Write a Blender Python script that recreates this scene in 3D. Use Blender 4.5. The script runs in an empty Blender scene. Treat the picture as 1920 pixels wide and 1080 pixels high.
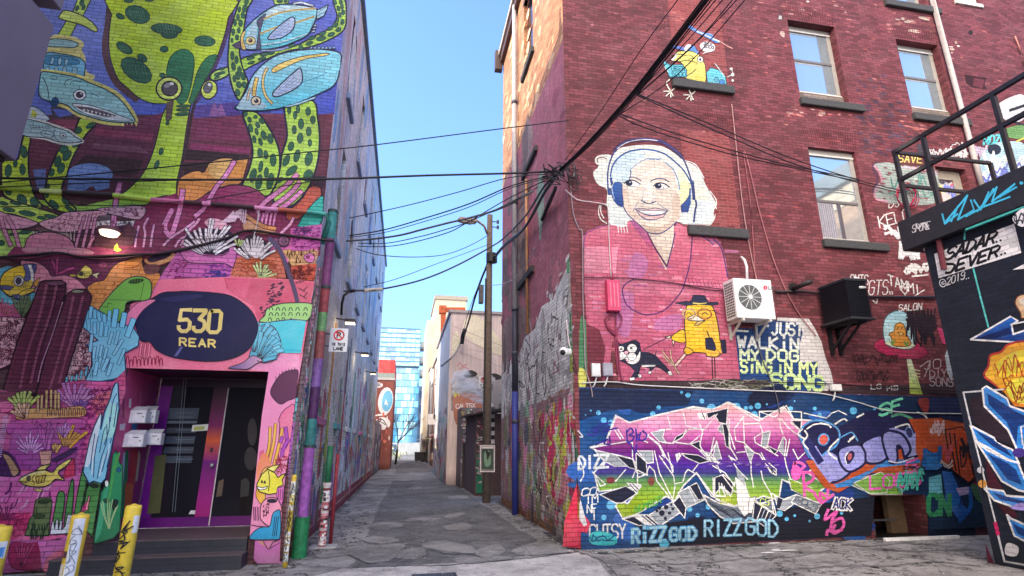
import bpy, bmesh, math, random
from mathutils import Vector, Matrix, noise as mnoise
from mathutils.geometry import tessellate_polygon
random.seed(7)
SC = bpy.context.scene
COL = SC.collection
# ------------------------------------------------------------------ camera model (also used to find wall positions)
FPX = 1020.0; PITCH = math.atan(296/1020); YAW = math.radians(10.98); EYE = 1.75
KA = 1.65
def ray(px, py):
    cx = px-960; cy = 540-py
    up = cy*math.cos(PITCH)+FPX*math.sin(PITCH); fw = FPX*math.cos(PITCH)-cy*math.sin(PITCH)
    return (cx*math.cos(YAW)+fw*math.sin(YAW), -cx*math.sin(YAW)+fw*math.cos(YAW), up)
def atz(px, py, z=0.0):
    d = ray(px, py); s = (z-EYE)/d[2]; return Vector((d[0]*s, d[1]*s, z))
def aty(px, py, y):
    d = ray(px, py); s = y/d[1]; return Vector((d[0]*s, y, EYE+d[2]*s))
def atx(px, py, x):
    d = ray(px, py); s = x/d[0]; return Vector((x, d[1]*s, EYE+d[2]*s))
LX, LY = -1.72, 9.81       # corner of the left building
RX, RY = 3.15, 10.02       # corner of the right building
BX, BY = 9.06, 7.64        # corner of the black building
def lf(px, py, d=0): return aty(px, py, LY-d)
def la(px, py, d=0): return atx(px, py, LX+d)
def rf(px, py, d=0): return aty(px, py, RY-d)
def ra(px, py, d=0): return atx(px, py, RX-d)
def bk(px, py, d=0): return atx(px, py, BX-d)

def s2l(c): return c/12.92 if c <= .04045 else ((c+.055)/1.055)**2.4
KS = [1.0]
def hx(h, k=None):
    k = KA if k is None else k
    if not isinstance(k, tuple): k = (k, k, k)
    c = [s2l(int(h[i:i+2], 16)/255) for i in (0, 2, 4)]
    return tuple(.93*v*q*KS[0]/(1+(q*KS[0]-1)*v) for v, q in zip(c, k))

# ------------------------------------------------------------------ materials
MATS = {}
def nt(name):
    m = bpy.data.materials.new(name); m.use_nodes = True
    return m, m.node_tree.nodes, m.node_tree.links, m.node_tree.nodes['Principled BSDF']
def N(ns, t, **kw):
    n = ns.new(t)
    for k, v in kw.items():
        if k.startswith('i_'): n.inputs[k[2:].replace('_', ' ')].default_value = v
        else: setattr(n, k, v)
    return n
def mathn(ns, ln, op, a, b=None, c=None):
    n = ns.new('ShaderNodeMath'); n.operation = op
    for i, v in enumerate((a, b, c)):
        if v is None: continue
        if isinstance(v, (int, float)): n.inputs[i].default_value = v
        else: ln.new(v, n.inputs[i])
    return n.outputs[0]
def mixc(ns, ln, bt, fac, a, b):
    n = ns.new('ShaderNodeMix'); n.data_type = 'RGBA'; n.blend_type = bt
    for s, v in ((n.inputs[0], fac), (n.inputs[6], a), (n.inputs[7], b)):
        if isinstance(v, (int, float)): s.default_value = v
        elif isinstance(v, tuple): s.default_value = v if len(v) == 4 else v+(1,)
        else: ln.new(v, s)
    return n.outputs[2]
def ramp(ns, ln, fac, stops):
    r = ns.new('ShaderNodeValToRGB'); e = r.color_ramp.elements
    while len(e) < len(stops): e.new(.5)
    for q, (p, c) in zip(e, stops):
        q.position = p; q.color = (c, c, c, 1) if isinstance(c, (int, float)) else tuple(c)+(1,)
    ln.new(fac, r.inputs[0]); return r.outputs[0]
def noise(ns, ln, vec, sc, det=4, rough=.6):
    n = ns.new('ShaderNodeTexNoise'); n.inputs['Scale'].default_value = sc; n.inputs['Detail'].default_value = det
    n.inputs['Roughness'].default_value = rough
    if vec is not None: ln.new(vec, n.inputs['Vector'])
    return n.outputs['Fac']
def wallvec(ns, ln):
    g = ns.new('ShaderNodeNewGeometry')
    p = ns.new('ShaderNodeSeparateXYZ'); ln.new(g.outputs['Position'], p.inputs[0])
    q = ns.new('ShaderNodeSeparateXYZ'); ln.new(g.outputs['True Normal'], q.inputs[0])
    ax = mathn(ns, ln, 'ABSOLUTE', q.outputs[0]); ay = mathn(ns, ln, 'ABSOLUTE', q.outputs[1])
    u = mathn(ns, ln, 'ADD', mathn(ns, ln, 'MULTIPLY', p.outputs[0], ay), mathn(ns, ln, 'MULTIPLY', p.outputs[1], ax))
    c = ns.new('ShaderNodeCombineXYZ'); ln.new(u, c.inputs[0]); ln.new(p.outputs[2], c.inputs[1])
    return c.outputs[0], g.outputs['Position'], p.outputs[2]
def brick_mat(name, lo=.8, hi=1.1, mortar=.62, chips=.0, chipcol=(.10, .045, .04), rough=.75, big=(.8, 1.12), brick=True, streak=0.0, tint=None, colour=None):
    m, ns, ln, b = nt(name)
    vec, pos, z = wallvec(ns, ln)
    if colour is None:
        a = N(ns, 'ShaderNodeAttribute', attribute_name='Col'); col = a.outputs['Color']
    else:
        r = ns.new('ShaderNodeRGB'); r.outputs[0].default_value = colour+(1,); col = r.outputs[0]
    nb = noise(ns, ln, pos, .9, 5, .62); nf = noise(ns, ln, pos, 38, 3, .7); nm = noise(ns, ln, pos, 7, 4, .65)
    hgt = nf
    # sun-faded and oversprayed areas
    fade = ramp(ns, ln, noise(ns, ln, pos, 1.7, 5, .7), [(.46, 0), (.72, .30)])
    hs = ns.new('ShaderNodeHueSaturation'); hs.inputs['Saturation'].default_value = .62; hs.inputs['Value'].default_value = 1.16; ln.new(col, hs.inputs['Color'])
    col = mixc(ns, ln, 'MIX', fade, col, hs.outputs[0])
    if brick:
        warp = ns.new('ShaderNodeVectorMath'); warp.operation = 'ADD'
        nv = ns.new('ShaderNodeTexNoise'); nv.inputs['Scale'].default_value = 3.2; nv.inputs['Detail'].default_value = 4; ln.new(pos, nv.inputs['Vector'])
        sc_ = ns.new('ShaderNodeVectorMath'); sc_.operation = 'SCALE'; sc_.inputs['Scale'].default_value = .028
        ln.new(nv.outputs['Color'], sc_.inputs[0]); ln.new(vec, warp.inputs[0]); ln.new(sc_.outputs[0], warp.inputs[1])
        bt = ns.new('ShaderNodeTexBrick'); ln.new(warp.outputs[0], bt.inputs['Vector'])
        for k, v in (('Scale', 1), ('Brick Width', .225), ('Row Height', .0745), ('Mortar Size', .0075), ('Mortar Smooth', .25), ('Bias', 0)): bt.inputs[k].default_value = v
        bt.inputs['Color1'].default_value = (lo, lo, lo, 1); bt.inputs['Color2'].default_value = (hi, hi, hi, 1)
        mr_ = ramp(ns, ln, nm, [(.3, mortar*.7), (.7, min(1.0, mortar*1.75) if mortar < 1 else mortar)]); ln.new(mr_, bt.inputs['Mortar'])
        if chips > 0:
            th = ramp(ns, ln, nm, [(.60+.12*(1-chips), 0), (.63+.12*(1-chips), 1)])
            col = mixc(ns, ln, 'MIX', th, col, chipcol)
        col = mixc(ns, ln, 'MULTIPLY', 1, col, bt.outputs['Color'])
        hgt = mathn(ns, ln, 'SUBTRACT', mathn(ns, ln, 'MULTIPLY', nf, .5), mathn(ns, ln, 'MULTIPLY', bt.outputs['Fac'], .8))
    f = mathn(ns, ln, 'MULTIPLY', ramp(ns, ln, nb, [(.3, big[0]), (.7, big[1])]), ramp(ns, ln, nf, [(.25, .82), (.75, 1.12)]))
    if streak > 0:
        mp = ns.new('ShaderNodeMapping'); mp.inputs['Scale'].default_value = (9, 9, .55); ln.new(pos, mp.inputs['Vector'])
        f = mathn(ns, ln, 'MULTIPLY', f, ramp(ns, ln, noise(ns, ln, mp.outputs[0], 1, 5, .7), [(.32, 1-streak), (.68, 1.0+.35*streak)]))
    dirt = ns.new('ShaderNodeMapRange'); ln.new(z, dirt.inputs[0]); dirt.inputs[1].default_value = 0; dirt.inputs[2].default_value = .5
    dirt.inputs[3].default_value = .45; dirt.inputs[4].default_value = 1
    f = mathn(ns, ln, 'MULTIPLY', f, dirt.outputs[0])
    col = mixc(ns, ln, 'MULTIPLY', 1, col, f)
    ln.new(col, b.inputs['Base Color']); b.inputs['Roughness'].default_value = rough
    b.inputs['Specular IOR Level'].default_value = .3
    bp = ns.new('ShaderNodeBump'); bp.inputs['Strength'].default_value = .7 if brick else .1; bp.inputs['Distance'].default_value = .02
    ln.new(hgt, bp.inputs['Height']); ln.new(bp.outputs[0], b.inputs['Normal'])
    return m
def plain(name, h, rough=.6, metal=0, var=.25, sc=9, k=None, attr=False, emis=None, spec=.4):
    if name in MATS: return MATS[name]
    m, ns, ln, b = nt(name)
    g = ns.new('ShaderNodeNewGeometry')
    f = ramp(ns, ln, noise(ns, ln, g.outputs['Position'], sc, 5, .68), [(.3, 1-var), (.7, 1+var*.6)])
    if attr:
        a = N(ns, 'ShaderNodeAttribute', attribute_name='Col'); c0 = a.outputs['Color']
    else: c0 = hx(h, k)
    ln.new(mixc(ns, ln, 'MULTIPLY', 1, c0, f), b.inputs['Base Color'])
    b.inputs['Roughness'].default_value = rough; b.inputs['Metallic'].default_value = metal; b.inputs['Specular IOR Level'].default_value = spec
    if emis:
        b.inputs['Emission Color'].default_value = emis[0]+(1,); b.inputs['Emission Strength'].default_value = emis[1]
    MATS[name] = m; return m

M_RAW = brick_mat('bare_brick', lo=.62, hi=1.3, mortar=.42, big=(.72, 1.15), chips=.12, chipcol=(.33, .23, .2))
M_PAINT = brick_mat('painted_brick', lo=.84, hi=1.1, mortar=.46, big=(.8, 1.1), chips=.1, chipcol=(.16, .10, .09))
M_SMOOTH = brick_mat('painted_panel', brick=False, big=(.93, 1.05), rough=.45)
M_STREAK = brick_mat('streaked_brick', lo=.84, hi=1.12, mortar=.62, streak=.34, chips=.22, chipcol=(.3, .34, .45))
M_GRUNGE = brick_mat('grimy_brick', lo=.88, hi=1.25, mortar=.5, streak=.25, big=(.9, 1.2), chips=.2, chipcol=(.1, .08, .08))
M_ATTR = plain('painted_surface', 'ffffff', .55, attr=True, var=.22)
M_DARK = plain('black_metal', '1d1f27', .45, var=.3)
M_OLDP = plain('old_pipe_paint', 'ffffff', .6, attr=True, var=.5, sc=11)
M_STEEL = plain('galvanised_steel', 'a8a8ac', .4, .6)
M_CABLE = plain('cable_rubber', '16161c', .6)
M_STONE = plain('sill_stone', '3a3b3e', .9, var=.45, sc=25)

# ------------------------------------------------------------------ mesh builder
class MB:
    def __init__(s): s.v = []; s.f = []; s.c = []; s.mi = []; s.col = (.5, .5, .5); s.m = 0
    def C(s, h, k=None): s.col = hx(h, k) if isinstance(h, str) else h; return s
    def face(s, pts, cols=None):
        i = len(s.v); s.v += [tuple(p) for p in pts]; s.f.append(tuple(range(i, i+len(pts))))
        s.c.append(cols or [s.col]*len(pts)); s.mi.append(s.m); return s
    def box(s, a, b, bev=0):
        x0, y0, z0 = [min(a[i], b[i]) for i in range(3)]; x1, y1, z1 = [max(a[i], b[i]) for i in range(3)]
        P = [(x0,y0,z0),(x1,y0,z0),(x1,y1,z0),(x0,y1,z0),(x0,y0,z1),(x1,y0,z1),(x1,y1,z1),(x0,y1,z1)]
        for q in ((0,3,2,1),(4,5,6,7),(0,1,5,4),(1,2,6,5),(2,3,7,6),(3,0,4,7)): s.face([P[i] for i in q])
        return s
    def obox(s, p, q, w, h, up=(0,0,1)):
        p = Vector(p); q = Vector(q); d = (q-p).normalized(); up = Vector(up)
        sx = d.cross(up)
        if sx.length < 1e-4: sx = d.cross(Vector((1,0,0)))
        sx.normalize(); uy = sx.cross(d).normalized()
        A = [p+sx*a*w/2+uy*b*h/2 for a, b in ((-1,-1),(1,-1),(1,1),(-1,1))]; B = [t+(q-p) for t in A]
        s.face(A[::-1]); s.face(B)
        for i in range(4): s.face([A[i], A[(i+1)%4], B[(i+1)%4], B[i]])
        return s
    def tube(s, pts, r, seg=8, cap=True):
        pts = [Vector(p) for p in pts]; n = len(pts); rings = []
        rr = r if isinstance(r, (list, tuple)) else [r]*n
        for i, p in enumerate(pts):
            d = (pts[min(i+1, n-1)]-pts[max(i-1, 0)]).normalized()
            a = d.cross(Vector((0,0,1)))
            if a.length < .05: a = d.cross(Vector((1,0,0)))
            a.normalize(); b = d.cross(a)
            rings.append([p+(a*math.cos(t)+b*math.sin(t))*rr[i] for t in [2*math.pi*k/seg for k in range(seg)]])
        for i in range(n-1):
            for k in range(seg): s.face([rings[i][k], rings[i+1][k], rings[i+1][(k+1)%seg], rings[i][(k+1)%seg]])
        if cap: s.face(rings[0]); s.face(rings[-1][::-1])
        return s
    def ball(s, c, r, seg=12, sz=1, z0=-1):
        c = Vector(c); n = seg//2
        R = [[c+Vector((r*math.sin(t)*math.cos(u), r*math.sin(t)*math.sin(u), sz*r*math.cos(t))) for u in [2*math.pi*k/seg for k in range(seg)]] for t in [math.pi*j/n for j in range(n+1)] if math.cos(t) >= z0]
        for j in range(len(R)-1):
            for k in range(seg): s.face([R[j][k], R[j+1][k], R[j+1][(k+1)%seg], R[j][(k+1)%seg]])
        return s
    def build(s, name, mats, parent=None, smooth=False, bevel=0):
        me = bpy.data.meshes.new(name); me.from_pydata(s.v, [], s.f)
        a = me.color_attributes.new('Col', 'FLOAT_COLOR', 'CORNER')
        flat = []
        for cs in s.c:
            for c in cs: flat += [c[0], c[1], c[2], 1.0]
        a.data.foreach_set('color', flat)
        mats = mats if isinstance(mats, (list, tuple)) else [mats]
        for m in mats: me.materials.append(m)
        me.polygons.foreach_set('material_index', s.mi)
        if smooth or bevel:
            bm = bmesh.new(); bm.from_mesh(me); bmesh.ops.remove_doubles(bm, verts=bm.verts, dist=1e-5)
            bmesh.ops.recalc_face_normals(bm, faces=bm.faces)
            if bevel:
                bmesh.ops.bevel(bm, geom=list(bm.edges), offset=bevel, segments=2, affect='EDGES', profile=.5, clamp_overlap=True)
            bm.to_mesh(me); bm.free()
        if smooth: me.polygons.foreach_set('use_smooth', [True]*len(me.polygons))
        me.update()
        o = bpy.data.objects.new(name, me); COL.objects.link(o)
        if parent is not None: put(o, parent)
        return o
def world_loc(o):
    p = Vector(o.location)
    return p
def put(o, parent):
    o.parent = parent
    par = parent; m = Matrix.Identity(4)
    # the parts are written in world coordinates
    ch = []
    while par is not None: ch.append(par); par = par.parent
    for q in reversed(ch):
        m = m @ (q.matrix_parent_inverse @ Matrix.LocRotScale(q.location, q.rotation_euler, q.scale))
    o.matrix_parent_inverse = m.inverted()
def thing(name, label, cat, loc=(0,0,0), group=None):
    o = bpy.data.objects.new(name, None); COL.objects.link(o); o.location = loc; o.empty_display_size = .2
    o['label'] = label; o['category'] = cat
    if group: o['group'] = group
    return o
def tag(o, label, cat, group=None):
    o['label'] = label; o['category'] = cat
    if group: o['group'] = group
    return o
def struct(o): o['kind'] = 'structure'; return o

def wall_grid(mb, axis, pos, u0, u1, z0, z1, holes, depth, flip=1):
    """wall sheet on a plane with rectangular openings (u0,u1,z0,z1) and their reveals running back by depth"""
    us = sorted(set([u0, u1]+[h[0] for h in holes]+[h[1] for h in holes])); zs = sorted(set([z0, z1]+[h[2] for h in holes]+[h[3] for h in holes]))
    us = [u for u in us if u0 <= u <= u1]; zs = [z for z in zs if z0 <= z <= z1]
    P = (lambda u, d, z: (u, pos+d, z)) if axis == 'y' else (lambda u, d, z: (pos+d*flip, u, z))
    for i in range(len(us)-1):
        for j in range(len(zs)-1):
            cu = (us[i]+us[i+1])/2; cz = (zs[j]+zs[j+1])/2
            if any(h[0] < cu < h[1] and h[2] < cz < h[3] for h in holes): continue
            mb.face([P(us[i],0,zs[j]), P(us[i+1],0,zs[j]), P(us[i+1],0,zs[j+1]), P(us[i],0,zs[j+1])])
    for h in holes:
        a, b, c, d = h[:4]; D = h[4] if len(h) > 4 else depth
        mb.face([P(a,0,c), P(a,0,d), P(a,D,d), P(a,D,c)]); mb.face([P(b,0,c), P(b,D,c), P(b,D,d), P(b,0,d)])
        mb.face([P(a,0,d), P(b,0,d), P(b,D,d), P(a,D,d)]); mb.face([P(a,0,c), P(a,D,c), P(b,D,c), P(b,0,c)])

# ------------------------------------------------------------------ painter: shapes traced on a wall plane
FONT = {'A':'00 26 40;12 32','B':'00 06 26 35 34 23 03;23 32 31 20 00','C':'45 36 16 05 01 10 30 41','D':'00 06 26 44 42 20 00','E':'40 00 06 46;03 33','F':'00 06 46;03 33','G':'45 36 16 05 01 10 30 41 43 23','H':'00 06;40 46;03 43','I':'20 26','J':'36 31 20 10 01','K':'00 06;46 03 40','L':'06 00 40','M':'00 06 23 46 40','N':'00 06 40 46','O':'10 01 05 16 36 45 41 30 10','P':'00 06 36 45 44 33 03','Q':'10 01 05 16 36 45 41 30 10;22 40','R':'00 06 36 45 44 33 03;23 40','S':'45 36 16 05 04 13 33 42 41 30 10 01','T':'20 26;06 46','U':'06 01 10 30 41 46','V':'06 20 46','W':'06 10 24 30 46','X':'00 46;06 40','Y':'06 23 46;23 20','Z':'06 46 00 40','0':'10 01 05 16 36 45 41 30 10','1':'15 26 20','2':'05 16 36 45 44 00 40','3':'06 46 24 34 42 41 30 10 01','4':'30 36 02 42','5':'46 06 03 33 42 41 30 10 01','6':'45 36 16 05 01 10 30 41 42 33 03','7':'06 46 10','8':'13 04 05 16 36 45 44 33 13 02 01 10 30 41 42 33','9':'01 10 30 41 45 36 16 05 04 13 43','.':'10 11','!':'20 21;23 26','-':'13 33',"'":'26 15','?':'05 16 36 45 44 23 22;20 21','/':'00 46','&':'40 05 16 25 01 10 20 43','+':'13 33;22 24','i':'20 24;26 27','$':'45 36 16 05 04 13 33 42 41 30 10 01;20 26'}
def nums(s): 
    v = [float(t) for t in s.replace(',', ' ').split()]
    return [(v[i], v[i+1]) for i in range(0, len(v), 2)]
def smooth_pts(p, closed, sub=4):
    n = len(p); out = []
    if n < 3: return p
    rng = range(n) if closed else range(n-1)
    for i in rng:
        g = lambda k: p[k % n] if closed else p[max(0, min(n-1, k))]
        a, b, c, d = g(i-1), g(i), g(i+1), g(i+2)
        for k in range(sub):
            t = k/sub
            out.append(tuple(.5*((2*b[j])+(-a[j]+c[j])*t+(2*a[j]-5*b[j]+4*c[j]-d[j])*t*t+(-a[j]+3*b[j]-3*c[j]+d[j])*t**3) for j in (0, 1)))
    if not closed: out.append(p[-1])
    return out
class Paint:
    STEP = .00022
    def __init__(s, hit, start=.002):
        s.hit = hit; s.start = start; s.grid = {}; s.mb = MB(); s.O = (0, 0); s.k = 1.0; s.m = 0; s.cell = 7.0; s.minl = 0
    def at(s, ox=0, oy=0, k=1.0): s.O = (ox, oy); s.k = k; return s
    def T(s, p): return (s.O[0]+p[0]/s.k, s.O[1]+p[1]/s.k)
    def emit(s, polys, colf):
        cells = set(); q = s.cell
        for P in polys:
            xs = [a[0] for a in P]; ys = [a[1] for a in P]
            x0, x1, y0, y1 = int(min(xs)//q), int(max(xs)//q), int(min(ys)//q), int(max(ys)//q)
            for i in range(x0, x1+1):
                for j in range(y0, y1+1): cells.add((i, j))
        L = max([s.minl]+[s.grid.get(c, 0) for c in cells])+1
        for c in cells: s.grid[c] = L
        d = s.start+L*s.STEP; s.mb.m = s.m
        for P in polys:
            cs = [colf(a) for a in P]
            s.mb.face([s.hit(a[0], a[1], d) for a in P], cs)
    def colf(s, col, box=None):
        """'rrggbb' flat, or 'rrggbb>rrggbb' top to bottom, or 'rrggbb|rrggbb' left to right"""
        if '>' in col or '|' in col:
            ax = 1 if '>' in col else 0
            a, b = [hx(t) for t in col.replace('|', '>').split('>')]
            lo, hi = box[0][ax], box[1][ax]
            def f(p):
                t = max(0, min(1, (p[ax]-lo)/max(1e-6, hi-lo))); return tuple(a[i]+(b[i]-a[i])*t for i in range(3))
            return f
        c = hx(col)
        if box is None: return lambda p: c
        q = s.cell*7
        def f(p):        # hand-sprayed fills drift a little in tone
            n = 1+.26*mnoise.noise((p[0]/q, p[1]/q, .37)); return tuple(min(.94, v*n) for v in c)
        return f
    def fillpx(s, col, P):
        if len(P) < 3: return
        xs = [a[0] for a in P]; ys = [a[1] for a in P]
        tr = tessellate_polygon([[Vector((a[0], a[1], 0)) for a in P]])
        f = s.colf(col, ((min(xs), min(ys)), (max(xs), max(ys))))
        s.emit([[P[i] for i in t] for t in tr], f)
    def f(s, col, pts, o=None, w=3, sm=0, sub=4):
        p = nums(pts) if isinstance(pts, str) else pts
        if sm: p = smooth_pts(p, True, sub)
        P = [s.T(a) for a in p]
        s.fillpx(col, P)
        if o: s.strokepx(o, w/s.k, P+[P[0]], closed=True)
        return s
    def s(s, col, w, pts, sm=1, taper=False, sub=4):
        p = nums(pts) if isinstance(pts, str) else pts
        if sm and len(p) > 2: p = smooth_pts(p, False, sub)
        s.strokepx(col, w/s.k, [s.T(a) for a in p], taper=taper); return s
    def strokepx(s, col, w, P, closed=False, taper=False):
        Q = [P[0]]; thr = min(.12, w*.08)
        for a in P[1:]:
            if abs(a[0]-Q[-1][0])+abs(a[1]-Q[-1][1]) > thr: Q.append(a)
        if len(Q) < 2: return
        cur = [Q[0]]; runs = []
        for i in range(1, len(Q)):
            cur.append(Q[i])
            if i < len(Q)-1:
                ax, ay = Q[i][0]-Q[i-1][0], Q[i][1]-Q[i-1][1]; bx, by = Q[i+1][0]-Q[i][0], Q[i+1][1]-Q[i][1]
                if ax*bx+ay*by < .15*math.hypot(ax, ay)*math.hypot(bx, by): runs.append(cur); cur = [Q[i]]
        runs.append(cur)
        for R in runs:
            n = len(R); Lf = []; Rt = []
            for i in range(n):
                a = R[max(0, i-1)]; b = R[min(n-1, i+1)]
                dx, dy = b[0]-a[0], b[1]-a[1]; L = math.hypot(dx, dy) or 1
                ww = w/2*(1 if not taper else max(.08, 1-i/(n-1)))
                ex = 0
                if not taper or i == 0:
                    if i == 0: ex = -ww*.6
                    elif i == n-1: ex = ww*.6
                cx, cy = R[i][0]+dx/L*ex, R[i][1]+dy/L*ex
                nx, ny = -dy/L*ww, dx/L*ww
                Lf.append((cx+nx, cy+ny)); Rt.append((cx-nx, cy-ny))
            f = s.colf(col, ((min(a[0] for a in R), min(a[1] for a in R)), (max(a[0] for a in R), max(a[1] for a in R))))
            s.emit([[Lf[i], Lf[i+1], Rt[i+1], Rt[i]] for i in range(n-1)], f)
    def e(s, col, cx, cy, rx, ry=None, rot=0, o=None, w=3, n=16):
        ry = rx if ry is None else ry; c, q = math.cos(math.radians(rot)), math.sin(math.radians(rot)); p = []
        for i in range(n):
            t = 2*math.pi*i/n; x, y = rx*math.cos(t), ry*math.sin(t); p.append((cx+x*c-y*q, cy+x*q+y*c))
        if col: s.f(col, p, o, w)
        else: s.s(o, w, p+[p[0]], sm=0)
        return s
    def t(s, col, txt, x0, y0, x1, y1, h, lw, slant=0, sp=1.35, o=None, ow=2, up=None):
        """stroke lettering from baseline start to baseline end"""
        n = len(txt); dx, dy = (x1-x0)/n, (y1-y0)/n
        ux, uy = up if up else (slant*h, -h)
        for i, ch in enumerate(txt):
            for pl in FONT.get(ch, FONT.get(ch.upper(), '')).split(';'):
                pts = [(int(c[0])/4, int(c[1])/6) for c in pl.split()]
                if len(pts) < 2: continue
                q = [(x0+dx*(i+a/sp)+ux*b, y0+dy*(i+a/sp)+uy*b) for a, b in pts]
                if o: s.s(o, lw+2*ow, q, sm=0)
                s.s(col, lw, q, sm=0)
        return s
    def spots(s, col, pts, o=None, w=2):
        """cx cy rx ry rot; ..."""
        for q in pts.split(';'):
            v = [float(t) for t in q.split()]
            s.e(col, v[0], v[1], v[2], v[3], v[4] if len(v) > 4 else 0, o, w, n=12)
        return s
    def build(s, name, parent, mats, label=None):
        o = s.mb.build(name, mats, parent)
        if label: o['label'] = label
        return o
# ================================================================== SETTING
def rect_rf(tl, br):
    a = rf(*tl); b = rf(*br); return (a.x, b.x, b.z, a.z)
def glass_mat(name, col, rough=.04, metal=.75):
    m, ns, ln, b = nt(name)
    g = ns.new('ShaderNodeNewGeometry')
    b.inputs['Base Color'].default_value = col+(1,); b.inputs['Metallic'].default_value = metal; b.inputs['Roughness'].default_value = rough
    bp = ns.new('ShaderNodeBump'); bp.inputs['Strength'].default_value = .06; bp.inputs['Distance'].default_value = .02
    ln.new(noise(ns, ln, g.outputs['Position'], 1.3, 2), bp.inputs['Height']); ln.new(bp.outputs[0], b.inputs['Normal'])
    return m
M_GLASS = glass_mat('window_glass', (.55, .66, .78))
M_DGLASS = glass_mat('door_glass', (.02, .018, .026), .05, .1)
M_FRAME = plain('aluminium_frame', '8f8d8c', .5, var=.2)

# ---- ground: cracked asphalt, one sheet to the horizon
def asphalt(name, base, crack=1.0, sc=1.6):
    m, ns, ln, b = nt(name)
    g = ns.new('ShaderNodeNewGeometry'); pos = g.outputs['Position']
    n1 = noise(ns, ln, pos, .55, 6, .62); n2 = noise(ns, ln, pos, 3.1, 6, .7); n3 = noise(ns, ln, pos, 120, 2, .6); n4 = noise(ns, ln, pos, 26, 4, .7)
    c = mixc(ns, ln, 'MIX', ramp(ns, ln, n1, [(.38, 0), (.62, 1)]), tuple(base), tuple(v*1.55 for v in base))
    c = mixc(ns, ln, 'MULTIPLY', 1, c, ramp(ns, ln, n2, [(.25, .72), (.5, 1.0), (.75, 1.25)]))
    c = mixc(ns, ln, 'MULTIPLY', 1, c, ramp(ns, ln, n3, [(.3, .6), (.7, 1.35)]))
    c = mixc(ns, ln, 'MULTIPLY', 1, c, ramp(ns, ln, n4, [(.3, .75), (.7, 1.2)]))
    mp = ns.new('ShaderNodeVectorMath'); mp.operation = 'ADD'; sc1 = ns.new('ShaderNodeVectorMath'); sc1.operation = 'SCALE'; sc1.inputs['Scale'].default_value = .5
    nn = ns.new('ShaderNodeTexNoise'); nn.inputs['Scale'].default_value = 2.2; nn.inputs['Detail'].default_value = 6; ln.new(pos, nn.inputs['Vector'])
    ln.new(nn.outputs['Color'], sc1.inputs[0]); ln.new(pos, mp.inputs[0]); ln.new(sc1.outputs[0], mp.inputs[1])
    w = ramp(ns, ln, noise(ns, ln, pos, .8, 2), [(.40, .0), (.60, 1)])
    def lines(scale, wd, det):
        q = mathn(ns, ln, 'ABSOLUTE', mathn(ns, ln, 'SUBTRACT', noise(ns, ln, mp.outputs[0], scale, det, .62), .5))
        return ramp(ns, ln, q, [(wd*.35, 1), (wd, 0)])
    cr = mathn(ns, ln, 'MULTIPLY', mathn(ns, ln, 'MAXIMUM', lines(sc*.5, .010, 5), mathn(ns, ln, 'MULTIPLY', lines(sc*1.6, .016, 6), w)), crack)
    # stains: dark tar bleed and pale dust
    c = mixc(ns, ln, 'MIX', ramp(ns, ln, noise(ns, ln, mp.outputs[0], 1.15, 7, .72), [(.50, 0), (.66, .72)]), c, tuple(q*.42 for q in base))
    c = mixc(ns, ln, 'MIX', ramp(ns, ln, noise(ns, ln, pos, 1.9, 7, .75), [(.56, 0), (.74, .55)]), c, tuple(q*1.9 for q in base))
    c = mixc(ns, ln, 'MIX', cr, c, tuple(q*.12 for q in base))
    ln.new(c, b.inputs['Base Color']); b.inputs['Roughness'].default_value = .88; b.inputs['Specular IOR Level'].default_value = .25
    bp = ns.new('ShaderNodeBump'); bp.inputs['Strength'].default_value = .7; bp.inputs['Distance'].default_value = .02
    h = mathn(ns, ln, 'SUBTRACT', mathn(ns, ln, 'ADD', mathn(ns, ln, 'MULTIPLY', n3, .35), n2), mathn(ns, ln, 'MULTIPLY', cr, .7))
    ln.new(h, bp.inputs['Height']); ln.new(bp.outputs[0], b.inputs['Normal'])
    return m
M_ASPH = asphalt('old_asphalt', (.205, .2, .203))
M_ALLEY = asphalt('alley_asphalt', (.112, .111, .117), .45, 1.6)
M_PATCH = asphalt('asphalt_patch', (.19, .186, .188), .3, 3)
M_CONC = asphalt('concrete_strip', (.36, .35, .35), .3, .7)
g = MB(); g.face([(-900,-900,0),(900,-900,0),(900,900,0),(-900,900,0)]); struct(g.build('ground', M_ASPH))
# alley roadway: darker worn sheet with a ragged near edge
def ragged(pts, amp, sub=8, seed=1):
    R = random.Random(seed); out = []
    for i in range(len(pts)):
        a, b = pts[i], pts[(i+1) % len(pts)]
        for k in range(sub): t = k/sub; out.append((a[0]+(b[0]-a[0])*t+R.uniform(-amp, amp)*2.6, a[1]+(b[1]-a[1])*t+R.uniform(-amp, amp)*.7))
    return out
def ground_sheet(name, mat, px, z, sm=1, amp=0, seed=1):
    p = nums(px)
    P = smooth_pts(p, True, 2) if sm else p
    if amp: P = ragged(ragged(P, amp*1.25, 2, seed), amp*.45, 3, seed+50)
    m = MB(); m.face([atz(a[0], a[1], z) for a in P]); return struct(m.build(name, mat))
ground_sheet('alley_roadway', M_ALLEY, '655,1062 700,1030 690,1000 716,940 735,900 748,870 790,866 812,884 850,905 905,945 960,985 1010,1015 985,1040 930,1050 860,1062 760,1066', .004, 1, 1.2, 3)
ground_sheet('concrete_strip', M_CONC, '560,1085 640,1066 720,1062 900,1054 1010,1046 1088,1034 1120,1048 1150,1085', .008, 0, .8, 5)
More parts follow.
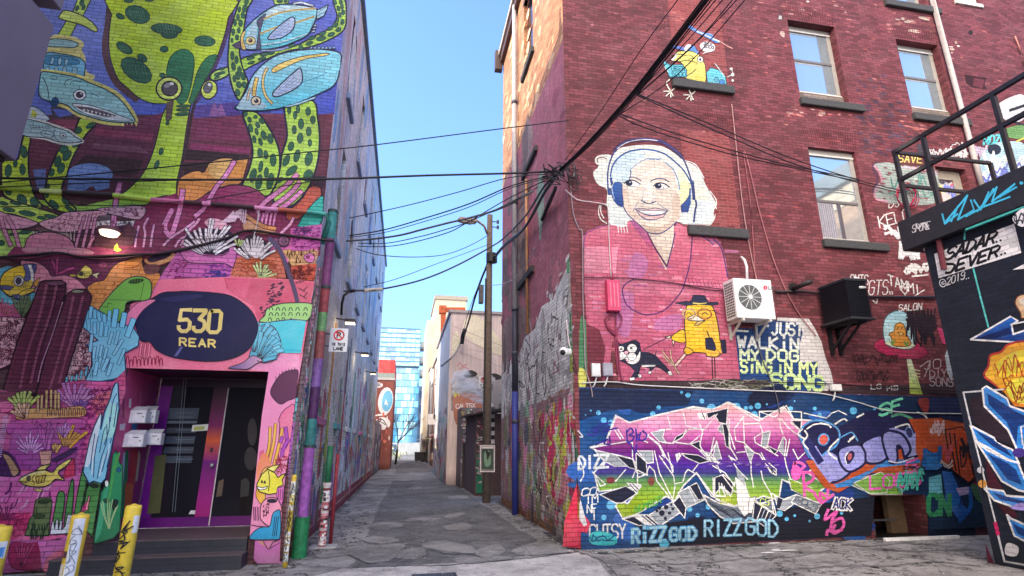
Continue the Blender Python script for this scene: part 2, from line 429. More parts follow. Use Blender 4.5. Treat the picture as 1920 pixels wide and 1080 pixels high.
# worn pale islands of old paving in the alley
isl = ['652,1030 700,1022 746,1030 742,1046 712,1057 680,1052 655,1042', '745,1034 790,1026 802,1040 775,1048 745,1046', '795,1018 840,1014 890,1026 886,1036 845,1034 800,1027',
 '690,982 730,978 757,983 745,990 700,991', '682,1008 720,1005 747,1011 735,1018 690,1017', '686,995 700,992 725,995 715,999', '835,985 870,980 884,988 868,994 840,992', '800,988 826,982 840,984 830,991 806,991',
 '895,1030 935,1020 950,1034 920,1044 895,1042', '772,1002 805,1000 803,1008 775,1006', '855,1045 900,1044 960,1044 930,1052 860,1054', '700,1026 740,1020 760,1018 754,1028 735,1032', '765,914 785,911 790,916 770,917',
 '830,968 862,960 870,963 845,972', '762,972 790,970 830,972 800,977 770,978', '705,975 755,971 758,974 712,978', '960,1030 1010,1016 1050,1022 1075,1034 1010,1040 965,1040', '842,932 875,928 880,933 850,936', '690,930 720,926 715,936 690,940','700,892 850,884 830,897 720,902']
for i, q in enumerate(isl):
    if i in (5, 7, 9, 15, 18): continue
    ground_sheet('paving_patch', M_PATCH, q, .008+.0006*(i % 9), 1, 1.1, i+11)
gp = Paint(lambda x, y, d: atz(x, y, d), .014)
R_ = random.Random(5)
def crack(pts, w, seed=None):
    p = nums(pts); q = []
    for i in range(len(p)-1):
        for k in range(7): t = k/7; q.append((p[i][0]+(p[i+1][0]-p[i][0])*t+R_.uniform(-2.5, 2.5), p[i][1]+(p[i+1][1]-p[i][1])*t+R_.uniform(-1.2, 1.2)))
    q.append(p[-1]); gp.s('26262a', w*.6, q, sm=0)
for c, w in (('650,1064 720,1062 790,1060 860,1058 960,1050 1085,1034', 1.6), ('1087,1034 1130,1050 1165,1085', 1.5), ('970,1020 985,1028 980,1042', 1.2), ('985,1028 1000,1044', 1), ('655,1040 690,1056 745,1050 765,1036', 1.5), ('800,1030 840,1038 890,1040 905,1046', 1.5), ('830,1008 860,1018 900,1012', 1.2),
  ('1150,1038 1165,1048 1215,1058 1320,1056 1450,1040', 1.3), ('1210,1056 1240,1078', 1.1), ('1350,1024 1400,1046 1480,1044 1560,1032', 1.2), ('1580,1020 1620,1024 1700,1018 1790,1024', 1.3), ('1640,1030 1720,1034 1800,1030', 1.2), ('1650,1024 1670,1044 1640,1060 1680,1070', 1.1), ('1500,1066 1580,1060 1660,1062 1760,1052 1840,1062', 1.4), ('1720,1034 1735,1052 1790,1056', 1), ('1830,1010 1800,1030 1815,1046', 1), ('1250,1070 1330,1078 1440,1070 1500,1066', 1.2), ('1690,1062 1720,1078', 1), ('1560,1078 1600,1062', 1), ('1540,1050 1580,1060', 1), ('1760,1066 1770,1080', 1), ('560,1040 600,1046 655,1040', 1.2), ('540,1052 570,1060 650,1064', 1)):
    crack(c, w)
for i in range(150):   # crumbs of litter and grit
    x = R_.uniform(545, 1085); y = R_.uniform(900, 1076)
    if R_.random() < .45: x = R_.uniform(1100, 1850); y = R_.uniform(1012, 1076)
    s_ = R_.uniform(.35, 1.1)*(y-836)/230; gp.e(R_.choice(['d8d8da', 'b9b4ab', '8f8f95', 'efefef']), x, y, s_*1.5, s_*.55, R_.uniform(-20, 20), n=5)
for x, y, w in ((1452, 1018, 12), (1470, 1032, 26), (1440, 1036, 14), (1455, 1030, 9)): gp.e('dcdce2', x, y, w, 1.1, -2, n=8)
for x0, y0, x1, y1 in ((531, 1060, 725, 864), (1087, 1034, 850, 886), (1090, 1036, 1630, 1007), (1640, 1008, 1840, 998), (-20, 1082, 110, 1076)):
    for i in range(46):
        t_ = R_.random()**.8 if x0 < 1000 or x1 < 1000 else R_.random(); x = x0+(x1-x0)*t_; y = y0+(y1-y0)*t_; k = max(.12, (y-836)/200); inw = 1 if x0 == 531 else (-1 if x1 == 850 else 0)
        pts = [(x+inw*R_.uniform(1, 9)*k+math.cos(u)*R_.uniform(4, 13)*k, y+(2.5 if not inw else 0)*k+math.sin(u)*R_.uniform(.8, 2.6)*k) for u in [j*.9 for j in range(7)]]
        gp.f(R_.choice(['3a3a3c', '4a4642', '2e2e32', '55504c', '6a645c']), pts)
for i in range(130):
    t_ = R_.random(); w_ = R_.choice([(533, 1060, 720, 868, 1), (1084, 1034, 860, 886, -1), (1090, 1036, 1630, 1007, 0)]); x = w_[0]+(w_[2]-w_[0])*t_; y = w_[1]+(w_[3]-w_[1])*t_; k = max(.15, (y-836)/200)
    x += w_[4]*R_.uniform(2, 16)*k; y += R_.uniform(0, 5)*k; gp.f(R_.choice(['e8e4dc', '8a6a3a', 'a8844a', 'c8c4bc', '5a4a30', 'd0d4d8', '3a3a3a']), [(x+math.cos(u)*R_.uniform(.6, 2.4)*k, y+math.sin(u)*R_.uniform(.3, 1)*k) for u in (0, 1.3, 2.6, 3.9, 5.2)])
gpo = gp.build('ground_cracks', None, M_ATTR); struct(gpo)

# ---- left building -------------------------------------------------
lb = thing('mural_building', 'tall left brick building covered in a seabed mural with a lime green squid', 'building', (-6, 12, 0))
ex0, ex1, ez = lf(240, 690).x, lf(505, 697).x, lf(400, 694).z
DOORY = 11.15
LAND = .37
m = MB().C('5b3a40'); wall_grid(m, 'y', LY, -16, LX, 0, 14.0, [(ex0, ex1, 0, ez, DOORY-LY)], 1.3)
m.build('front_wall', M_RAW, lb)
# alley side windows: (y0, y1, z0, z1)
law = []
ys = [(11.55, 12.55), (14.6, 15.6), (17.5, 18.5), (20.4, 21.3), (23.2, 24.1), (26.2, 27.1), (29.2, 30.1), (32.2, 33.1)]
for i, (a, b) in enumerate(ys):
    law += [(a, b, 2.3, 4.35), (a, b, 6.1, 8.5), (a, b, 9.7, 12.0)]
TOPL = 13.2
KS[0] = 1.5; m = MB().C('dfe4f4'); KS[0] = 1.0; wall_grid(m, 'x', LX, LY, 35.3, 0, TOPL, law, .22, -1)
m.build('alley_wall', M_STREAK, lb)
m = MB().C('5b4a50'); m.face([(LX,35.3,0),(LX-14,35.3,0),(LX-14,35.3,TOPL),(LX,35.3,TOPL)]); m.build('rear_wall', M_RAW, lb)
m = MB().C('40424a'); m.face([(LX-.01,LY+.01,TOPL-.05),(LX-.01,35.29,TOPL-.05),(-16,35.29,TOPL-.05),(-16,LY+.01,TOPL-.05)]); m.build('roof', M_ATTR, lb)
m = MB().C('56708a'); m.box((LX-.3, LY-.06, TOPL), (LX+.1, 35.36, TOPL+.14)); m.box((LX-.3, 22.0, TOPL+.14), (LX+.06, 35.36, TOPL+.32)); m.build('roof_coping', M_ATTR, lb)
for i, (a, b, c, d) in enumerate(law):
    lo = c < 3
    cols = ['7a2f55', '2f6f4d', 'a8352f', '7b7f2a', 'b8403a', '3a4a9a', '86302a', '506a30'] if lo else ['24408a', '2f4b78', '1f2a44', '2c6a78', '232a44', '274a8a', '1c2440', '2a5a6a']
    m = MB().C(cols[(i*3+i//3) % 8]); m.box((LX-.24, a, c), (LX-.18, b, d)); w = m.build('window', M_ATTR, lb)
    if not lo:
        f = MB().C('2a3550'); f.box((LX-.18, a, (c+d)/2-.04), (LX-.14, b, (c+d)/2+.04)); f.box((LX-.18, a, c), (LX-.15, a+.07, d)); f.box((LX-.18, b-.07, c), (LX-.15, b, d)); f.build('frame', M_ATTR, w)
        f = MB().C('1a2036'); f.box((LX-.185, a+.07, c), (LX-.17, b-.07, d)); f.build('pane', M_DGLASS, w)
    s_ = MB().C(['a64a78', '3f7f86', 'b8b8c0', '8f8f98'][i//3 % 4] if lo else '6a7a9a'); s_.box((LX-.2, a-.06, c-.14), (LX+.09, b+.06, c)); s_.build('sill', M_ATTR, w, bevel=.012)
# entrance: reveals, ceiling, steps, door
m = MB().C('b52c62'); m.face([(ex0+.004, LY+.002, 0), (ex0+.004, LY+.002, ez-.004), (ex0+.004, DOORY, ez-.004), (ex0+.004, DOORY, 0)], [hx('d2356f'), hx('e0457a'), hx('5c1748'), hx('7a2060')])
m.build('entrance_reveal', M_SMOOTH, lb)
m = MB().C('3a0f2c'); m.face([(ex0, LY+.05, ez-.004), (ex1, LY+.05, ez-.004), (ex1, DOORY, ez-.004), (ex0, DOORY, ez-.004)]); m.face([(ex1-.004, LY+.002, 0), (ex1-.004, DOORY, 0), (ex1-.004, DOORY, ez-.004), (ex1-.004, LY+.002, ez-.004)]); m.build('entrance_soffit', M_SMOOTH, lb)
M_TILE = plain('dark_step_tile', '2a2c36', .35, var=.2, sc=5)
M_DECK = plain('deck_boards', '3a3134', .7, var=.4, sc=14)
st = MB(); st.box((ex0+.012, LY-.02, 0), (ex1-.012, DOORY, LAND)); so = st.build('entrance_steps', M_TILE, lb)
st = MB(); st.box((ex0-.35, LY-.36, 0), (ex1+.02, LY-.022, .19)); st.build('lower_step', M_TILE, so)
st = MB().C('4c4246')
for i in range(9): st.box((ex0+.014, LY-.03+i*.145, LAND+.001), (ex1-.014, LY-.03+i*.145+.135, LAND+.022))
for i in range(2): st.box((ex0-.36, LY-.375+i*.165, .191), (ex1+.02, LY-.375+i*.165+.155, .207))
st.build('tread', plain('dark_tread', '37353c', .5, attr=True, var=.35, sc=20), so)
st = MB().C('0c0d12')
for z in (.275,): st.box((ex0+.02, LY-.0235, z-.004), (ex1-.02, LY-.021, z+.004))
st.box((ex0-.35, LY-.3625, .1), (ex1+.02, LY-.361, .107))
for x in (-3.9, -3.1, -2.6): st.box((x, LY-.0235, .02), (x+.008, LY-.021, .27)); st.box((x-.5, LY-.3625, .01), (x-.492, LY-.361, .1)); st.box((x+.3, LY-.0235, .279), (x+.308, LY-.021, .36))
st.build('tile_joint', M_DARK, so)
dr = MB().C('5a1068'); D = DOORY-.06
def dx(px, py, dd=0): return aty(px, py, D-dd)
xl, xr = ex0+.02, ex1-.02
zb, zt = LAND+.03, ez-.01
xm0, xm1 = dx(383, 850).x, dx(410, 850).x
P_DOOR = plain('purple_door_paint', '5a1068', .35, attr=True, var=.25, sc=3)
# left leaf frame, mullion, right leaf
dr.box((xl, D, zb), (xr, D+.05, zb+.16)); dr.C('2a0a2a').box((xl, D, zt-.14), (xr, D+.05, zt)); dr.C('6a1478').box((xl, D, zb+.16), (xl+.2, D+.05, zt-.14))
c1, c2, c3 = hx('8a1878'), hx('e0502a'), hx('2a0620')
for za, zz, ca, cb in ((zb+.16, 1.1, hx('a01870'), c1), (1.1, 1.5, c1, hx('5a1068')), (1.5, 1.85, hx('7a1868'), c2), (1.85, 2.1, c2, hx('6a1050')), (2.1, zt-.14, hx('6a1050'), c3)):
    dr.face([(xm0, D-.012, za), (xm1, D-.012, za), (xm1, D-.012, zz), (xm0, D-.012, zz)], [ca, ca, cb, cb])
dr.C('3a0c48').box((xm0, D-.01, zb+.16), (xm1, D+.05, zt-.14)); dr.C('3a0c48').box((xr-.07, D, zb+.16), (xr, D+.05, zt-.14))
do = dr.build('door', P_DOOR, lb)
gl = MB(); gl.box((xl+.2, D+.015, zb+.16), (xm0, D+.03, zt-.14)); gl.box((xm1, D+.015, zb+.16), (xr-.07, D+.03, zt-.14)); gl.build('door_pane', M_DGLASS, do)
ln_ = MB().C('d8c8d0'); ln_.box((xm1+.005, D-.02, zb+.02), (xm1+.022, D-.002, zt-.16)); ln_.build('door_edge_strip', M_ATTR, do)
kn = MB().C('d8d8dc'); kn.tube([(xm1-.06, D-.012, 1.42), (xm1-.06, D-.07, 1.42)], .018); kn.ball((xm1-.06, D-.08, 1.42), .038); kn.build('handle', M_STEEL, do, smooth=True)
lk = MB().C('101018'); lk.box((xm0+.1, D-.03, 1.64), (xm0+.14, D-.012, 1.72)); lk.build('lock_plate', M_DARK, do)
dp = Paint(lambda x, y, d: aty(x, y, D-.004-d), .002)
for y0, y1, c in ((765, 786, '3a4454'), (789, 794, '52606e'), (802, 812, '2c3442'), (818, 832, '3d4756'), (838, 850, '39424f'), (855, 868, '36404d')): dp.f(c, f'{318-(y0-765)*.12},{y0} {374-(y0-765)*.14},{y0} {373-(y1-765)*.14},{y1} {316-(y1-765)*.12},{y1}')
for y in (774, 782, 806, 824, 843, 861): dp.s('5d6b7a', 1, f'330,{y} 362,{y}')
dp.f('f0f0ea', '361,797 393,795 392,807 359,809'); dp.f('b8c060', '364,800 384,799 383,806 363,807')
dp.f('4a4a2a', '291,855 312,852 300,962 276,964'); dp.f('e8e8ee', '355,961 358,957 368,957 368,964 354,964'); dp.f('5a4a40', '410,902 420,898 416,930 405,932'); dp.f('2a2a30', '452,900 462,896 468,905 466,930 450,932')
for x in (345, 350): dp.s('6a7a86', .8, f'{x},705 {x-22},960', sm=0)
dp.e('26242c', 473, 810, 9, 26); dp.e('24222c', 470, 860, 12, 22)
dp.build('door_notice', do, M_ATTR)
# pipes on the left building
def pxtube(name, pts, r, hit, mats, parent, seg=8, sm=True):
    P = [hit(*p) for p in pts]; m = MB(); m.tube(P, r, seg); return m
# ---- right building -------------------------------------------------
rb = thing('brick_building', 'dark red brick building on the right with a woman wearing headphones painted on it', 'building', (9, 14, 0))
W1 = rect_rf((1476, 37), (1588, 192)); W2 = rect_rf((1680, 72), (1787, 208)); W3 = rect_rf((1516, 276), (1634, 449))
W1 = (W1[0], rf(1564, 50).x, rf(1494, 184).z, rf(1480, 37).z); W2 = (rf(1683, 90).x, rf(1762, 100).x, rf(1708, 213).z, rf(1685, 73).z); W3 = (rf(1517, 290).x, rf(1606, 300).x, rf(1539, 449).z, rf(1516, 275).z)
dxw = W2[1]-W2[0]
W4 = (W2[0]-.05, W2[0]+dxw, rf(1662, 2).z, rf(1662, 2).z+1.9)
W5 = (rf(1792, 2).x, rf(1836, 6).x, rf(1812, 5).z, rf(1812, 5).z+1.9)
DR = (rf(1757, 330).x, rf(1813, 330).x, 4.9, rf(1760, 312).z)
BASE = (rf(1632, 950).x, rf(1735, 950).x, 0, rf(1680, 929).z)
KS[0] = 1.2; m = MB().C('5e2d34'); KS[0] = 1.0
wall_grid(m, 'y', RY, RX, 24, 0, 17.0, [W1+(.26,), W2+(.26,), W3+(.16,), W4+(.26,), W5+(.12,), DR+(.35,), BASE+(1.6,)], .22)
m.build('front_wall', M_RAW, rb)
m = MB().C('b87a54'); raw = [(13.0, 14.2, 12.9, 15.6), (13.3, 14.9, 6.3, 8.7), (12.9, 14.3, 9.55, 9.6)]  # sunlit orange put into the brick colour of the alley wall
RYE = 18.05
wall_grid(m, 'x', RX, RY, RYE, 0, 16.6, raw[:2], .2, 1)
m.build('alley_wall', M_RAW, rb)
m = MB().C('5b3a38'); m.face([(RX,RYE,0),(24,RYE,0),(24,RYE,16.6),(RX,RYE,16.6)]); m.build('rear_wall', M_RAW, rb)
m = MB().C('333338'); m.face([(RX+.01,RY+.01,16.55),(24,RY+.01,16.55),(24,RYE-.01,16.55),(RX+.01,RYE-.01,16.55)]); m.build('roof', M_ATTR, rb)
def sash(W, name_lbl=None, split=.48, sill=True, infill=True, parent=rb, deep=.2, kind=0):
    x0, x1, z0, z1 = W; y = RY+deep
    zi = z0+.34 if infill else z0+.04
    fm = MB().C('8d8884'); t = .07
    fm.box((x0, y, zi), (x1, y+.06, zi+t)); fm.box((x0, y, z1-.12), (x1, y+.06, z1)); fm.box((x0, y, zi+t), (x0+t, y+.06, z1-.12)); fm.box((x1-.11, y, zi+t), (x1, y+.06, z1-.12))
    zm = zi+(z1-zi)*split
    fm.C('5d5a5c').box((x0+t, y-.012, zm-.035), (x1-.11, y+.05, zm+.035))
    if kind: fm.C('4a444c').box(((x0+x1)/2-.03, y-.01, zi+t), ((x0+x1)/2+.05, y+.05, zm-.035))
    fm.C('c8c6c2').box((x0, y-.03, zi-.015), (x1, y, zi+.035)); fm.box((x0, y-.02, z1-.17), (x1, y, z1-.125))
    w = fm.build('window', M_ATTR, parent, bevel=.006)
    if name_lbl: w['label'] = name_lbl
    p = MB(); p.box((x0+t, y+.025, zm), (x1-.11, y+.035, z1-.12)); p.build('upper_pane', M_GLASS, w)
    p = MB(); p.box((x0+t, y+.012, zi+t), (x1-.11, y+.02, zm)); p.build('lower_pane', M_GLASS, w)
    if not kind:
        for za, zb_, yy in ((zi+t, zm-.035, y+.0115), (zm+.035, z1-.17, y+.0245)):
            c = MB().C('7d858c', .9).box((x1-.11-(x1-x0)*.2, yy-.004, za), (x1-.11, yy-.001, zb_)); c.C('a9adb0', .9).box((x0+t, yy-.004, zb_-.05), (x1-.11-(x1-x0)*.2, yy-.001, zb_)); c.build('sash_reflection', M_ATTR, w)  # grey strips painted on the panes as the reflected sash and jamb
    if kind:
        c = MB().C('8a8590')
        for i in range(8): c.box((x0+t+.02+i*.055, y+.002, zi+t), (x0+t+.055+i*.055, y+.008+.003*(i % 2), zm-.04))
        c.build('curtain', M_ATTR, w)
    if infill:
        q = MB().C('6f645e'); q.box((x0+.003, y-.06, z0), (x1-.003, y+.05, zi-.02)); q.build('brick_infill', M_RAW, w)
    if sill:
        q = MB(); q.box((x0-.06, RY-.1, z0-.2), (x1+.34, RY+deep-.07, z0)); q.build('sill', M_STONE, w, bevel=.02)
    return w
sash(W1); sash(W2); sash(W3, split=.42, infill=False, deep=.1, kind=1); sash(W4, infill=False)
q = MB().C('b9b4ac'); q.box((W5[0], RY+.06, W5[2]), (W5[1], RY+.1, W5[3])); w5 = q.build('boarded_window', M_ATTR, rb)
q = MB().C('cfc9c0'); q.box((W5[0]-.06, RY-.05, W5[2]-.12), (W5[1]+.06, RY+.06, W5[2])); q.build('sill', M_ATTR, w5, bevel=.01)
q = MB().C('b7b2b4'); q.box((DR[0], RY+.2, 4.9), (DR[1]-.25, RY+.26, DR[3]-.25)); dq = q.build('boarded_door', M_ATTR, rb)
q = MB().C('8d857c'); q.box((DR[0], RY+.17, DR[3]-.25), (DR[1], RY+.3, DR[3])); q.box((DR[1]-.25, RY+.17, 4.9), (DR[1], RY+.3, DR[3]-.25)); q.build('door_frame', M_ATTR, dq)
# bricked-up window panels: thin skins of newer brick with stone sills
for k, (a, b, c, d) in enumerate((('1252,0', '1345,0', '1371,160', '1261,150'), ('1274,243', '1374,256', '1392,432', '1288,424'))):
    x0 = rf(*nums(a)[0]).x; x1 = rf(*nums(c)[0]).x; z1 = 14.6 if k == 0 else rf(*nums(a)[0]).z; z0 = rf(*nums(d)[0]).z
    q = MB().C('7a3a3c'); q.box((x0, RY-.002, z0), (x1-.05, RY+.1, z1)); pan = q.build('bricked_up_window', None or brick_mat('infill_brick_%d' % k, lo=.62, hi=1.0, mortar=1.75, big=(.85, 1.1)), rb)
    q = MB(); s0 = (1258, 150) if k == 0 else (1287, 424); s1 = (1373, 166) if k == 0 else (1399, 433)
    A = rf(*s0); B = rf(*s1); q.box((A.x, RY-.11, A.z-.22), (B.x, RY-.003, A.z)); q.build('sill', M_STONE, pan, bevel=.02)
# hole knocked in the brick, top right
HB = (rf(1808, 155).x, rf(1850, 155).x)
# basement opening frame
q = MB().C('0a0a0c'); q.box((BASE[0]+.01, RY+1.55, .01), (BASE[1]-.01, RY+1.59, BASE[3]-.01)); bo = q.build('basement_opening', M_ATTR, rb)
q = MB().C('5a4a3a'); q.box((BASE[1]-.42, RY+.5, .0), (BASE[1]-.02, RY+.62, BASE[3]-.02)); q.build('timber_post', M_ATTR, bo)
q = MB().C('3a3a42'); q.box((BASE[0]+.25, RY+.3, 0), (BASE[0]+.3, RY+.36, BASE[3]-.01)); q.box((BASE[0]+.02, RY+.3, .28), (BASE[1]-.4, RY+.36, .31)); q.build('grille_bar', M_ATTR, bo)
q = MB().C('d8d8da'); q.box((BASE[0]-.06, RY-.3, .004), (BASE[1]+.35, RY-.24, .06)); q.build('kerb_edge', M_ATTR, bo)
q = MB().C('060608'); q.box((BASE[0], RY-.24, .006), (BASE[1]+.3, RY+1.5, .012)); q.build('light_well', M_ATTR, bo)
# alley side windows, gutter and pipes of the right building
for k, (a, b, c, d) in enumerate(raw[:2]):
    f = MB().C('7a4a3a' if k == 0 else '3a3136'); f.box((RX+.1, a, c), (RX+.16, a+.09, d)); f.box((RX+.1, b-.09, c), (RX+.16, b, d)); f.box((RX+.1, a+.09, (c+d)/2-.05), (RX+.16, b-.09, (c+d)/2+.05)); f.box((RX+.1, a+.09, d-.08), (RX+.16, b-.09, d))
    w = f.build('window', M_ATTR, rb)
    p = MB(); p.box((RX+.12, a+.09, c), (RX+.14, b-.09, d-.08)); p.build('pane', M_DGLASS, w)
    p = MB(); p.box((RX-.1, a-.15, c-.18), (RX+.1, b+.15, c)); p.build('sill', M_STONE, w, bevel=.02)
    p = MB().C('6a4a40'); p.box((RX-.02, a-.1, d), (RX+.1, b+.1, d+.22)); p.build('lintel', M_ATTR, w)
p = MB(); p.box((RX-.09, 12.6, 9.35), (RX-.003, 14.4, 9.52)); p.build('ledge', M_STONE, rb, bevel=.02)
gt = MB().C('b8a090'); gt.box((RX-.22, RY-.05, 16.62), (RX+.1, RYE+.06, 16.8)); gt.C('4a3430').box((RX-.14, RY-.02, 16.3), (RX-.003, RYE+.02, 16.61)); gt.C('3c3030').box((RX-.34, RYE-.14, 16.0), (RX-.05, RYE+.12, 16.86)); gt.build('gutter', M_ATTR, rb)
y1 = atx(966, 300, RX-.1).y
dn = MB().C('9a9aa2').tube([(RX-.12, y1, 16.5), (RX-.12, y1, 5.6)], .075, 10); dp1 = dn.build('downpipe', M_ATTR, rb, smooth=True)
dn = MB().C('2a2c3a').tube([(RX-.12, y1, 5.62), (RX-.12, y1, 3.2)], .085, 10); dn.C('27307a').tube([(RX-.12, y1, 3.21), (RX-.12, y1, .0)], .088, 10); dn.C('3a3c4a')
for z in (5.6, 4.3, 2.4, 9.0, 12.6): dn.tube([(RX-.12, y1, z-.05), (RX-.12, y1, z+.05)], .1, 10)
dn.build('lower_section', M_ATTR, dp1, smooth=True)
y2 = atx(988, 440, RX-.05).y
dn = MB().C('9a6a4a').tube([(RX-.06, y2, 9.1), (RX-.06, y2, 4.6)], .04, 8); dn.build('conduit', M_ATTR, rb, smooth=True)

# ---- black building on the right edge ---------------------------------
bb = thing('black_wall_building', 'low black painted building at the right edge with blue arrow graffiti and a roof terrace', 'building', (11, 3, 0))
M_BLACKB = brick_mat('black_brick', lo=.8, hi=1.15, mortar=.7, big=(.8, 1.3))
m = MB().C('171d2b'); m.box((BX, -5, 0), (BX+6.5, BY, 5.18)); m.build('wall', M_BLACKB, bb)
fz0, fz1 = 5.2, 5.78
m = MB().C('20232c'); m.box((BX-.16, -5, fz0), (BX+6.5, BY+.28, fz1)); fo = m.build('fascia', plain('fascia_black', '1f222b', .5, attr=True), bb, bevel=.012)
m = MB().C('14161e'); RT, RM, RL = 7.21, 6.55, 6.5
yr = 7.8
for z in (RT, 6.62): m.obox((BX, -4, z), (BX, yr+.04, z), .07, .07)
for z in (RT-.0, 6.5): m.obox((BX+.04, yr, z-.001), (BX+2.25, yr, z-.001), .06, .06)
m.obox((BX+.7, yr, 6.5), (BX+.7, yr, RT), .05, .05); m.obox((BX+2.25, yr, RT), (BX+2.25, yr, 6.0), .06, .06)
for y in (yr, 7.2, 5.95, 4.4, 2.6, .6): m.obox((BX, y, fz1), (BX, y, RT), .065, .065)
for (a, b) in (((BX+2.6, 7.6), (BX+4.6, 7.6)),): 
    for z in (6.95, 6.1): m.obox((a[0], a[1], z), (b[0], b[1], z), .06, .06)
    for x in (0, .9, 1.9): m.obox((a[0]+x, a[1], fz1), (a[0]+x, a[1], 6.95), .06, .06)
m.build('roof_railing', M_DARK, bb)
# ---- grey clad overhang, top left -----------------------------------
gb = thing('grey_clad_building', 'grey metal clad overhang jutting into the top left corner of the view', 'building', (-5, 2, 0))
e0 = aty(30, 302, 6.0)
M_GREY = plain('grey_cladding', '5d5767', .5, var=.08, attr=True, sc=2)
gz1 = aty(113, 15, 6.0).z
m = MB().C('625c6c'); m.box((e0.x-4, -6, e0.z), (e0.x, 6, gz1-.25)); m.C('0a0a0c').box((e0.x-3.9, -6, gz1-.25), (e0.x-.16, 5.85, gz1-.02)); m.C('6a6472').box((e0.x-4, -6, gz1-.02), (e0.x+.02, 6.02, gz1+9)); o_ = m.build('clad_storey', M_GREY, gb, bevel=.012)  # top carried up out of view to block the sun
m = MB().C('5a5464'); m.box((-15, 5.99, 0), (-8.6, LY-.02, 21)); m.build('added_sun_block', M_GREY, gb)  # unseen block added in the gap to keep sun off the black wall
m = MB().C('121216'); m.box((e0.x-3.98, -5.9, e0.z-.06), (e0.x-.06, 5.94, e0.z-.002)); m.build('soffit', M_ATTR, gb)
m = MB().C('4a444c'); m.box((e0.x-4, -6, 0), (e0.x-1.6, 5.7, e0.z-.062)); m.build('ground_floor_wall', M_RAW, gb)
# ---- building behind the camera, reflected in the windows ------------
hb = thing('tan_brick_building', 'tan brick building across the yard reflected in the second floor window', 'building', (24, -6, 0))
M_TAN = brick_mat('tan_brick', lo=.8, hi=1.15, mortar=.8)
m = MB().C('b98a66'); m.box((16, -14, 0), (32, 6, 11.3)); m.C('e0c8a0').box((15.94, -14.06, 10.5), (32.06, 6.06, 11.2)); m.build('wall', M_TAN, hb)
m = MB().C('5a6a70'); m.box((15.8, -14.2, 11.31), (32.2, 6.2, 12.0)); m.build('roof', M_ATTR, hb)
for y in (-10, -6.5, -3, .5):
    for z in (2, 5.4):
        w = MB().C('cfc8c0').box((15.94, y, z), (16.0, y+1.3, z+2.0)).build('window', M_ATTR, hb); MB().box((15.93, y+.1, z+.1), (15.939, y+1.2, z+1.9)).build('pane', M_GLASS, w)
KS[0] = 1.15
# ================================================================== LEFT FACADE MURAL
RM = random.Random(21)
def fingers(p, col, oc, w, lst, ow=5):
    """rounded coral fingers: 'x y x y ...; ...' outlined strokes"""
    for q in lst.split(';'):
        p.s(oc, w+2*ow, q); p.s(col, w, q)
def fan(p, col, oc, cx, cy, n, a0, a1, r0, r1, w, ow=4, jit=.15, seed=0):
    R = random.Random(seed)
    for i in range(n):
        a = math.radians(a0+(a1-a0)*(i+.5)/n+R.uniform(-4, 4)); rr = r1*(1+R.uniform(-jit, jit))
        q = [(cx+math.cos(a)*r0, cy-math.sin(a)*r0), (cx+math.cos(a+.05)*(r0+rr)/2, cy-math.sin(a+.05)*(r0+rr)/2), (cx+math.cos(a)*rr, cy-math.sin(a)*rr)]
        if oc: p.s(oc, w+2*ow, q)
        p.s(col, w, q)
def squig(p, col, poly, n, sz, w, seed=0):
    R = random.Random(seed); q = nums(poly); xs = [a[0] for a in q]; ys = [a[1] for a in q]; k = 0
    def inside(x, y):
        c = False
        for i in range(len(q)):
            a, b = q[i], q[i-1]
            if (a[1] > y) != (b[1] > y) and x < (b[0]-a[0])*(y-a[1])/(b[1]-a[1])+a[0]: c = not c
        return c
    while k < n:
        x, y = R.uniform(min(xs), max(xs)), R.uniform(min(ys), max(ys)); k += 1
        if not inside(x, y): continue
        a = R.uniform(0, 6.28)
        for da in (0, 2.1, 4.2): p.s(col, w, [(x, y), (x+sz*math.cos(a+da)*.6+R.uniform(-2, 2), y+sz*math.sin(a+da)*.6), (x+sz*math.cos(a+da+.3), y+sz*math.sin(a+da+.3))], sm=0)
def dashes(p, col, poly, n, rx, ry, rot, seed=0, jit=.4):
    R = random.Random(seed); q = nums(poly)
    (ax, ay), (bx, by), (cx, cy), (dx_, dy_) = q[:4]
    for i in range(n):
        s, t = R.random(), R.random()
        x = (ax*(1-s)+bx*s)*(1-t)+(dx_*(1-s)+cx*s)*t; y = (ay*(1-s)+by*s)*(1-t)+(dy_*(1-s)+cy*s)*t
        k = 1+R.uniform(-jit, jit); p.e(col, x, y, rx*k, ry*k, rot+R.uniform(-15, 15), n=6)
DK = '2a2230'; LIME = 'bfe636'; SP = '2f5a44'
p = Paint(lf); p.m = 0
p.at()
p.f('6f7fd6|4a55bd', '-40,-20 655,-20 651,-5 626,215 -40,215')
p.f('5464c4|3e48a8', '-40,150 250,175 440,150 632,160 627,215 -40,215')
p.f('6a3348>4b2a36', '-40,214 120,224 250,226 330,205 400,222 470,212 540,214 626,206 608,380 -40,372')
for c, a in (('8a3a52', '180,240 290,250 285,266 178,254'), ('7d4a5a', '176,268 262,274 280,288 172,278'), ('3c282e', '160,290 270,300 255,330 130,320'), ('8a3a52', '100,224 148,226 146,242 110,238'), ('7c3156', '358,268 470,278 468,288 356,280'), ('2f2329', '346,279 468,291 462,304 345,300'), ('33262c', '342,306 430,300 420,312 345,330'),
          ('6a2d4a', '366,226 450,224 470,262 360,262'), ('4a3a86', '360,198 440,192 452,216 365,222'), ('7d4f8a', '396,204 402,190 408,206 414,192 420,206 424,218 392,218'), ('5a2a44', '500,226 540,226 545,262 512,262'), ('3a48b0', '590,190 628,186 625,214 588,214'), ('5a2c3e', '588,216 625,212 612,330 590,320'), ('3a2a3a', '586,330 612,330 608,352 590,356'), ('3f3a42', '95,200 150,196 160,214 100,224'), ('4a58b8', '98,204 130,206 150,212 110,220')):
    p.f(c, a)
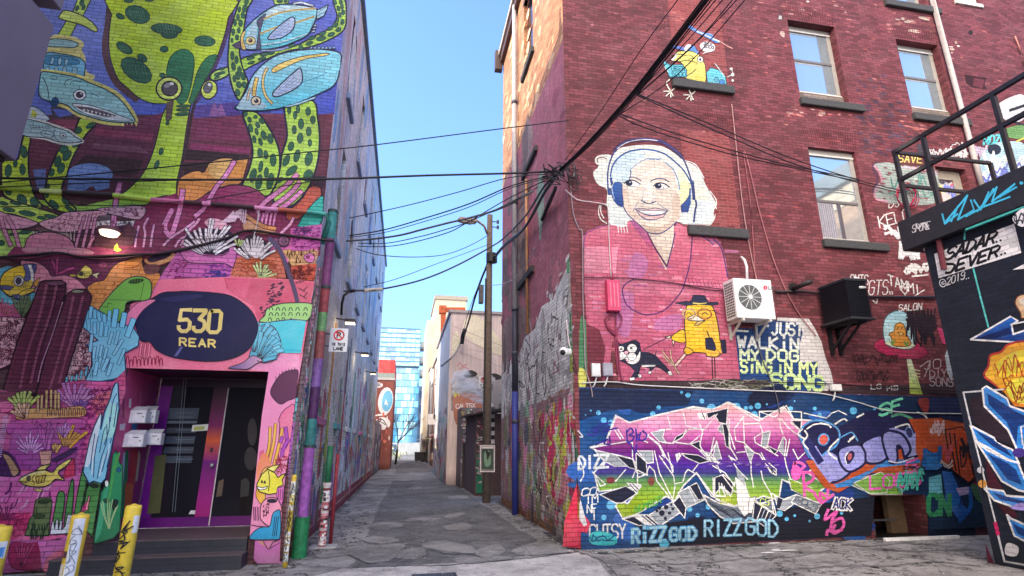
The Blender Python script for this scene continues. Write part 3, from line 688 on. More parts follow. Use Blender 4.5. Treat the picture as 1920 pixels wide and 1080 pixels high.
p.e('6a86c8', 168, 328, 44, 22); p.f('6a86c8>5577be', '130,318 205,318 205,352 180,358 174,344 162,356 136,362 126,360'); p.f('5a68a8', '62,318 86,316 84,352 70,354')
p.f('5a5fb0', '0,262 44,262 40,300 0,300')
# --- squid
p.s('5a3f44', 12, '207,-10 203,40 197,80 199,108 206,132 218,155 236,171 256,186')
p.s('46325a', 9, '438,-10 432,34 424,64 416,90 407,113 398,136 386,158 368,190')
p.s('3a2a34', 6, '346,420 339,330 350,270 358,222 366,190'); 
body = '214,-8 209,27 205,56 204,84 206,104 211,124 222,149 238,164 253,178 269,188 289,194 313,195 309,206 303,220 298,242 291,271 282,298 267,327 249,347 231,362 213,373 160,385 60,372 80,384 110,396 160,394 220,388 276,384 290,372 310,367 329,365 331,344 336,320 342,293 347,258 353,220 360,190 368,183 384,151 396,130 407,107 414,87 422,62 428,33 433,-8'
p.f('c3e62c>a9dc3e', body, DK, 2.0, 1, 3)
p.f('94cf48', '213,373 160,385 110,396 160,394 220,388 276,384 286,374 250,366')
p.at(0, 0, 4.5)
p.spots(SP, '1160 122 110 72 22;1015 138 38 22 25;1405 245 135 46 5;1430 292 70 34 0;1050 405 78 38 32;1200 490 46 30 35;1150 592 150 86 36;1385 415 36 26 0;1370 635 25 20 0;1085 5 40 16 0;1260 -2 40 14 0', DK, 6)
for a in ((1160,122,80), (1405,245,100), (1150,592,110), (1050,405,50)):
    for k in range(-3, 4): p.s('4f7a5a', 5, [(a[0]+k*a[2]/4.2-12, a[1]-a[2]*.38), (a[0]+k*a[2]/4.2+6, a[1]+a[2]*.38)], sm=0)
p.at()
p.f('2f6a48', '314,148 314,124 320,107 333,95 349,93 361,102 364,116 362,140 356,170 348,190 334,192', '2a4a34', 2, 1)
p.f('2f6a48', '407,104 391,106 378,120 369,138 364,156 358,178 354,192 362,192 369,180 384,151 396,131', '2a4a34', 2, 1)
p.spots(SP, '384 77 20 10 5;344 199 14 2.5 0;343 206 13 3 0;342 214 14 3.5 -4;315 224 4 3 -60;314 231 4 3 -60;302 284 4 7 15;294 309 4 9 20', DK, 1.2)
p.f('5a4a44', '312,192 326,188 322,224 310,224')
p.e('d4ee5a', 317, 166, 24, 22, 0, DK, 3, 24); p.e('4a4348', 318, 166, 15, 14, 0, '1c1820', 2, 20); p.e('8a8488', 314, 160, 7, 4, -20); p.e('f4f4ea', 322, 157, 4, 3)
p.e('d4ee5a', 392, 168, 15, 18, 20, DK, 2.5, 20); p.e('5a5a66', 390, 164, 8, 11, 20, DK, 1.5); p.e('e8e8ee', 393, 159, 3, 3)
# --- tentacles left
p.at(0, 220, 4.5)
t1 = '230,100 258,180 240,300 245,480 270,600 310,690 360,755 300,765 200,740 100,700 30,650 12,560 12,440 25,365 140,358 165,300 195,170'
p.f(LIME, t1, DK, 16, 1); p.spots(SP, '200 290 30 55 -10;70 450 28 55 5;190 440 25 48 -5;130 390 18 30 0;185 695 38 52 -35;290 715 34 46 -35;70 632 30 22 20', DK, 5)
t2 = '690,0 810,50 740,130 680,220 620,330 580,430 560,500 530,560 520,650 560,700 640,770 600,806 480,785 400,720 370,660 390,560 410,470 450,370 500,270 570,220 620,150 650,60'
p.f(LIME, t2, DK, 16, 1); p.spots(SP, '660 110 32 28 -40;760 70 40 20 -30;635 235 28 18 -20;540 270 40 38 -45;565 322 30 52 35;487 372 28 48 15;515 430 30 48 20;437 465 22 35 15;405 580 16 22 0;398 650 14 30 10;455 735 52 26 40;555 715 44 20 45;590 775 50 16 30', DK, 5)
p.f('b6e040', '0,670 100,700 250,745 400,790 480,820 510,850 420,875 320,890 200,845 100,815 -20,800', DK, 12, 1); p.spots(SP, '75 780 55 17 8;230 810 75 23 10;350 848 38 15 10;430 838 60 18 12;30 725 40 16 15;130 725 50 13 15', DK, 4)
p.f('a2d85a', '-10,900 150,940 300,960 330,1000 230,1080 -10,1180', DK, 8, 1); p.spots(SP, '215 968 55 18 -8;120 985 45 14 -8;10 1060 30 24 0', DK, 4)
# tentacle top left
p.at(0, 0, 4.5)
p.f('b4dc50', '655,-10 770,-10 700,135 610,115', DK, 9); p.spots(SP, '690 20 18 30 20;650 70 14 26 20;705 60 14 26 20', DK, 4)
p.f('b8de46', '560,175 650,200 590,310 480,310', DK, 8); p.f('c8e454', '500,135 545,85 640,110 700,135 780,190 822,245 800,268 700,215 600,185 500,155', DK, 9, 1)
# --- eels and shark
p.f('f0dc74', '400,420 440,300 560,300 650,320 710,370 690,420 720,480 730,600 800,640 760,680 640,640 380,620', None, 0, 1)
p.f('9ad6d4', '430,330 560,335 640,355 662,378 620,402 520,396 400,388', '25323c', 8, 1); p.f('6ab4dc', '390,450 520,455 640,478 712,520 716,600 690,665 560,630 380,605', '25323c', 9, 1)
p.f('3f7fa8', '390,470 600,480 665,515 640,545 400,545', '25323c', 5, 1)
p.spots('8cc8e0', '440 510 16 34 10;505 515 16 34 10;560 520 16 30 10;630 605 22 42 0;545 600 18 40 0;475 590 18 28 0;400 585 16 24 0', '25323c', 5)
sh = '340,640 365,605 480,620 640,650 760,700 880,750 980,810 1050,880 1100,950 1138,1025 1040,1035 900,1022 760,988 640,945 560,885 470,865 400,850 330,800'
p.s('f2dd6a', 34, '340,600 480,612 640,640 770,690 890,738 1000,800 1070,880 1120,950 1150,1020'); p.s('f2dd6a', 26, '480,880 560,905 640,960 760,1005 900,1040 1040,1050')
for i in range(16):
    x = 560+i*38; y = 905+i*10 if i < 8 else 985+(i-8)*7; p.f('f2dd6a', f'{x},{y} {x+20},{y+34} {x+34},{y+4}')
p.f('7cc6c4>a2dcd4', sh, '22303a', 10, 1)
p.f('e8f0ea', '612,885 640,872 760,890 900,930 1040,985 1120,1018 960,1018 820,990 690,948', '22303a', 6, 1); p.f('5a4a52', '632,894 760,905 900,945 1000,985 880,985 760,955 680,925'); 
for x in range(700, 980, 34): p.f('f4f4ee', f'{x},{918+(x-700)*.22} {x+8},{945+(x-700)*.2} {x+20},{924+(x-700)*.22}')
p.e('f4f4f0', 672, 800, 54, 44, 0, '22303a', 8); p.e('3a2e3a', 672, 800, 32, 28); p.e('d8d8e0', 684, 788, 9, 7)
p.s('22303a', 6, '540,720 560,680 610,665'); p.s('22303a', 5, '590,710 620,680 690,690'); p.e(None, 455, 655, 26, 18, 0, '22303a', 5); p.s('22303a', 5, '760,780 800,800 835,815'); p.s('22303a', 7, '360,650 400,740 420,860 470,900')
p.f('22406a', '440,830 480,820 500,860 470,900 430,890', None, 0, 1)
p.f('b4c8d4', '250,900 330,920 410,990 420,1010 340,1030 230,1000', '22303a', 7, 1); p.f('c8c83a', '270,920 320,960 300,990 260,985')
# small fish at left
p.at(0, 220, 4.5)
p.s('f4f0d8', 24, '230,20 360,40 490,80 590,120 660,175 700,205'); p.s('f4f0d8', 20, '235,160 380,180 480,212 600,228 690,206')
p.f('8fbec4>b8dcd8', '190,20 350,42 480,88 570,118 640,168 692,202 600,216 480,202 380,172 190,148', '22303a', 8, 1)
p.s('22303a', 5, '470,105 450,140 480,190'); p.s('22303a', 4, '430,100 340,85 260,90'); p.s('22303a', 4, '430,150 350,130 250,125'); p.e('e8f4f0', 530, 155, 26, 20, 0, '22303a', 6); p.e('22303a', 532, 155, 10, 9); p.e(None, 400, 140, 60, 26, 10, '22303a', 5)
for x in range(250, 420, 26): p.s('3a5a68', 4, f'{x},60 {x+14},100', sm=0)
# --- tentacles right + butterfly fish
p.at(340, 0, 4.5)
T1 = '505,-10 600,-10 560,70 540,160 525,260 500,350 490,430 500,500 520,580 550,650 560,700 520,800 490,845 450,790 420,700 400,600 393,500 398,400 408,300 430,200 460,100'
T2 = '240,655 280,600 400,565 400,630 290,680'; T3 = '500,500 700,445 850,420 1000,370 1150,290 1255,240 1300,180 1312,120 1280,-10 1375,-10 1392,120 1372,250 1250,335 1100,392 900,430 740,490 600,555 520,590'
for t in (T2, T3, T1): p.f('a4de4a', t, '23243a', 14, 1)
p.f('a4de4a', '770,-10 910,-10 900,30 790,40', '23243a', 10)
p.spots(SP, '535 70 20 35 15;490 80 12 28 10;520 130 18 28;478 145 14 30;500 195 18 30;453 190 14 30;485 255 14 25;438 270 14 28;470 315 16 25;428 340 10 20;430 470 16 40;465 505 16 35;440 560 18 38 -10;490 595 18 35;475 640 18 35 -15;520 645 20 35 -20;447 665 14 30 -10;485 715 22 30 -20;530 715 20 28;475 780 22 30 -15;550 15 18 30 10;310 625 36 14 -15;340 615 30 12 -15;300 655 26 10 -15;345 580 24 10 -15', '23243a', 4)
p.spots(SP, '585 490 34 14 -15;620 460 30 13 -15;700 460 36 15 -15;760 450 30 12 -15;590 530 32 12 -15;680 495 36 13 -15;820 455 28 10 -10;930 385 32 14 -25;1010 400 18 30 -20;1080 365 34 16 -20;1100 320 38 16 -18;1180 325 42 20 -12;1190 285 34 14 -20;1265 290 32 18 -20;1255 240 28 16 -30;1300 210 26 20 -30;1325 250 26 18 -35;1360 185 16 24 10;1320 165 10 22;1365 105 16 24 0;1335 125 14 22;1325 70 14 24 -10;1355 55 14 24 -10;1345 15 14 22 -10;1300 20 12 22 -10;830 10 26 16;880 8 16 14', '23243a', 4)
p.at(340, 220, 4.5)
p.f('a4de4a', '520,-40 640,-40 740,90 800,200 828,300 832,420 812,540 760,640 700,668 600,610 515,578 560,470 590,370 602,280 580,160 550,70', '23243a', 18, 1)
p.f('a4de4a', '880,-130 1110,-140 1150,0 1167,150 1162,300 1140,420 1100,540 1040,640 960,730 840,770 760,660 800,560 832,430 850,300 893,150', '23243a', 18, 1)
p.spots(SP, '575 20 16 25 -20;625 -4 16 14;680 30 22 28 -30;645 65 18 28 -20;585 90 18 38 -15;635 120 14 30 -15;615 185 16 32 -10;668 205 16 36 -15;695 150 22 40 -15;750 180 25 42 -10;665 300 22 40 -5;713 315 18 38 -5;775 360 26 55 0;670 415 18 48 10;605 490 28 60 15;717 465 18 45 5;655 545 28 65 10;750 540 28 72 10;540 -30 18 24 0', '23243a', 5)
p.spots(SP, '1010 55 24 45;953 105 18 38;1075 120 22 40;1003 175 26 45 5;925 245 25 40 15;1085 215 16 30;975 325 25 55 15;885 365 25 52 25;1075 350 32 60 12;930 450 60 28 -40;1070 495 40 55 15;830 530 35 18 -40;1110 20 22 35;960 -20 16 34;1070 -50 22 36;910 -60 16 34;985 -70 16 34', '23243a', 5)
p.at(340, 0, 4.5)
p.f('7ccbe6>4fbad8', '500,350 520,270 600,180 700,100 800,45 900,35 1040,50 1140,75 1150,110 1110,220 1060,300 960,350 860,390 760,412 650,418 540,412', '23243a', 12, 1)
p.f('b4ddec', '710,110 800,60 960,48 1100,70 900,90 710,150', None, 0, 1); p.f('9fd0e8', '545,330 590,200 645,165 635,300 630,400 550,405', None, 0, 1)
p.f('8fc4e4', '1145,85 1180,70 1240,38 1225,90 1200,135 1140,165', '23243a', 9); p.s('23243a', 4, '1160,100 1220,60', sm=0); p.s('23243a', 4, '1160,130 1215,95', sm=0)
for i, y in enumerate((215, 240, 265)): p.f('cfe2f0', f'{1100-i*8},{y} {1140-i*6},{y-10} {1138-i*6},{y+8}', '23243a', 5)
p.s('cfe2f0', 16, '950,30 1010,18 1060,35 1110,45'); p.s('23243a', 5, '940,24 1010,12 1070,28 1125,45')
p.f('4a4a62', '638,175 712,115 685,200 664,300 672,402 632,412 642,330 652,250', '23243a', 4, 1)
p.f('f0bc58', '512,280 545,262 525,330 545,412 512,412 500,340', '23243a', 5, 1); p.f('4a4260', '428,380 492,345 505,412 455,402', '23243a', 5)
for a, b in (('700,160 820,110 960,85 1130,72', 9), ('668,282 800,232 950,195 1120,140', 9)): p.s('d8b468', 17, a); p.s('6a5240', 4, a)
p.s('e8e8e0', 6, '680,380 850,350 1000,305 1060,285'); p.s('23243a', 4, '680,390 850,362 1000,316')
p.e('f4d878', 583, 345, 42, 36, 0, '23243a', 6); p.e('4a2c30', 583, 342, 18, 18); p.e('ffffff', 578, 336, 5, 5)
p.f('9fb6e4', '728,322 800,240 900,160 948,145 958,200 930,262 860,312 780,332', '23243a', 10, 1)
for i in range(5): p.s('5a70b0', 4, f'{745+i*14},{322-i*4} {900+i*11},{170+i*26}', sm=0)
p.s('7a88b0', 14, '680,425 780,425 870,410 900,400')
p.f('86cfea>3fb0d6', '452,912 510,850 560,730 600,640 680,550 800,470 950,430 1100,415 1240,420 1345,455 1338,560 1322,660 1270,735 1150,795 1000,862 850,910 700,932 560,932', '23243a', 12, 1)
p.f('9fd2ee', '470,908 560,760 610,650 680,570 720,560 660,700 640,800 720,905 560,925', None, 0, 1); p.f('6fc6e4', '900,450 1200,430 1330,470 1310,620 1100,560', None, 0, 1)
p.f('f0bc58', '775,570 900,510 1050,470 1228,450 1232,466 1050,498 920,548 782,612', '23243a', 6, 1); p.s('23243a', 26, '725,575 695,640 688,720 712,810 765,872'); p.s('f0c068', 16, '725,575 695,640 688,720 712,810 765,872')
p.s('23243a', 38, '635,665 620,730 612,800'); p.s('f0bc58', 26, '635,665 620,730 612,800'); p.s('23243a', 24, '582,750 565,800 560,840'); p.s('e8c8a0', 14, '582,750 565,800 560,840')
p.e('f4dcb0', 630, 852, 42, 40, 0, '23243a', 9); p.e('2a2230', 632, 850, 20, 20); p.e('f4f4ee', 625, 842, 6, 5); p.f('b0c8e8', '612,890 650,885 640,910')
p.f('a4bce8', '772,785 860,690 950,610 1005,575 1022,680 980,735 900,782 800,818', '23243a', 11, 1)
for i in range(5): p.s('5a70b0', 4, f'{790+i*16},{790-i*2} {950+i*14},{620+i*24}', sm=0)
p.s('2a6a9a', 5, '1000,700 1150,650 1230,610'); p.f('8cc4e4', '850,905 1000,860 1140,810 1130,830 1000,880 900,905', '23243a', 5)
for x in range(1080, 1290, 32): p.f('8fb8dc', f'{x},412 {x+18},388 {x+30},410', '23243a', 4)
# --- reef, middle band
p.at()
p.f('7c2a4c>6c2646', '200,480 236,440 245,440 250,415 262,395 280,378 330,362 372,373 400,358 425,349 450,347 475,353 495,367 506,381 545,395 605,385 600,480', None, 0)
p.f('8a305a', '372,373 400,358 425,349 450,347 475,353 495,367 500,384 440,386 390,384', DK, 2, 1)
p.f('f29048>e07c44', '336,378 334,340 352,325 371,320 382,323 391,309 409,299 429,297 438,302 464,296 460,320 451,344 430,347 395,358 369,375', DK, 2, 1); p.f('f4a860', '391,309 409,299 429,297 438,302 432,325 410,335 392,326', None, 0, 1)
p.f('b04a3c', '602,354 591,349 580,351 567,371 549,389 536,398 540,413 558,411 582,396 600,376', DK, 2.5, 1)
p.f('2fa898', '604,367 575,395 562,416 560,425 584,427 602,418 606,393', '1c3a40', 2, 1)
p.at(340, 220, 4.5)
fingers(p, 'e87cba', '4a1838', 34, '640,800 700,720 790,650 880,580 975,485;700,830 790,740 860,690 940,620 995,550;790,800 850,760 920,710 1010,625;120,830 180,780 230,700 300,580 370,500 445,375', 7)
for x in range(640, 810, 34): p.s('4a1838', 26, [(x, 960), (x+6, 880), (x+20, 810)]); p.s('e07ab8', 17, [(x, 960), (x+6, 880), (x+20, 810)])
p.f('d88a60', '515,900 540,865 620,880 700,930 800,960 720,990 600,970 530,950', '4a2030', 8, 1); p.s('4a2030', 44, '550,830 620,880 700,920 790,940'); p.s('c87848', 30, '550,830 620,880 700,920 790,940')
fingers(p, 'e88cb8', '4a1838', 22, '840,980 880,940 920,900 945,850;0,1080 60,960 120,900 150,860', 6)
p.at(0, 220, 4.5)
fingers(p, 'e878b4', '5a1c40', 40, '955,950 965,800 985,670 1012,560;1390,900 1440,800 1450,790;1400,960 1440,1000 1480,900 1520,760 1540,620', 8)
p.s('e878b4', 26, '1400,890 1400,950 1440,1000'); 
fingers(p, 'e48cc0', '4a1838', 18, '1140,1090 1150,1000 1170,920;1210,1090 1225,980 1215,920 1250,850;1270,1090 1285,980 1300,910;1380,1080 1450,1010 1560,940 1640,880;1480,1090 1520,1030 1600,990', 5)
p.f('e88ca8', '-20,800 60,815 180,840 320,890 240,930 120,945 -20,940', DK, 8, 1); squig(p, '9a3a60', '0,815 160,845 300,888 100,935 0,930', 30, 12, 4, 3)
fingers(p, 'e884a8', '5a2040', 30, '10,850 40,960 90,1080;60,840 120,950 160,1090', 6)
p.f('e894a4', '330,890 480,840 560,800 740,790 880,790 900,830 800,870 820,930 700,950 560,970 420,950', DK, 8, 1); squig(p, '6a2440', '360,890 560,820 860,800 800,930 460,950', 60, 14, 5, 5)
p.f('e8a0b8', '820,770 1000,755 1220,755 1180,860 990,830 880,800', DK, 6, 1); squig(p, '6a2440', '840,775 1210,760 1160,840 980,820', 60, 14, 5, 7)
p.f('5a4a52', '820,830 930,820 940,870 830,870'); p.f('f0d8e0', '810,880 930,870 930,910 810,915'); p.f('e8d8dc', '985,880 1140,870 1120,920 985,920'); squig(p, '3a1c30', '810,875 1140,872 1120,918 810,912', 40, 10, 4, 8)
p.f('8a7a68', '330,950 560,970 600,1000 580,1060 540,1030 420,980 330,985'); fingers(p, 'c8a0a0', '4a2a30', 10, '570,1020 560,960;600,1030 595,955;625,1040 630,950', 4)
fingers(p, 'd07a9a', '4a1838', 22, '640,1090 680,940 710,840;700,1090 740,920 760,830;760,1090 790,930 805,850;740,1120 780,1030 850,980', 6)
p.f('4a2a38', '820,940 1100,900 1160,960 1120,1080 790,1090 800,1000')
p.f('e8e0e0', '275,985 285,950 300,985 312,945 325,985 340,945 352,985 362,960 366,1005 280,1000', '3a2030', 4)
p.f('d8788c>b85a78', '210,1090 240,1010 320,975 440,970 540,995 610,1050 640,1130 640,1170 210,1170', DK, 9, 1)
# dark band and hump under the conduit
p.at(0, 440, 4.5)
p.f('7e3050', '60,170 120,100 220,110 640,120 820,100 1100,150 1300,140 1300,200 1080,220 940,320 880,380 740,450 430,340 170,230 60,200', None, 0, 0)
p.f('c87888', '215,110 640,110 780,140 760,170 520,160 300,150 215,150', None, 0, 1); p.f('5a2440', '700,190 1100,180 1000,240 930,300 880,380 740,440 700,400 560,330 430,330 300,220', None, 0, 1)
fingers(p, 'a83a68', '4a1838', 20, '480,340 460,270 440,220;480,340 480,260 485,210;500,330 560,300 620,280', 6)
p.e('8a3c5c', 868, 252, 38, 30, 0, '4a2038', 6)
p.f('e8788c', '170,240 240,220 330,240 400,290 440,350 540,340 640,370 710,430 720,470 640,500 420,520 280,480', DK, 9, 1)
p.f('4fa0bc', '-10,290 60,265 110,270 0,400', None, 0); p.f('58b0cc', '-10,450 60,520 160,560 280,490 300,500 240,620 120,640 -10,560', None, 0)
squig(p, '24506a', '0,470 280,500 220,620 0,570', 30, 16, 5, 9)
p.f('f2b92e', '0,400 20,340 80,290 160,262 240,260 280,300 285,380 260,450 170,500 90,520 30,480 0,450', DK, 10, 1)
p.f('4a4a78', '200,255 300,250 296,320 240,390 205,380 215,320', DK, 6, 1); p.f('ece6d0', '235,255 262,255 285,330 282,400 262,380 255,310'); p.f('4a4a78', '0,430 60,430 120,440 80,470 10,462', DK, 5); p.f('4a4a78', '100,510 200,500 240,480 220,530 130,540', DK, 5)
p.e('d8d0c0', 158, 390, 44, 46, 0, DK, 6); p.e('3a3040', 156, 390, 26, 32); p.f('f2b92e', '150,500 220,460 300,450 280,480 180,520', DK, 6); p.f('e8902a', '280,400 340,360 320,420 300,450', DK, 5)
for x in (190, 210, 225): p.s(DK, 5, f'{x},400 {x-15},450', sm=0)
p.s('f4c840', 14, '595,342 650,345'); p.f('f4d058', '650,340 680,300 720,258 770,290 775,330 740,365 680,368 640,350', DK, 7, 1); p.e('3a3430', 685, 330, 22, 20, 0, '8a7a30', 4); p.f('f4e098', '775,335 845,318 820,345 825,370 790,350', DK, 4); p.s(DK, 5, '712,320 715,360'); p.s(DK, 5, '725,330 750,320 760,345 725,350'); p.f('f4d040', '965,95 990,70 1000,110 1030,130 990,145 960,130')
p.f('f07a38>f08a48', '735,450 800,400 880,380 930,300 1000,235 1090,205 1200,180 1200,240 1240,320 1350,330 1330,460 1290,540 1240,550 1050,570 830,640 760,600 775,520', DK, 8, 1)
for i in range(60): q = RM.uniform(760, 1000); p.e('b8482a', q, RM.uniform(470, 600)-(q-760)*.4, 7, 4, 0, n=5)
p.f('f0905a', '1215,220 1290,170 1400,145 1470,155 1480,190 1400,240 1290,262', '8a3a28', 7, 1); p.f('2a1a30', '1240,200 1320,165 1420,150 1440,175 1360,215 1270,232', '8a4a30', 6, 1); p.s('8a3a28', 6, '1050,280 1150,270 1210,200'); p.f('6a3a40', '1220,260 1340,255 1330,320 1230,330', None, 0, 1)
p.at()
p.f('d0509c|d8589c', '330,475 345,465 365,468 470,468 600,440 596,470 470,520 300,520 283,560 288,545 305,515', None, 0); 
p.f('d858a4|b850a0', '283,552 300,520 320,490 336,466 380,480 435,478 436,500 430,522 330,520', None, 0)
dashes(p, '8a2060', '330,485 355,485 335,530 305,530', 60, 3, 1.2, -15, 2); dashes(p, '7a2f80', '390,490 440,485 432,518 380,518', 60, 3.5, 1.3, -12, 3); dashes(p, '40307a', '395,508 425,505 422,520 385,520', 36, 3.5, 1.5, -12, 33)
p.f('c2583f>c8604e', '434,505 445,483 470,476 512,470 522,468 532,495 536,522 432,524', None, 0); p.f('a8482f', '450,490 500,485 520,500 500,510 460,506', None, 0, 1)
for i in range(160): p.e(RM.choice(['8a3026', 'e07a5a']), RM.uniform(438, 532), RM.uniform(488, 522), 2.4, .8, RM.uniform(-30, 20), n=5)
p.f('d09858|c8886a', '530,470 560,462 598,470 590,500 548,500'); p.f('c04a38', '546,498 594,494 590,526 545,526'); squig(p, '5a1c20', '546,500 592,496 588,524 546,524', 46, 4.5, 1.3, 12); dashes(p, '4a2a20', '535,470 595,466 590,490 545,492', 40, 1, 4, 10, 4)
p.f('d054a0|b850a0', '545,428 604,420 600,462 575,470 545,470'); dashes(p, '8a2a70', '548,430 600,424 596,465 548,465', 70, 3, 1.4, -20, 6); squig(p, '4a2060', '552,428 585,426 580,440 552,440', 22, 4, 1.2, 14)
p.f('dd6aa8', '570,480 582,474 590,482 586,492 574,490', DK, 1.3, 1); p.e('7a2a5a', 577, 482, 4, 3)
# anemones
p.f('e068a8|d060a8', '337,470 345,460 372,476 400,480 425,476 432,458 440,462 444,478 438,500 436,502 420,494 380,494 350,490', DK, 1.6, 1)
p.f('2a1a30', '346,462 352,440 400,425 440,440 432,460 424,474 400,478 372,474', None, 0, 1); p.e('e090a8', 405, 420, 22, 10, 10)
fan(p, 'efdbe6', DK, 392, 482, 15, 158, 22, 14, 62, 4.4, 1.2, .18, 4); fan(p, 'efdbe6', DK, 398, 474, 9, 150, 30, 4, 34, 4, 1.1, .2, 8)
for i in range(7): p.s('e8b0d0', 3, [(415+i*4, 418-i*.5), (430+i*5, 405-i*3), (438+i*3.4, 396+i*4)], sm=1)
p.f('2a1c2c', '452,470 455,452 468,440 490,445 505,465 500,478 470,480', None, 0, 1); fan(p, 'efdde8', DK, 478, 492, 16, 150, 30, 14, 44, 4, 1.1, .15, 12); fan(p, 'efdde8', None, 480, 484, 9, 140, 40, 2, 26, 3.4, 1, .2, 13)
fan(p, 'b8d868', DK, 448, 464, 5, 120, 50, 3, 14, 2.4, .8, .2, 2); fan(p, 'cfe48a', DK, 490, 520, 7, 130, 20, 3, 24, 3.4, .9, .2, 5); p.s('cfe48a', 3, '484,518 500,519 518,513')
p.f('6a3a5a', '508,455 516,445 530,452 524,466', DK, 1.5); p.e('7a4a6a', 532, 452, 10, 10, 0, DK, 1.6); p.s(DK, 1.2, '528,452 532,447 537,452 532,457 529,454')
# --- flat panel around the door (smooth metal cladding)
p.m = 1; p.minl = 30
p.at()
p.f('f0607e>e85c7c', '283,556 300,524 430,519 545,524 590,528 562,692 505,697 240,690 236,690 228,660 235,620 245,570', None, 0)
p.f('cf4562', '420,521 545,525 590,530 580,572 500,590 483,600 476,575 440,553 424,540', None, 0); p.f('e0506e', '424,524 470,524 460,560 430,548')
p.f('ee80b0', '440,690 470,675 520,662 562,665 560,696 505,697', None, 0)
p.s('3c3050', 8, '505,447 525,470 540,508 551,540 558,567', taper=False); p.s('3c3050', 5, '551,540 557,570')
for q in ('555,531 566,524', '562,530 570,526', '560,540 572,546', '568,545 576,538', '562,552 575,560', '570,556 576,548'): p.s('6a2038', 2, q, sm=0)
dashes(p, '3a1838', '505,530 535,530 520,575 500,572', 46, 3, 1.4, -8, 22); dashes(p, '3a1838', '490,575 510,575 496,592 484,590', 12, 3, 1.5, -8, 23)
p.f('8fd26c', '486,602 496,592 500,580 516,572 540,568 587,571 575,602 545,600 504,605', DK, 2, 1); 
for q in range(16): x = 506+(q % 6)*13+RM.uniform(-2, 2); y = 578+(q//6)*10+RM.uniform(-1, 1); p.s('1c3028', 1.6, f'{x-3},{y+4} {x-1},{y-1} {x+2},{y-1} {x+4},{y+4}')
p.f('3cc6e2>34bcd8', '486,606 504,605 545,600 574,602 564,662 528,662 524,650 500,640', None, 0); p.s('24a0c4', 4, '500,650 528,655 564,658'); p.s('3a2a6a', 1.4, '504,604 545,599 574,601')
p.f('4aa2cc', '466,672 480,632 492,610 512,612 524,632 526,650 512,668 490,674 474,672', DK, 1.6, 1)
fan(p, '56b4dc', DK, 478, 665, 7, 100, 42, 8, 58, 7.5, 1, .12, 3); fan(p, '56b4dc', DK, 486, 672, 8, 88, 15, 6, 44, 7, 1, .14, 6); fan(p, '4aa6d0', DK, 492, 676, 6, 80, 10, 3, 27, 6, 1, .2, 9)
p.f('3a3a78|c888b0', '428,690 455,680 470,668 480,668 492,676 480,682 465,692 450,692', DK, 1.5, 1); p.s(DK, 1.6, '482,676 495,680 512,676 524,664')
p.f('121338', '253,602 257,588 264,576 285,560 305,549 330,547 350,546 370,547 400,549 430,554 452,566 471,583 482,604 483,620 476,640 465,655 445,668 415,676 385,677 350,674 318,668 292,655 281,641 266,640 258,622', '0a0a24', 2, 1, 3)
p.f('4a4a86', '338,650 344,650 332,668 326,668'); p.f('20204a', '300,560 360,552 380,556 330,566', None, 0, 1)
YG = 'f7d06a'
for q in ('358,581 340,581 337,600 351,599 356,604 355,616 349,621 340,621 335,616 335,612', '364,582 386,582 385,586 374,598 382,602 384,607 383,615 377,621 367,621 363,617 363,613'): p.s(YG, 7.4, q, sm=0)
p.s(YG, 7.4, '397,583 411,583 415,587 412,617 407,623 394,623 390,619 393,588 397,583', sm=0)
p.t(YG, 'REAR', 337, 647.5, 409, 651.5, 13.5, 3.6, 0, 1.5)
# pink cloud left of the oval, small corals under it
p.f('f26c92', '232,606 240,586 262,566 292,562 272,578 258,595 252,612 246,625 236,620', DK, 1.2, 1)
for x in range(236, 302, 7): y = 672+RM.uniform(-3, 5); p.s('7a1030', 1.8, f'{x},{y+12} {x+1},{y} {x+5},{y-1} {x+6},{y+11}')
for x in range(262, 286, 8): p.s('7a1030', 5, f'{x},668 {x+3},645'); p.s('f26c8a', 3, f'{x},668 {x+3},645')
# green sponge and orange behind it (brick + box)
p.f('66a83e', '184,586 200,560 222,536 240,522 262,518 280,525 284,540 278,562 240,566 234,582 222,606 214,612 190,612', DK, 2, 1); p.e('20301c', 255, 527, 15, 4.5, -8, '3c7030', 1.2)
for x in range(243, 268, 5): p.s('4a8a3a', 1, f'{x},529 {x+.5},523', sm=0)
p.s('2a4a20', 1, '204,562 240,563 262,563', sm=0); p.s('2a4a20', 1, '262,565 268,540 270,530', sm=0); p.s('2a4a20', 1.2, '192,575 202,576 202,568 210,570', sm=0)
# --- brick part, lower left
p.m = 0
p.at(0, 440, 4.5)
p.f('c04a78', '-20,580 120,600 200,700 -20,720'); fan(p, 'd05a70', '5a1c38', 40, 690, 12, 130, 10, 20, 130, 8, 3, .2, 4); fan(p, '5a6a48', '28301c', 190, 690, 8, 120, 50, 10, 150, 18, 4, .25, 6)
p.f('f0a2a8>e890a0', '-20,690 220,700 180,800 140,900 100,1090 -20,1140', '3a1828', 8); squig(p, '5a2434', '-10,700 210,705 100,1080 -10,1100', 150, 22, 6, 10)
p.f('f0a2a8', '690,770 760,790 810,840 825,890 780,920 730,940 770,1000 770,1100 740,1230 560,1230 600,1030', '3a1828', 8, 0); squig(p, '5a2434', '680,790 800,850 760,1000 740,1200 590,1200 640,950', 150, 22, 6, 11)
tb = '62253c|4a1c30'
p.f(tb, '340,400 380,385 520,385 558,410 548,500 520,600 470,780 420,930 370,1090 300,1330 230,1420 60,1360 30,1300 90,1090 150,900 250,640', '241018', 12); p.f(tb, '565,500 620,465 720,460 768,515 755,600 690,780 640,930 590,1090 530,1290 480,1370 300,1380 370,1090 440,860 520,640', '241018', 12)
for q in ('395,420 330,700 230,1000 170,1290', '480,420 430,650 330,950 260,1250'): p.s('8a3f58', 22, q)
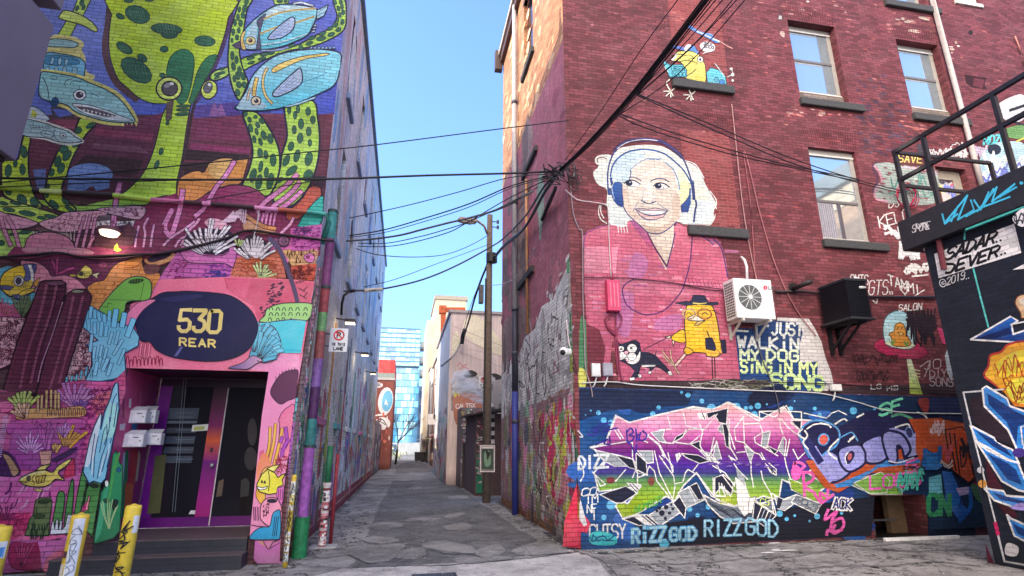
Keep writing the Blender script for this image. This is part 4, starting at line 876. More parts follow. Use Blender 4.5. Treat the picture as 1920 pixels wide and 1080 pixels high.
for q in ('620,520 560,800 480,1090 420,1300', '700,520 640,760 560,1020 500,1250'): p.s('8a3f58', 20, q)
p.s('c07898', 8, '528,570 500,660 450,820 400,960 350,1100 320,1240'); p.e('6a3a50', 470, 408, 80, 20, 0, '241018', 5); p.e('8a8a70', 655, 480, 52, 14, 0, '241018', 5)
for i in range(26): y = 470+i*34; x = 330-i*11; p.s('3a1424', 4, f'{x},{y} {x+200-i},{y+6}', sm=0); p.s('3a1424', 4, f'{x+300-i*3},{y+40} {x+470-i*7},{y+46}', sm=0)
p.at(0, 440, 4.5); p.m = 1; p.minl = 45
p.f('5ab0d8>6ab4d4', '700,780 740,640 800,620 1000,740 1130,790 1175,860 1165,940 1050,1000 1060,1140 1060,1180 960,1220 840,1240 720,1230 780,1100 770,960 730,930 825,890', '1c2a50', 10)
fingers(p, '66bce4', '1c2a50', 26, '760,700 770,615;800,700 800,640;840,720 830,660;880,740 880,680;920,720 925,650;750,800 745,720;800,830 800,750;850,850 860,740;890,850 900,780', 5)
fingers(p, '66bce4', '1c2a50', 40, '960,770 980,640;1030,770 1050,670;1075,850 1125,720', 6); fingers(p, '72c0e4', '1c2a50', 22, '920,920 945,830;975,920 1000,820;960,1010 1030,890;1000,1090 1050,970;880,1040 900,960;840,1040 860,940;790,1040 800,950;830,1120 850,1040;890,1110 920,1040;760,980 775,850', 5)
p.at(0, 660, 4.5)
fingers(p, '72c0e4', '1c2a50', 28, '870,150 910,60;910,190 940,100;800,190 820,90', 5); p.s('1c2a50', 10, '760,245 900,245 1000,215 1060,150'); p.m = 0
fingers(p, '64b4cc', '1c2a50', 16, '560,250 565,215;600,250 610,205;640,240 650,190;680,220 690,165;720,200 735,130;770,210 770,150', 4)
# magenta wall with many corals
p.minl = 60
p.f('b43a68>cc5090', '-20,320 60,330 130,380 300,400 520,300 560,250 740,240 780,250 950,250 1060,150 1060,330 1000,520 960,760 840,1090 -40,1090 -40,330', None, 0)
p.f('d84a90|e04878', '740,250 960,250 1060,180 1050,330 1000,480 900,560 840,820 780,1090 650,1090 700,640 720,480', None, 0); p.f('e85868', '780,400 900,330 960,300 930,420 870,560 800,520', None, 0, 1)
squig(p, '6a1450', '730,300 930,300 880,560 720,560', 80, 18, 6, 15); squig(p, '7a1c5c', '700,580 860,560 780,1080 650,1080', 120, 17, 6, 16)
p.f('742a44', '-20,330 140,340 300,380 500,300 520,380 300,450 100,470 -20,440', None, 0)
fan(p, 'c86ab0', '4a1848', 640, 470, 9, 155, 30, 60, 210, 26, 5, .15, 21); fan(p, 'd078b8', '4a1848', 650, 480, 8, 150, 35, 20, 130, 26, 5, .2, 22); fan(p, '7a4a98', '3a1848', 690, 490, 5, 140, 50, 10, 80, 22, 5, .2, 23)
fan(p, 'b8cc58', '2a3018', 210, 500, 9, 165, 40, 50, 150, 24, 5, .15, 24)
p.f('e8a058>d88850', '130,560 200,500 300,470 520,470 700,460 710,540 500,555 250,575', '6a2c40', 6, 1); fan(p, 'e8a880', '5a2430', 220, 560, 8, 160, 70, 20, 120, 22, 5, .2, 25); fingers(p, 'e0a868', '5a2430', 18, '390,470 395,330;430,460 432,325;465,470 470,330;350,480 355,370;495,480 495,350;320,500 320,400', 5)
for x in range(400, 700, 36): p.s('5a2430', 7, f'{x},540 {x+4},480 {x+18},478 {x+22},535')
p.f('c84c90>a8388c', '60,600 250,570 480,560 700,565 700,640 400,640 200,660 80,700', '6a1c50', 6, 1); dashes(p, '7a1860', '250,575 500,570 500,640 250,640', 20, 12, 5, 10, 30)
p.f('b0458e>8a3084', '100,690 300,650 660,640 680,780 620,900 560,980 300,1000 100,940', None, 0, 1)
fan(p, 'd888cc', '5a1c60', 260, 860, 11, 160, 20, 30, 150, 13, 4, .3, 26); fan(p, 'c050a0', '5a1c60', 400, 850, 5, 110, 70, 20, 220, 24, 5, .2, 27); fan(p, 'f09a38', '5a1c40', 560, 830, 8, 120, 40, 40, 190, 24, 5, .2, 28); fan(p, 'd07ac8', '5a1c60', 540, 720, 6, 130, 50, 10, 100, 18, 4, .2, 29); fan(p, 'f0a848', '5a1c40', 470, 850, 4, 120, 50, 10, 70, 20, 5, .2, 30)
p.f('d88878', '330,840 440,830 420,960 350,960', '5a1c40', 6); p.f('3a1c48', '440,900 640,800 620,850 480,930', None, 0, 1); p.f('b02848', '560,960 600,900 630,920 620,1080 540,1080', '5a1030', 6, 1)
p.f('3a1448', '-20,850 60,840 130,900 170,1010 110,1060 -20,1090', None, 0, 1); p.f('a87858', '20,860 80,880 130,950 160,1010 110,1050 70,960', '3a1c30', 7, 1)
p.f('ea5888', '-30,430 60,415 110,440 100,490 40,510 -30,500', '7a1848', 6, 1); p.f('e8688c', '-30,520 90,540 60,620 -30,640', None, 0, 1)
for y in range(540, 900, 18): p.s('d8a0e0', 8, f'{70-(y-540)*.18},{y} {30-(y-540)*.2},{y+6}', sm=0)
# lower wall (crop I)
p.at(0, 840, 4.5)
p.f('cc549c>dc5084', '-40,240 160,250 300,330 620,240 700,200 700,560 620,740 -40,860', None, 0)
for i in range(22): x = RM.uniform(0, 420); y = RM.uniform(300, 560); p.s(RM.choice(['5a1858', '7a2068', 'd878b8', 'e090c0']), RM.uniform(8, 20), [(x, y), (x+RM.uniform(10, 40), y-RM.uniform(20, 60)), (x+RM.uniform(30, 70), y-RM.uniform(50, 110))])
p.f('c82c60>b02858', '-30,560 260,540 250,700 -30,860', None, 0); squig(p, '7a1440', '0,560 230,560 220,720 0,760', 60, 20, 6, 31)
fan(p, '6a1848', None, 60, 620, 9, 150, 20, 10, 130, 9, 3, .3, 32)
p.f('b04a8a', '-20,780 500,775 560,740 580,820 520,900 330,1030 -20,1060', None, 0); p.f('e05a78', '360,1030 400,920 480,870 560,830 540,1040 480,1050', '7a1c48', 6, 1); p.f('8a1a48', '80,830 150,790 240,800 320,790 350,880 340,1020 100,1010', '4a0c28', 7, 1)
fan(p, 'a83060', '4a0c28', 190, 1010, 6, 110, 60, 20, 190, 16, 5, .2, 33)
p.f('e8c252', '160,270 215,230 300,195 380,185 440,205 490,150 560,105 608,90 560,150 490,210 545,272 470,262 430,300 370,328 290,330 200,308', DK, 10, 1); p.f('e8c860', '300,190 340,155 430,130 400,165 380,182', DK, 8); p.e('4a4238', 242, 258, 16, 22, 10, DK, 5); p.s(DK, 8, '165,285 230,290'); p.s(DK, 7, '290,230 270,260 285,290'); p.f('d0a840', '300,245 390,225 370,290 310,300', DK, 7); p.s(DK, 6, '330,250 325,290'); p.s(DK, 6, '360,240 345,295'); p.s('f4e8a0', 10, '180,262 260,222 380,200'); p.f('e8c860', '280,345 340,345 370,365 320,370', DK, 5)
G1, G2 = '3f7a3c', '2c6a40'
p.f('57603c>4a6038', '210,740 250,600 280,560 300,440 340,420 430,420 440,460 420,600 410,740', '1c2a1c', 9); p.e('26361c', 375, 450, 55, 20, -8, '1c2a1c', 6); p.e('26361c', 330, 575, 50, 20, 0, '1c2a1c', 6); dashes(p, '1c2a1c', '220,640 400,640 390,760 210,760', 26, 6, 30, 5, 34)
p.f(G1, '440,700 480,420 510,365 540,380 545,440 520,640 500,720', '1c2a1c', 10, 1); p.f(G1, '540,700 560,480 590,320 612,260 622,340 610,520 590,720', '1c2a1c', 10, 1); p.f(G1, '620,600 650,400 680,250 700,160 735,170 730,300 700,450 660,620', '1c2a1c', 10)
p.f(G1, '700,540 730,350 760,300 810,280 850,300 845,360 800,620 780,760 690,640', '1c2a1c', 10); p.e('1c281c', 797, 318, 38, 20, 5, '1c2a1c', 6); p.f('e87890', '715,520 750,400 760,410 740,530', '1c2a1c', 7); p.f('b02860', '690,520 735,440 720,540', None, 0)
p.m = 1
p.f('7cc2e4>64b4dc', '700,200 715,130 760,-80 790,-170 830,-260 850,-290 860,-270 850,-160 880,-300 930,-420 950,-500 975,-550 996,-548 1000,-460 1005,-330 960,-100 930,60 890,260 850,300 790,280 750,300', '18284a', 12)
p.f('c8dcf0', '712,160 760,-60 800,-180 850,-290 850,-240 800,60 740,160', None, 0, 0); p.f('8fd8d0', '930,-380 990,-330 960,-120 900,-80 860,-60 880,-240', None, 0, 1)
for q in ('790,250 800,60 830,-100', '820,260 850,100 900,-60 900,-200', '860,200 900,60 940,-80', '760,180 780,20 800,-120', '880,-30 920,-160 925,-260', '840,40 870,-120 890,-180', '900,160 940,0', '930,-220 950,-380 985,-460', '960,-180 990,-380'): p.s('1c3a6a', 8, q)
for q in ('775,220 790,20', '840,230 880,60', '905,90 925,-40'): p.s('d8ecf8', 9, q)
p.f('1f7a4e>15603c', '850,380 880,330 920,300 950,60 980,20 1010,130 1035,150 1030,400 1010,700 960,760 800,810 790,780 830,560', '0f2a20', 10); p.f('3a8a40', '915,420 960,130 1000,40 1010,60 970,200 930,420', None, 0, 1)
p.f('2a8a60', '850,480 880,350 920,320 880,560 850,720 800,800 810,700', None, 0, 0); p.e('12402a', 895, 445, 26, 18, 0, '0f2a20', 5); p.f('0f2020', '940,460 975,430 1000,450 985,500 960,540', None, 0, 1); fan(p, '8ab070', None, 920, 690, 7, 110, 65, 10, 210, 7, 3, .25, 35); p.e('e8f0ea', 900, 300, 14, 26); p.e('18507a', 1002, 185, 20, 20, 0, '0f2a20', 5)
p.m = 0
p.f('e2e8f2>cfd8ea', '420,730 440,620 455,620 460,680 475,605 490,605 492,690 505,615 525,615 520,690 550,660 570,560 612,570 600,720', DK, 8)
p.f('c85aa4', '100,785 500,775 590,725 600,760 560,830 480,870 400,920 350,1030 340,880 320,790 240,800 150,790', None, 0)
# right pillar (crop J)
p.at(340, 840, 4.5); p.m = 1
p.f('f07ab0>e87aa8', '720,-680 985,-680 1030,-820 1000,-640 970,-480 950,-300 900,60 880,220 850,500 840,700 830,960 620,960 610,930 625,780 575,760 600,500 640,100 680,-280 740,-660', None, 0)
p.at(340, 660, 4.5)
p.f('4a2040', '752,350 790,250 850,180 920,155 985,158 975,280 965,380 900,410 830,440', '2a1028', 6, 1)
for x, y in ((800, 215), (830, 190), (855, 170), (885, 158), (910, 150), (935, 148), (960, 140)): p.s('2a1028', 5, f'{x},{y+20} {x-4},{y-8}', sm=0)
p.f('e85888>f07090', '830,620 820,580 850,510 900,465 955,448 940,620 920,760 900,900 820,880', '5a1840', 7, 1); p.f('d84870', '660,840 700,820 690,900 650,1000 640,1040'); 
fingers(p, 'f0a038', '5a2818', 20, '680,1100 700,960 740,800 750,640;720,1080 750,900 780,760 795,610;760,1050 790,920 830,760 850,650', 5)
fingers(p, '9a3aa8', '3a1048', 24, '850,880 855,820;860,820 890,760 880,640;870,790 905,740;838,760 850,720', 5)
p.f('9a4ab0|8a40a0', '945,590 1000,600 985,760 930,980 900,1060 915,800', None, 0); squig(p, '3a1048', '945,600 995,610 930,980 905,1050', 70, 20, 7, 40)
p.f('4aa4b8', '965,390 1025,360 1020,480 995,580 945,590', '1c3a48', 5); squig(p, '1c3a48', '965,395 1020,380 995,570 950,585', 26, 16, 7, 41)
p.at(340, 840, 4.5)
p.f('f0704a', '640,150 700,40 760,150 690,230 640,300', None, 0, 1); squig(p, '8a1838', '790,90 900,70 880,200 800,210', 40, 18, 6, 42)
p.f('f0a030', '640,330 680,200 720,160 760,180 720,300 700,470 660,460 630,400', '5a2818', 6, 1)
p.f('f2e234', '640,300 680,220 730,180 790,210 815,250 850,225 880,215 850,270 860,310 815,330 810,380 740,392 660,370 635,330', '1c1810', 9); p.f('f4e860', '720,175 770,150 830,140 800,180 780,200', '1c1810', 7)
p.s('1c1810', 7, '735,195 745,280 735,360'); p.f('f8f8f4', '640,325 690,335 730,320 715,345 670,355 645,345', '1c1810', 6); p.s('1c1810', 9, '675,295 680,275 687,292'); p.s('1c1810', 9, '698,298 704,278 710,298')
p.f('d85aa8', '810,340 870,320 860,440 840,500 800,400', '3a1048', 5); 
for x in (815, 832, 850): p.s('3a1048', 6, f'{x},440 {x+6},350')
p.f('f080a4', '665,560 670,490 700,440 750,418 800,425 835,470 845,530 790,580 770,640 740,660 690,625 668,595', '2a1020', 8, 1); p.e('1c1228', 765, 446, 42, 17, 0, '2a1020', 4); dashes(p, '2a1020', '690,490 740,460 740,560 690,580', 30, 4, 10, 20, 43)
p.f('1f7eb4', '585,770 600,720 650,680 700,665 745,660 770,560 800,530 835,540 830,760 760,775', '12283a', 8, 1)
for x in (790, 805, 820): p.s('12283a', 7, f'{x},580 {x-20},740')
for x in (610, 625, 645): p.s('5a1848', 10, f'{x},500 {x+4},610')
p.s('2a1020', 8, '590,650 650,660 730,668'); p.s('2a1020', 9, '585,775 720,775 830,772')
p.f('c85ab0>d070b0', '622,785 700,785 740,860 830,775 830,960 870,960 860,975 640,975 612,930', None, 0); p.f('d88a70', '640,790 690,785 735,850', None, 0); p.s('4a1848', 7, '690,785 735,855 770,800 830,775'); p.s('4a1848', 6, '740,850 830,800')
p.m = 0
p.at()
p.f('6a5a62|4a3a48', '596,500 605,500 601,548 575,690 560,800 548,900 540,985 532,1058 529,1058 541,900 552,800 566,690 590,545', None, 0)
for i in range(90):
    y = RM.uniform(500, 1050); x = 531+(1058-y)*.111*1.0+RM.uniform(2, 12)*(.6); p.s(RM.choice(['8a7a7a', '3a3038', '6a8a9a', 'a05a8a', '4a6a50']), RM.uniform(.8, 2), [(x, y), (x+RM.uniform(-1, 1), y+RM.uniform(4, 16))], sm=0)
mural = p.build('seabed_mural', lb, [M_PAINT, M_SMOOTH])
KS[0] = 1.1
# ================================================================== RIGHT FACADE PAINT
BRK = '7a2a33'
r = Paint(rf); r.m = 0
R2 = random.Random(31)
# worn patches and soldier courses on the bare brick
r.at(); 
def patchy(p, cols, x0, y0, x1, y1, n, sx, sy, seed, rot=6):
    R = random.Random(seed)
    for i in range(n):
        x, y = R.uniform(x0, x1), R.uniform(y0, y1)
        q = p.hit(x, y, 0)
        if any(W[0]-.16 < q.x < W[1]+.3 and W[2]-.26 < q.z < W[3]+.12 for W in (W1, W2, W3, W4, W5, DR, BASE)): continue
        w, h = R.uniform(.4, 1)*sx, R.uniform(.5, 1)*sy
        pts = [(x+math.cos(t)*w*R.uniform(.6, 1.1), y+math.sin(t)*h*R.uniform(.6, 1.1)+math.cos(t)*w*.12) for t in [k*.785 for k in range(8)]]
        p.f(R.choice(cols), pts, sm=0)
r.m = 1
patchy(r, ['8a4a4c', 'a4706c', '9a5a58', 'b48a80'], 1475, 196, 1600, 218, 26, 9, 3, 1)
patchy(r, ['8a4a4c', 'a4706c', '9a5a58', 'b8a090'], 1660, 18, 1750, 62, 26, 9, 3, 2); patchy(r, ['8a4a4c', '94504e'], 1690, 215, 1800, 260, 26, 10, 3, 3)
patchy(r, ['a4706c', '945a58', 'c0a8a0'], 1440, 0, 1590, 30, 14, 6, 2.4, 4); patchy(r, ['c4b0a4', 'b09080'], 1760, 70, 1800, 100, 10, 6, 3, 5); patchy(r, ['9a8078'], 1462, 62, 1477, 76, 4, 6, 6, 6)
patchy(r, ['8c4444', '7a343a', '9a5654'], 1090, 0, 1900, 250, 150, 8, 2.2, 7); patchy(r, ['702830', '8a3c40', '601f28'], 1085, 200, 1760, 700, 220, 12, 2.4, 8)
patchy(r, ['4a2c3c', '43303f', '503040'], 1590, 140, 1660, 200, 30, 10, 3, 9); patchy(r, ['4a2c3c', '43303f', '463446'], 1610, 190, 1700, 290, 60, 12, 3.2, 10); patchy(r, ['4a2c3c'], 1640, 250, 1720, 300, 20, 12, 3, 11)
def soldier(p, x0, y0, x1, y1, h, n, col='4a161e', fanout=.25):
    for i in range(n+1):
        t = i/n; x, y = x0+(x1-x0)*t, y0+(y1-y0)*t; p.s(col, .9, [(x, y), (x-h*.16+(t-.5)*h*fanout, y-h)], sm=0)
soldier(r, 1474, 34, 1561, 49, 24, 20); soldier(r, 1676, 69, 1760, 83, 22, 20); soldier(r, 1512, 268, 1604, 282, 32, 22); soldier(r, 1268, 238, 1378, 254, 40, 26, '562028'); soldier(r, 1276, 178, 1370, 190, 20, 24, '562028')
for q in ('1460,28 1466,29 1467,37 1459,36',): r.f('b0a8a8', q, '3a3038', 1.2)
r.m = 0
r.f('2a0e14', '1808,140 1820,142 1850,146 1846,158 1851,168 1822,164 1812,156', None, 0); r.f('50202a', '1826,146 1846,150 1842,166 1824,160', None, 0)
r.e('1c1014', 1820, 61, 4.5, 4.5)
portrait = r.build('brick_wear', rb, [M_PAINT, M_RAW])

# ---- portrait of the woman ------------------------------------------------
r = Paint(rf, .004); r.at(1060, 440, 3.6)
PK = 'd8446e|c04068'
r.f('b8506a>a84864', '128,10 150,-28 240,-60 420,-70 700,-60 900,-50 1010,-10 1060,90 1085,180 1100,300 1100,400 1130,520 1160,760 1180,975 900,985 560,985 360,985 340,840 320,700 290,985 200,985 240,840 200,700 145,600 128,300', None, 0)
r.f('c45e7a', '130,280 1100,340 1100,420 128,400', None, 0); r.f('d4748c', '128,60 360,40 340,260 128,260'); 
R3 = random.Random(3)
for i in range(70):
    x, y = R3.uniform(150, 1080), R3.uniform(20, 960); r.m = 0; w = R3.uniform(30, 110); r.f(R3.choice(['d87890', 'bc5068', 'b0587c', 'a0507a', 'e88098', 'c86c90']), f'{x},{y} {x+w},{y+4} {x+w+8},{y+20} {x+6},{y+18}')
for q in ('140,600 230,640 270,760 250,985 150,985', ): r.f('6a2838>54202c', q)
for q in ('330,420 460,400 430,680 350,640', '470,120 560,180 520,290 420,280', '640,560 780,540 760,640 600,640'): r.f('a85a8a', q, None, 0, 1)
r.at(1060, 220, 4.5)
NV = '2c3468'
r.f('c0566f>bc546c', '150,1000 240,950 330,915 420,905 560,870 640,960 720,1060 760,1200 1000,1200 1250,1080 1190,1020 1080,970 1000,920 940,890 900,1090 150,1090', None, 0)
r.s('6a3468', 10, '155,1090 170,990 240,945 340,912'); r.s(NV, 9, '1090,980 1180,1020 1250,1075')
r.f('dfe6d8>cddcdc', '235,470 270,430 290,400 360,380 400,310 450,265 560,240 700,232 830,250 930,310 1000,365 1080,400 1140,460 1180,560 1230,650 1275,740 1250,790 1255,850 1225,910 1150,905 1000,900 930,880 560,870 520,910 470,930 420,910 370,890 350,720 350,610 270,560', None, 0, 1)
r.f('dfe6d8', '260,390 250,350 290,318 385,320 360,380 300,400', None, 0, 1); r.s('6a3a48', 9, '275,385 275,345 320,340 350,350'); 
for q in ('290,740 280,800 300,860 350,895', '300,740 300,800 325,850', '320,735 345,730 355,740', '1275,740 1270,690 1220,620', '1275,770 1250,720', '1265,820 1255,860 1230,890', '1010,365 1100,400 1170,510'): r.s('eef6f4', 7, q)
r.f('e8eec0>dcecc0', '940,420 1040,500 1060,640 1020,720 960,740 960,560', None, 0, 1); r.f('eef0a8', '970,540 1040,560 1040,680 1000,730 970,720', None, 0, 1); r.f('e2ead0', '1050,640 1180,600 1200,760 1090,780', None, 0, 1)
r.f('b4d0e2', '380,480 420,350 540,290 680,300 560,420 540,520 440,550 390,520', None, 0, 1); r.f('cfe2ee', '1110,700 1250,740 1220,880 1110,880', None, 0, 1)
# face
r.f('e2cec0>dac8b6', '690,355 790,360 860,390 910,440 940,540 960,640 975,760 970,850 920,900 840,960 780,985 700,975 620,900 560,850 500,790 480,700 475,600 490,555 530,540 550,440 600,390', None, 0, 1)
r.f('d6c0ae', '690,975 780,990 900,900 915,890 915,1100 740,1100', None, 0); r.f('cfb8a6', '745,1080 915,1080 880,1200 850,1290 790,1180')
for c_, q_ in (('e6cfc0', '690,400 790,395 850,440 860,500 780,510 700,500 620,480 610,430'), ('c9ad9c', '485,620 520,620 560,740 620,850 560,840 500,760'), ('c6aa98', '940,640 968,700 965,800 930,880 880,900 910,800 900,700'), ('e4cbbb', '600,640 660,650 640,690 590,720 560,680'), ('e4cbbb', '780,640 860,650 880,700 830,730 780,690'), ('c4a694', '640,900 760,930 900,890 860,950 780,980 700,965'), ('e6d0c0', '690,560 720,560 740,680 710,715 680,690')): r.f(c_, q_, None, 0, 1)
r.s(NV, 9, '485,740 520,810 570,860 640,920 700,972 780,982 850,955 940,880'); r.s('3c5a90', 7, '545,520 530,545 480,552'); r.s('3c5a90', 9, '550,440 548,500 535,540'); r.s('6a8ab8', 8, '550,440 610,390 690,350 780,352'); r.s('5a7ab0', 9, '840,380 910,440 950,530 965,612'); 
for i in range(7): r.s('4a6aa0', 5, f'{690+i*16},{352+i%2*6} {720+i*16},{345+i%3*8}')
r.s('2a3560', 8, '540,505 580,505 640,535', taper=False); r.s('2a3560', 9, '720,540 770,518 830,520 875,545')
for cx, cy in ((560, 555), (805, 578)):
    r.f('f2f0ee', f'{cx-60},{cy+2} {cx-30},{cy-22} {cx+20},{cy-20} {cx+70},{cy+12} {cx+30},{cy+24} {cx-20},{cy+24}', None, 0, 1); r.e('1a2038', cx-22, cy, 30, 24); r.s('1a2038', 10, f'{cx-62},{cy+2} {cx-30},{cy-22} {cx+20},{cy-22} {cx+72},{cy+8}'); r.s('6a80a8', 4, f'{cx-20},{cy+26} {cx+30},{cy+26} {cx+70},{cy+14}'); r.e('f4f4f8', cx-14, cy-8, 5, 5)
r.s('8aa0c0', 5, '665,560 660,640 645,700'); r.s('2a3a6a', 8, '640,700 670,718 710,728 755,715 765,710'); r.e('2a3a6a', 668, 716, 12, 7); r.e('2a3a6a', 738, 718, 12, 7); r.s('9aaac4', 4, '740,640 765,700'); r.s('6a7aa0', 6, '610,720 590,760 570,790'); r.s('6a7aa0', 6, '780,725 840,770 880,785')
r.f('e8b8b0>d8a0a0', '590,772 650,768 700,775 760,765 860,785 830,840 760,862 690,862 630,830', '2a3560', 6, 0); r.f('f6f6f4', '620,785 700,790 790,785 855,800 800,825 720,830 660,815', '2a3560', 5, 1); r.s('2a3560', 7, '585,772 660,812 740,826 820,815 862,792'); r.s('5a6a98', 5, '640,845 700,868 780,860')
for x in (660, 690, 720, 750, 780, 810): r.s('b0bcd0', 2.5, f'{x},788 {x+2},822', sm=0)
r.f('8a4a78>a84068', '540,870 580,865 640,930 720,1030 750,1090 700,1090 640,1010', None, 0)
for x in (440, 465, 490, 515): r.s('f0e8ec', 6, f'{x},905 {x+10},970')
# headphones
r.s('3a2038', 34, '415,280 470,225 560,195 680,190 800,205 890,255 980,330'); r.s(NV, 14, '360,600 358,480 375,380 415,290 480,225 570,190 680,183 800,200 890,250 980,330 1030,430 1065,540'); r.s('c8ccdc', 6, '440,262 520,212 620,190 700,188 780,196')
r.s('24427e', 13, '380,500 395,420 440,350 520,295 620,272 720,275 830,305 920,370 1000,450 1055,540')
r.f('1f4a94>16306c', '410,560 440,548 475,560 480,640 490,745 450,745 410,700 390,640', NV, 6, 1); r.f('2a3c70', '355,600 395,600 400,650 365,655', NV, 5); r.s('8aa8d0', 8, '395,560 395,610 412,690'); r.f('2a3c70', '372,510 392,505 405,560 385,580')
r.f('1f4a94>16306c', '975,745 1020,700 1045,660 1050,600 1062,600 1060,700 1035,800 980,800', NV, 6, 0); r.s(NV, 26, '1070,545 1080,620 1085,690'); r.s(NV, 16, '1100,700 1105,740 1095,790 1085,880'); r.e('2a3c70', 1070, 555, 18, 18); r.s('9ab4cc', 7, '1062,600 1060,760')
r.at(1060, 440, 3.6)
r.s('5a2450', 12, '555,-10 600,80 650,160 685,215'); r.s('4a2a60', 9, '740,-10 720,90 685,215'); r.s('3a2a60', 8, '1000,30 1040,70 1065,130 1085,230 1098,290', sm=1)
r.s('4a2458', 9, '858,-20 852,80 840,200 810,310 790,370 740,440 680,500 620,530 550,542 480,520 420,480 395,430 385,370 410,330 460,300')
for x in range(826, 1070, 26): r.s('7a2050', 5, f'{x},{290+(x-826)*.18} {x+14},{330+(x-826)*.14}', sm=0)
# ---- bird in a hat and the dog --------------------------------------------
r.s('2a1630', 6, '700,690 620,730 530,775'); 
r.s('2a1c20', 8, '990,820 992,900 996,975'); r.s('2a1c20', 8, '1006,820 1010,900 1012,975'); r.s('e8c8b0', 12, '835,775 790,830 740,885'); r.s('2a1c20', 4, '842,790 790,850 745,900'); r.s('2a1c20', 4, '815,785 775,830 730,880')
for q in ('735,880 690,830 655,785', '735,880 715,830 710,780', '735,885 755,920 770,940', '735,880 700,860 660,820'): r.s('3a1c20', 11, q, sm=1); r.s('e0b890', 6, q)
r.f('f0b428>e8a520', '800,640 730,675 715,700 745,722 812,725', '2a1c20', 6, 1); r.f('f4d8c0', '670,690 715,680 705,705', '2a1c20', 5); r.f('f4d8c0', '720,715 738,715 730,755', '2a1c20', 5)
r.f('f2b62a>e89f1c', '805,560 820,480 860,440 930,440 990,480 1020,560 1035,640 1045,720 1050,790 1020,825 960,820 940,800 870,795 850,805 815,808 800,780 815,740 808,660', '2a1c20', 7, 1)
r.s('2a1c20', 6, '870,795 845,770 815,758'); r.s('2a1c20', 7, '955,650 990,730 1055,808')
r.f('1a1c38', '945,698 990,695 1020,760 1010,785 948,772', '10101c', 4); r.f('1a1c38', '1050,712 1082,710 1088,798 1062,800', '10101c', 4); r.f('e8a520', '1000,700 1045,720 1056,808 1020,770')
r.f('20243c', '742,462 820,448 850,455 860,408 940,410 965,455 1030,455 1035,470 990,478 900,470 820,478', '10101c', 4); r.f('e8d060', '862,455 905,462 955,458 950,466 900,470 860,464')
r.f('e8e4d0', '830,560 870,540 945,572 940,588 830,578', '2a1c20', 5); r.f('dcb060', '945,575 900,610 870,612 890,588', '2a1c20', 5)
r.e(None, 835, 535, 42, 34, 5, 'e0a878', 12); r.e(None, 940, 535, 46, 34, 5, 'c07020', 12); r.e(None, 835, 535, 42, 34, 5, '3a2a30', 4); r.e(None, 940, 535, 46, 34, 5, '3a2a30', 4); r.s('2a1c20', 5, '818,542 832,525 850,542'); r.s('2a1c20', 5, '925,540 942,524 960,540'); r.s('f0e0d0', 9, '775,505 790,505'); r.s('3a1c30', 5, '990,510 1040,535')
r.f('1c1e34', '350,740 395,735 450,715 490,720 505,750 512,790 560,795 610,815 640,850 680,890 712,930 690,935 640,900 610,890 600,900 560,930 575,905 510,885 500,920 490,960 455,975 445,960 470,920 430,880 360,845', '10101c', 4, 0)
r.f('1c1e34', '345,720 352,712 372,745 350,765', '10101c', 4); r.f('1c1e34', '450,720 470,708 505,735 500,755 480,740', '10101c', 4); r.s('1c1e34', 9, '605,820 618,770', taper=True)
r.f('f6f6f6', '360,800 400,795 440,800 480,820 500,790 508,795 500,850 460,875 420,865 410,840 370,845', '10101c', 4, 1); r.f('f0a0b0', '412,835 430,850 428,862 410,850')
r.e('f6f6f6', 376, 770, 22, 20, 0, '10101c', 4); r.e('f6f6f6', 450, 768, 34, 32, 0, '10101c', 4); r.e('10101c', 376, 772, 7, 7); r.e('10101c', 444, 766, 8, 8); r.e('f6f6f6', 385, 815, 28, 24, 0, '10101c', 4); r.e('f6f6f6', 450, 822, 30, 28, 0, '10101c', 4); r.e('f090a8', 412, 795, 16, 12, 0, '10101c', 4)
r.f('f6f6f6', '512,880 610,880 605,890 520,893'); r.f('f6f6f6', '432,968 465,962 472,980 440,985', '10101c', 3); r.f('f6f6f6', '490,940 512,945 515,965 495,968', '10101c', 3); r.f('f6f6f6', '690,925 710,918 728,950 700,950', '10101c', 3); r.f('f6f6f6', '560,925 582,918 580,938 560,940', '10101c', 3)
r.build('portrait_mural', rb, [M_PAINT], 'mural of a smiling white haired woman in a pink top and headphones, with a yellow bird walking a dog')

# ---- lettering panel ---------------------------------------------------------
r = Paint(rf, .004); r.at(1340, 480, 4)
r.f('cdc8cc>bdb8c0', '470,460 705,470 750,540 800,640 830,760 870,860 890,950 850,1010 700,1010 430,1000 410,940 460,700', None, 0)
r.f('16305e>14366c', '150,540 300,545 400,480 640,500 660,580 640,650 640,800 775,790 770,890 835,950 820,1005 700,1012 440,1010 400,930 190,930', None, 0)
W_, G_ = 'dfe8e6', 'c4e48a'
r.s(W_, 14, '165,560 250,565', sm=0); r.t(W_, 'I', 300, 575, 340, 575, 70, 16); r.t(W_, "'", 392, 580, 420, 580, 60, 12)
r.t(W_, 'JUST', 430, 588, 672, 598, 88, 17, .05, 1.3); r.t(W_, 'WALKiN', 175, 682, 650, 702, 80, 19, .0, 1.4); r.t('d0e8b4', 'MY', 195, 778, 350, 782, 74, 19, 0, 1.3); r.t('d0e8b4', 'DOG', 392, 780, 650, 790, 78, 19, 0, 1.4)
r.t(G_, 'SiNG', 198, 872, 440, 878, 88, 19, 0, 1.35); r.t(G_, 'iN', 470, 872, 590, 876, 84, 16, 0, 1.3); r.t(G_, 'MY', 640, 884, 790, 890, 86, 19, 0, 1.35); r.t('b4dc88', 'SONG', 425, 982, 840, 1008, 100, 26, 0, 1.35)
r.build('lettering_mural', rb, [M_PAINT])

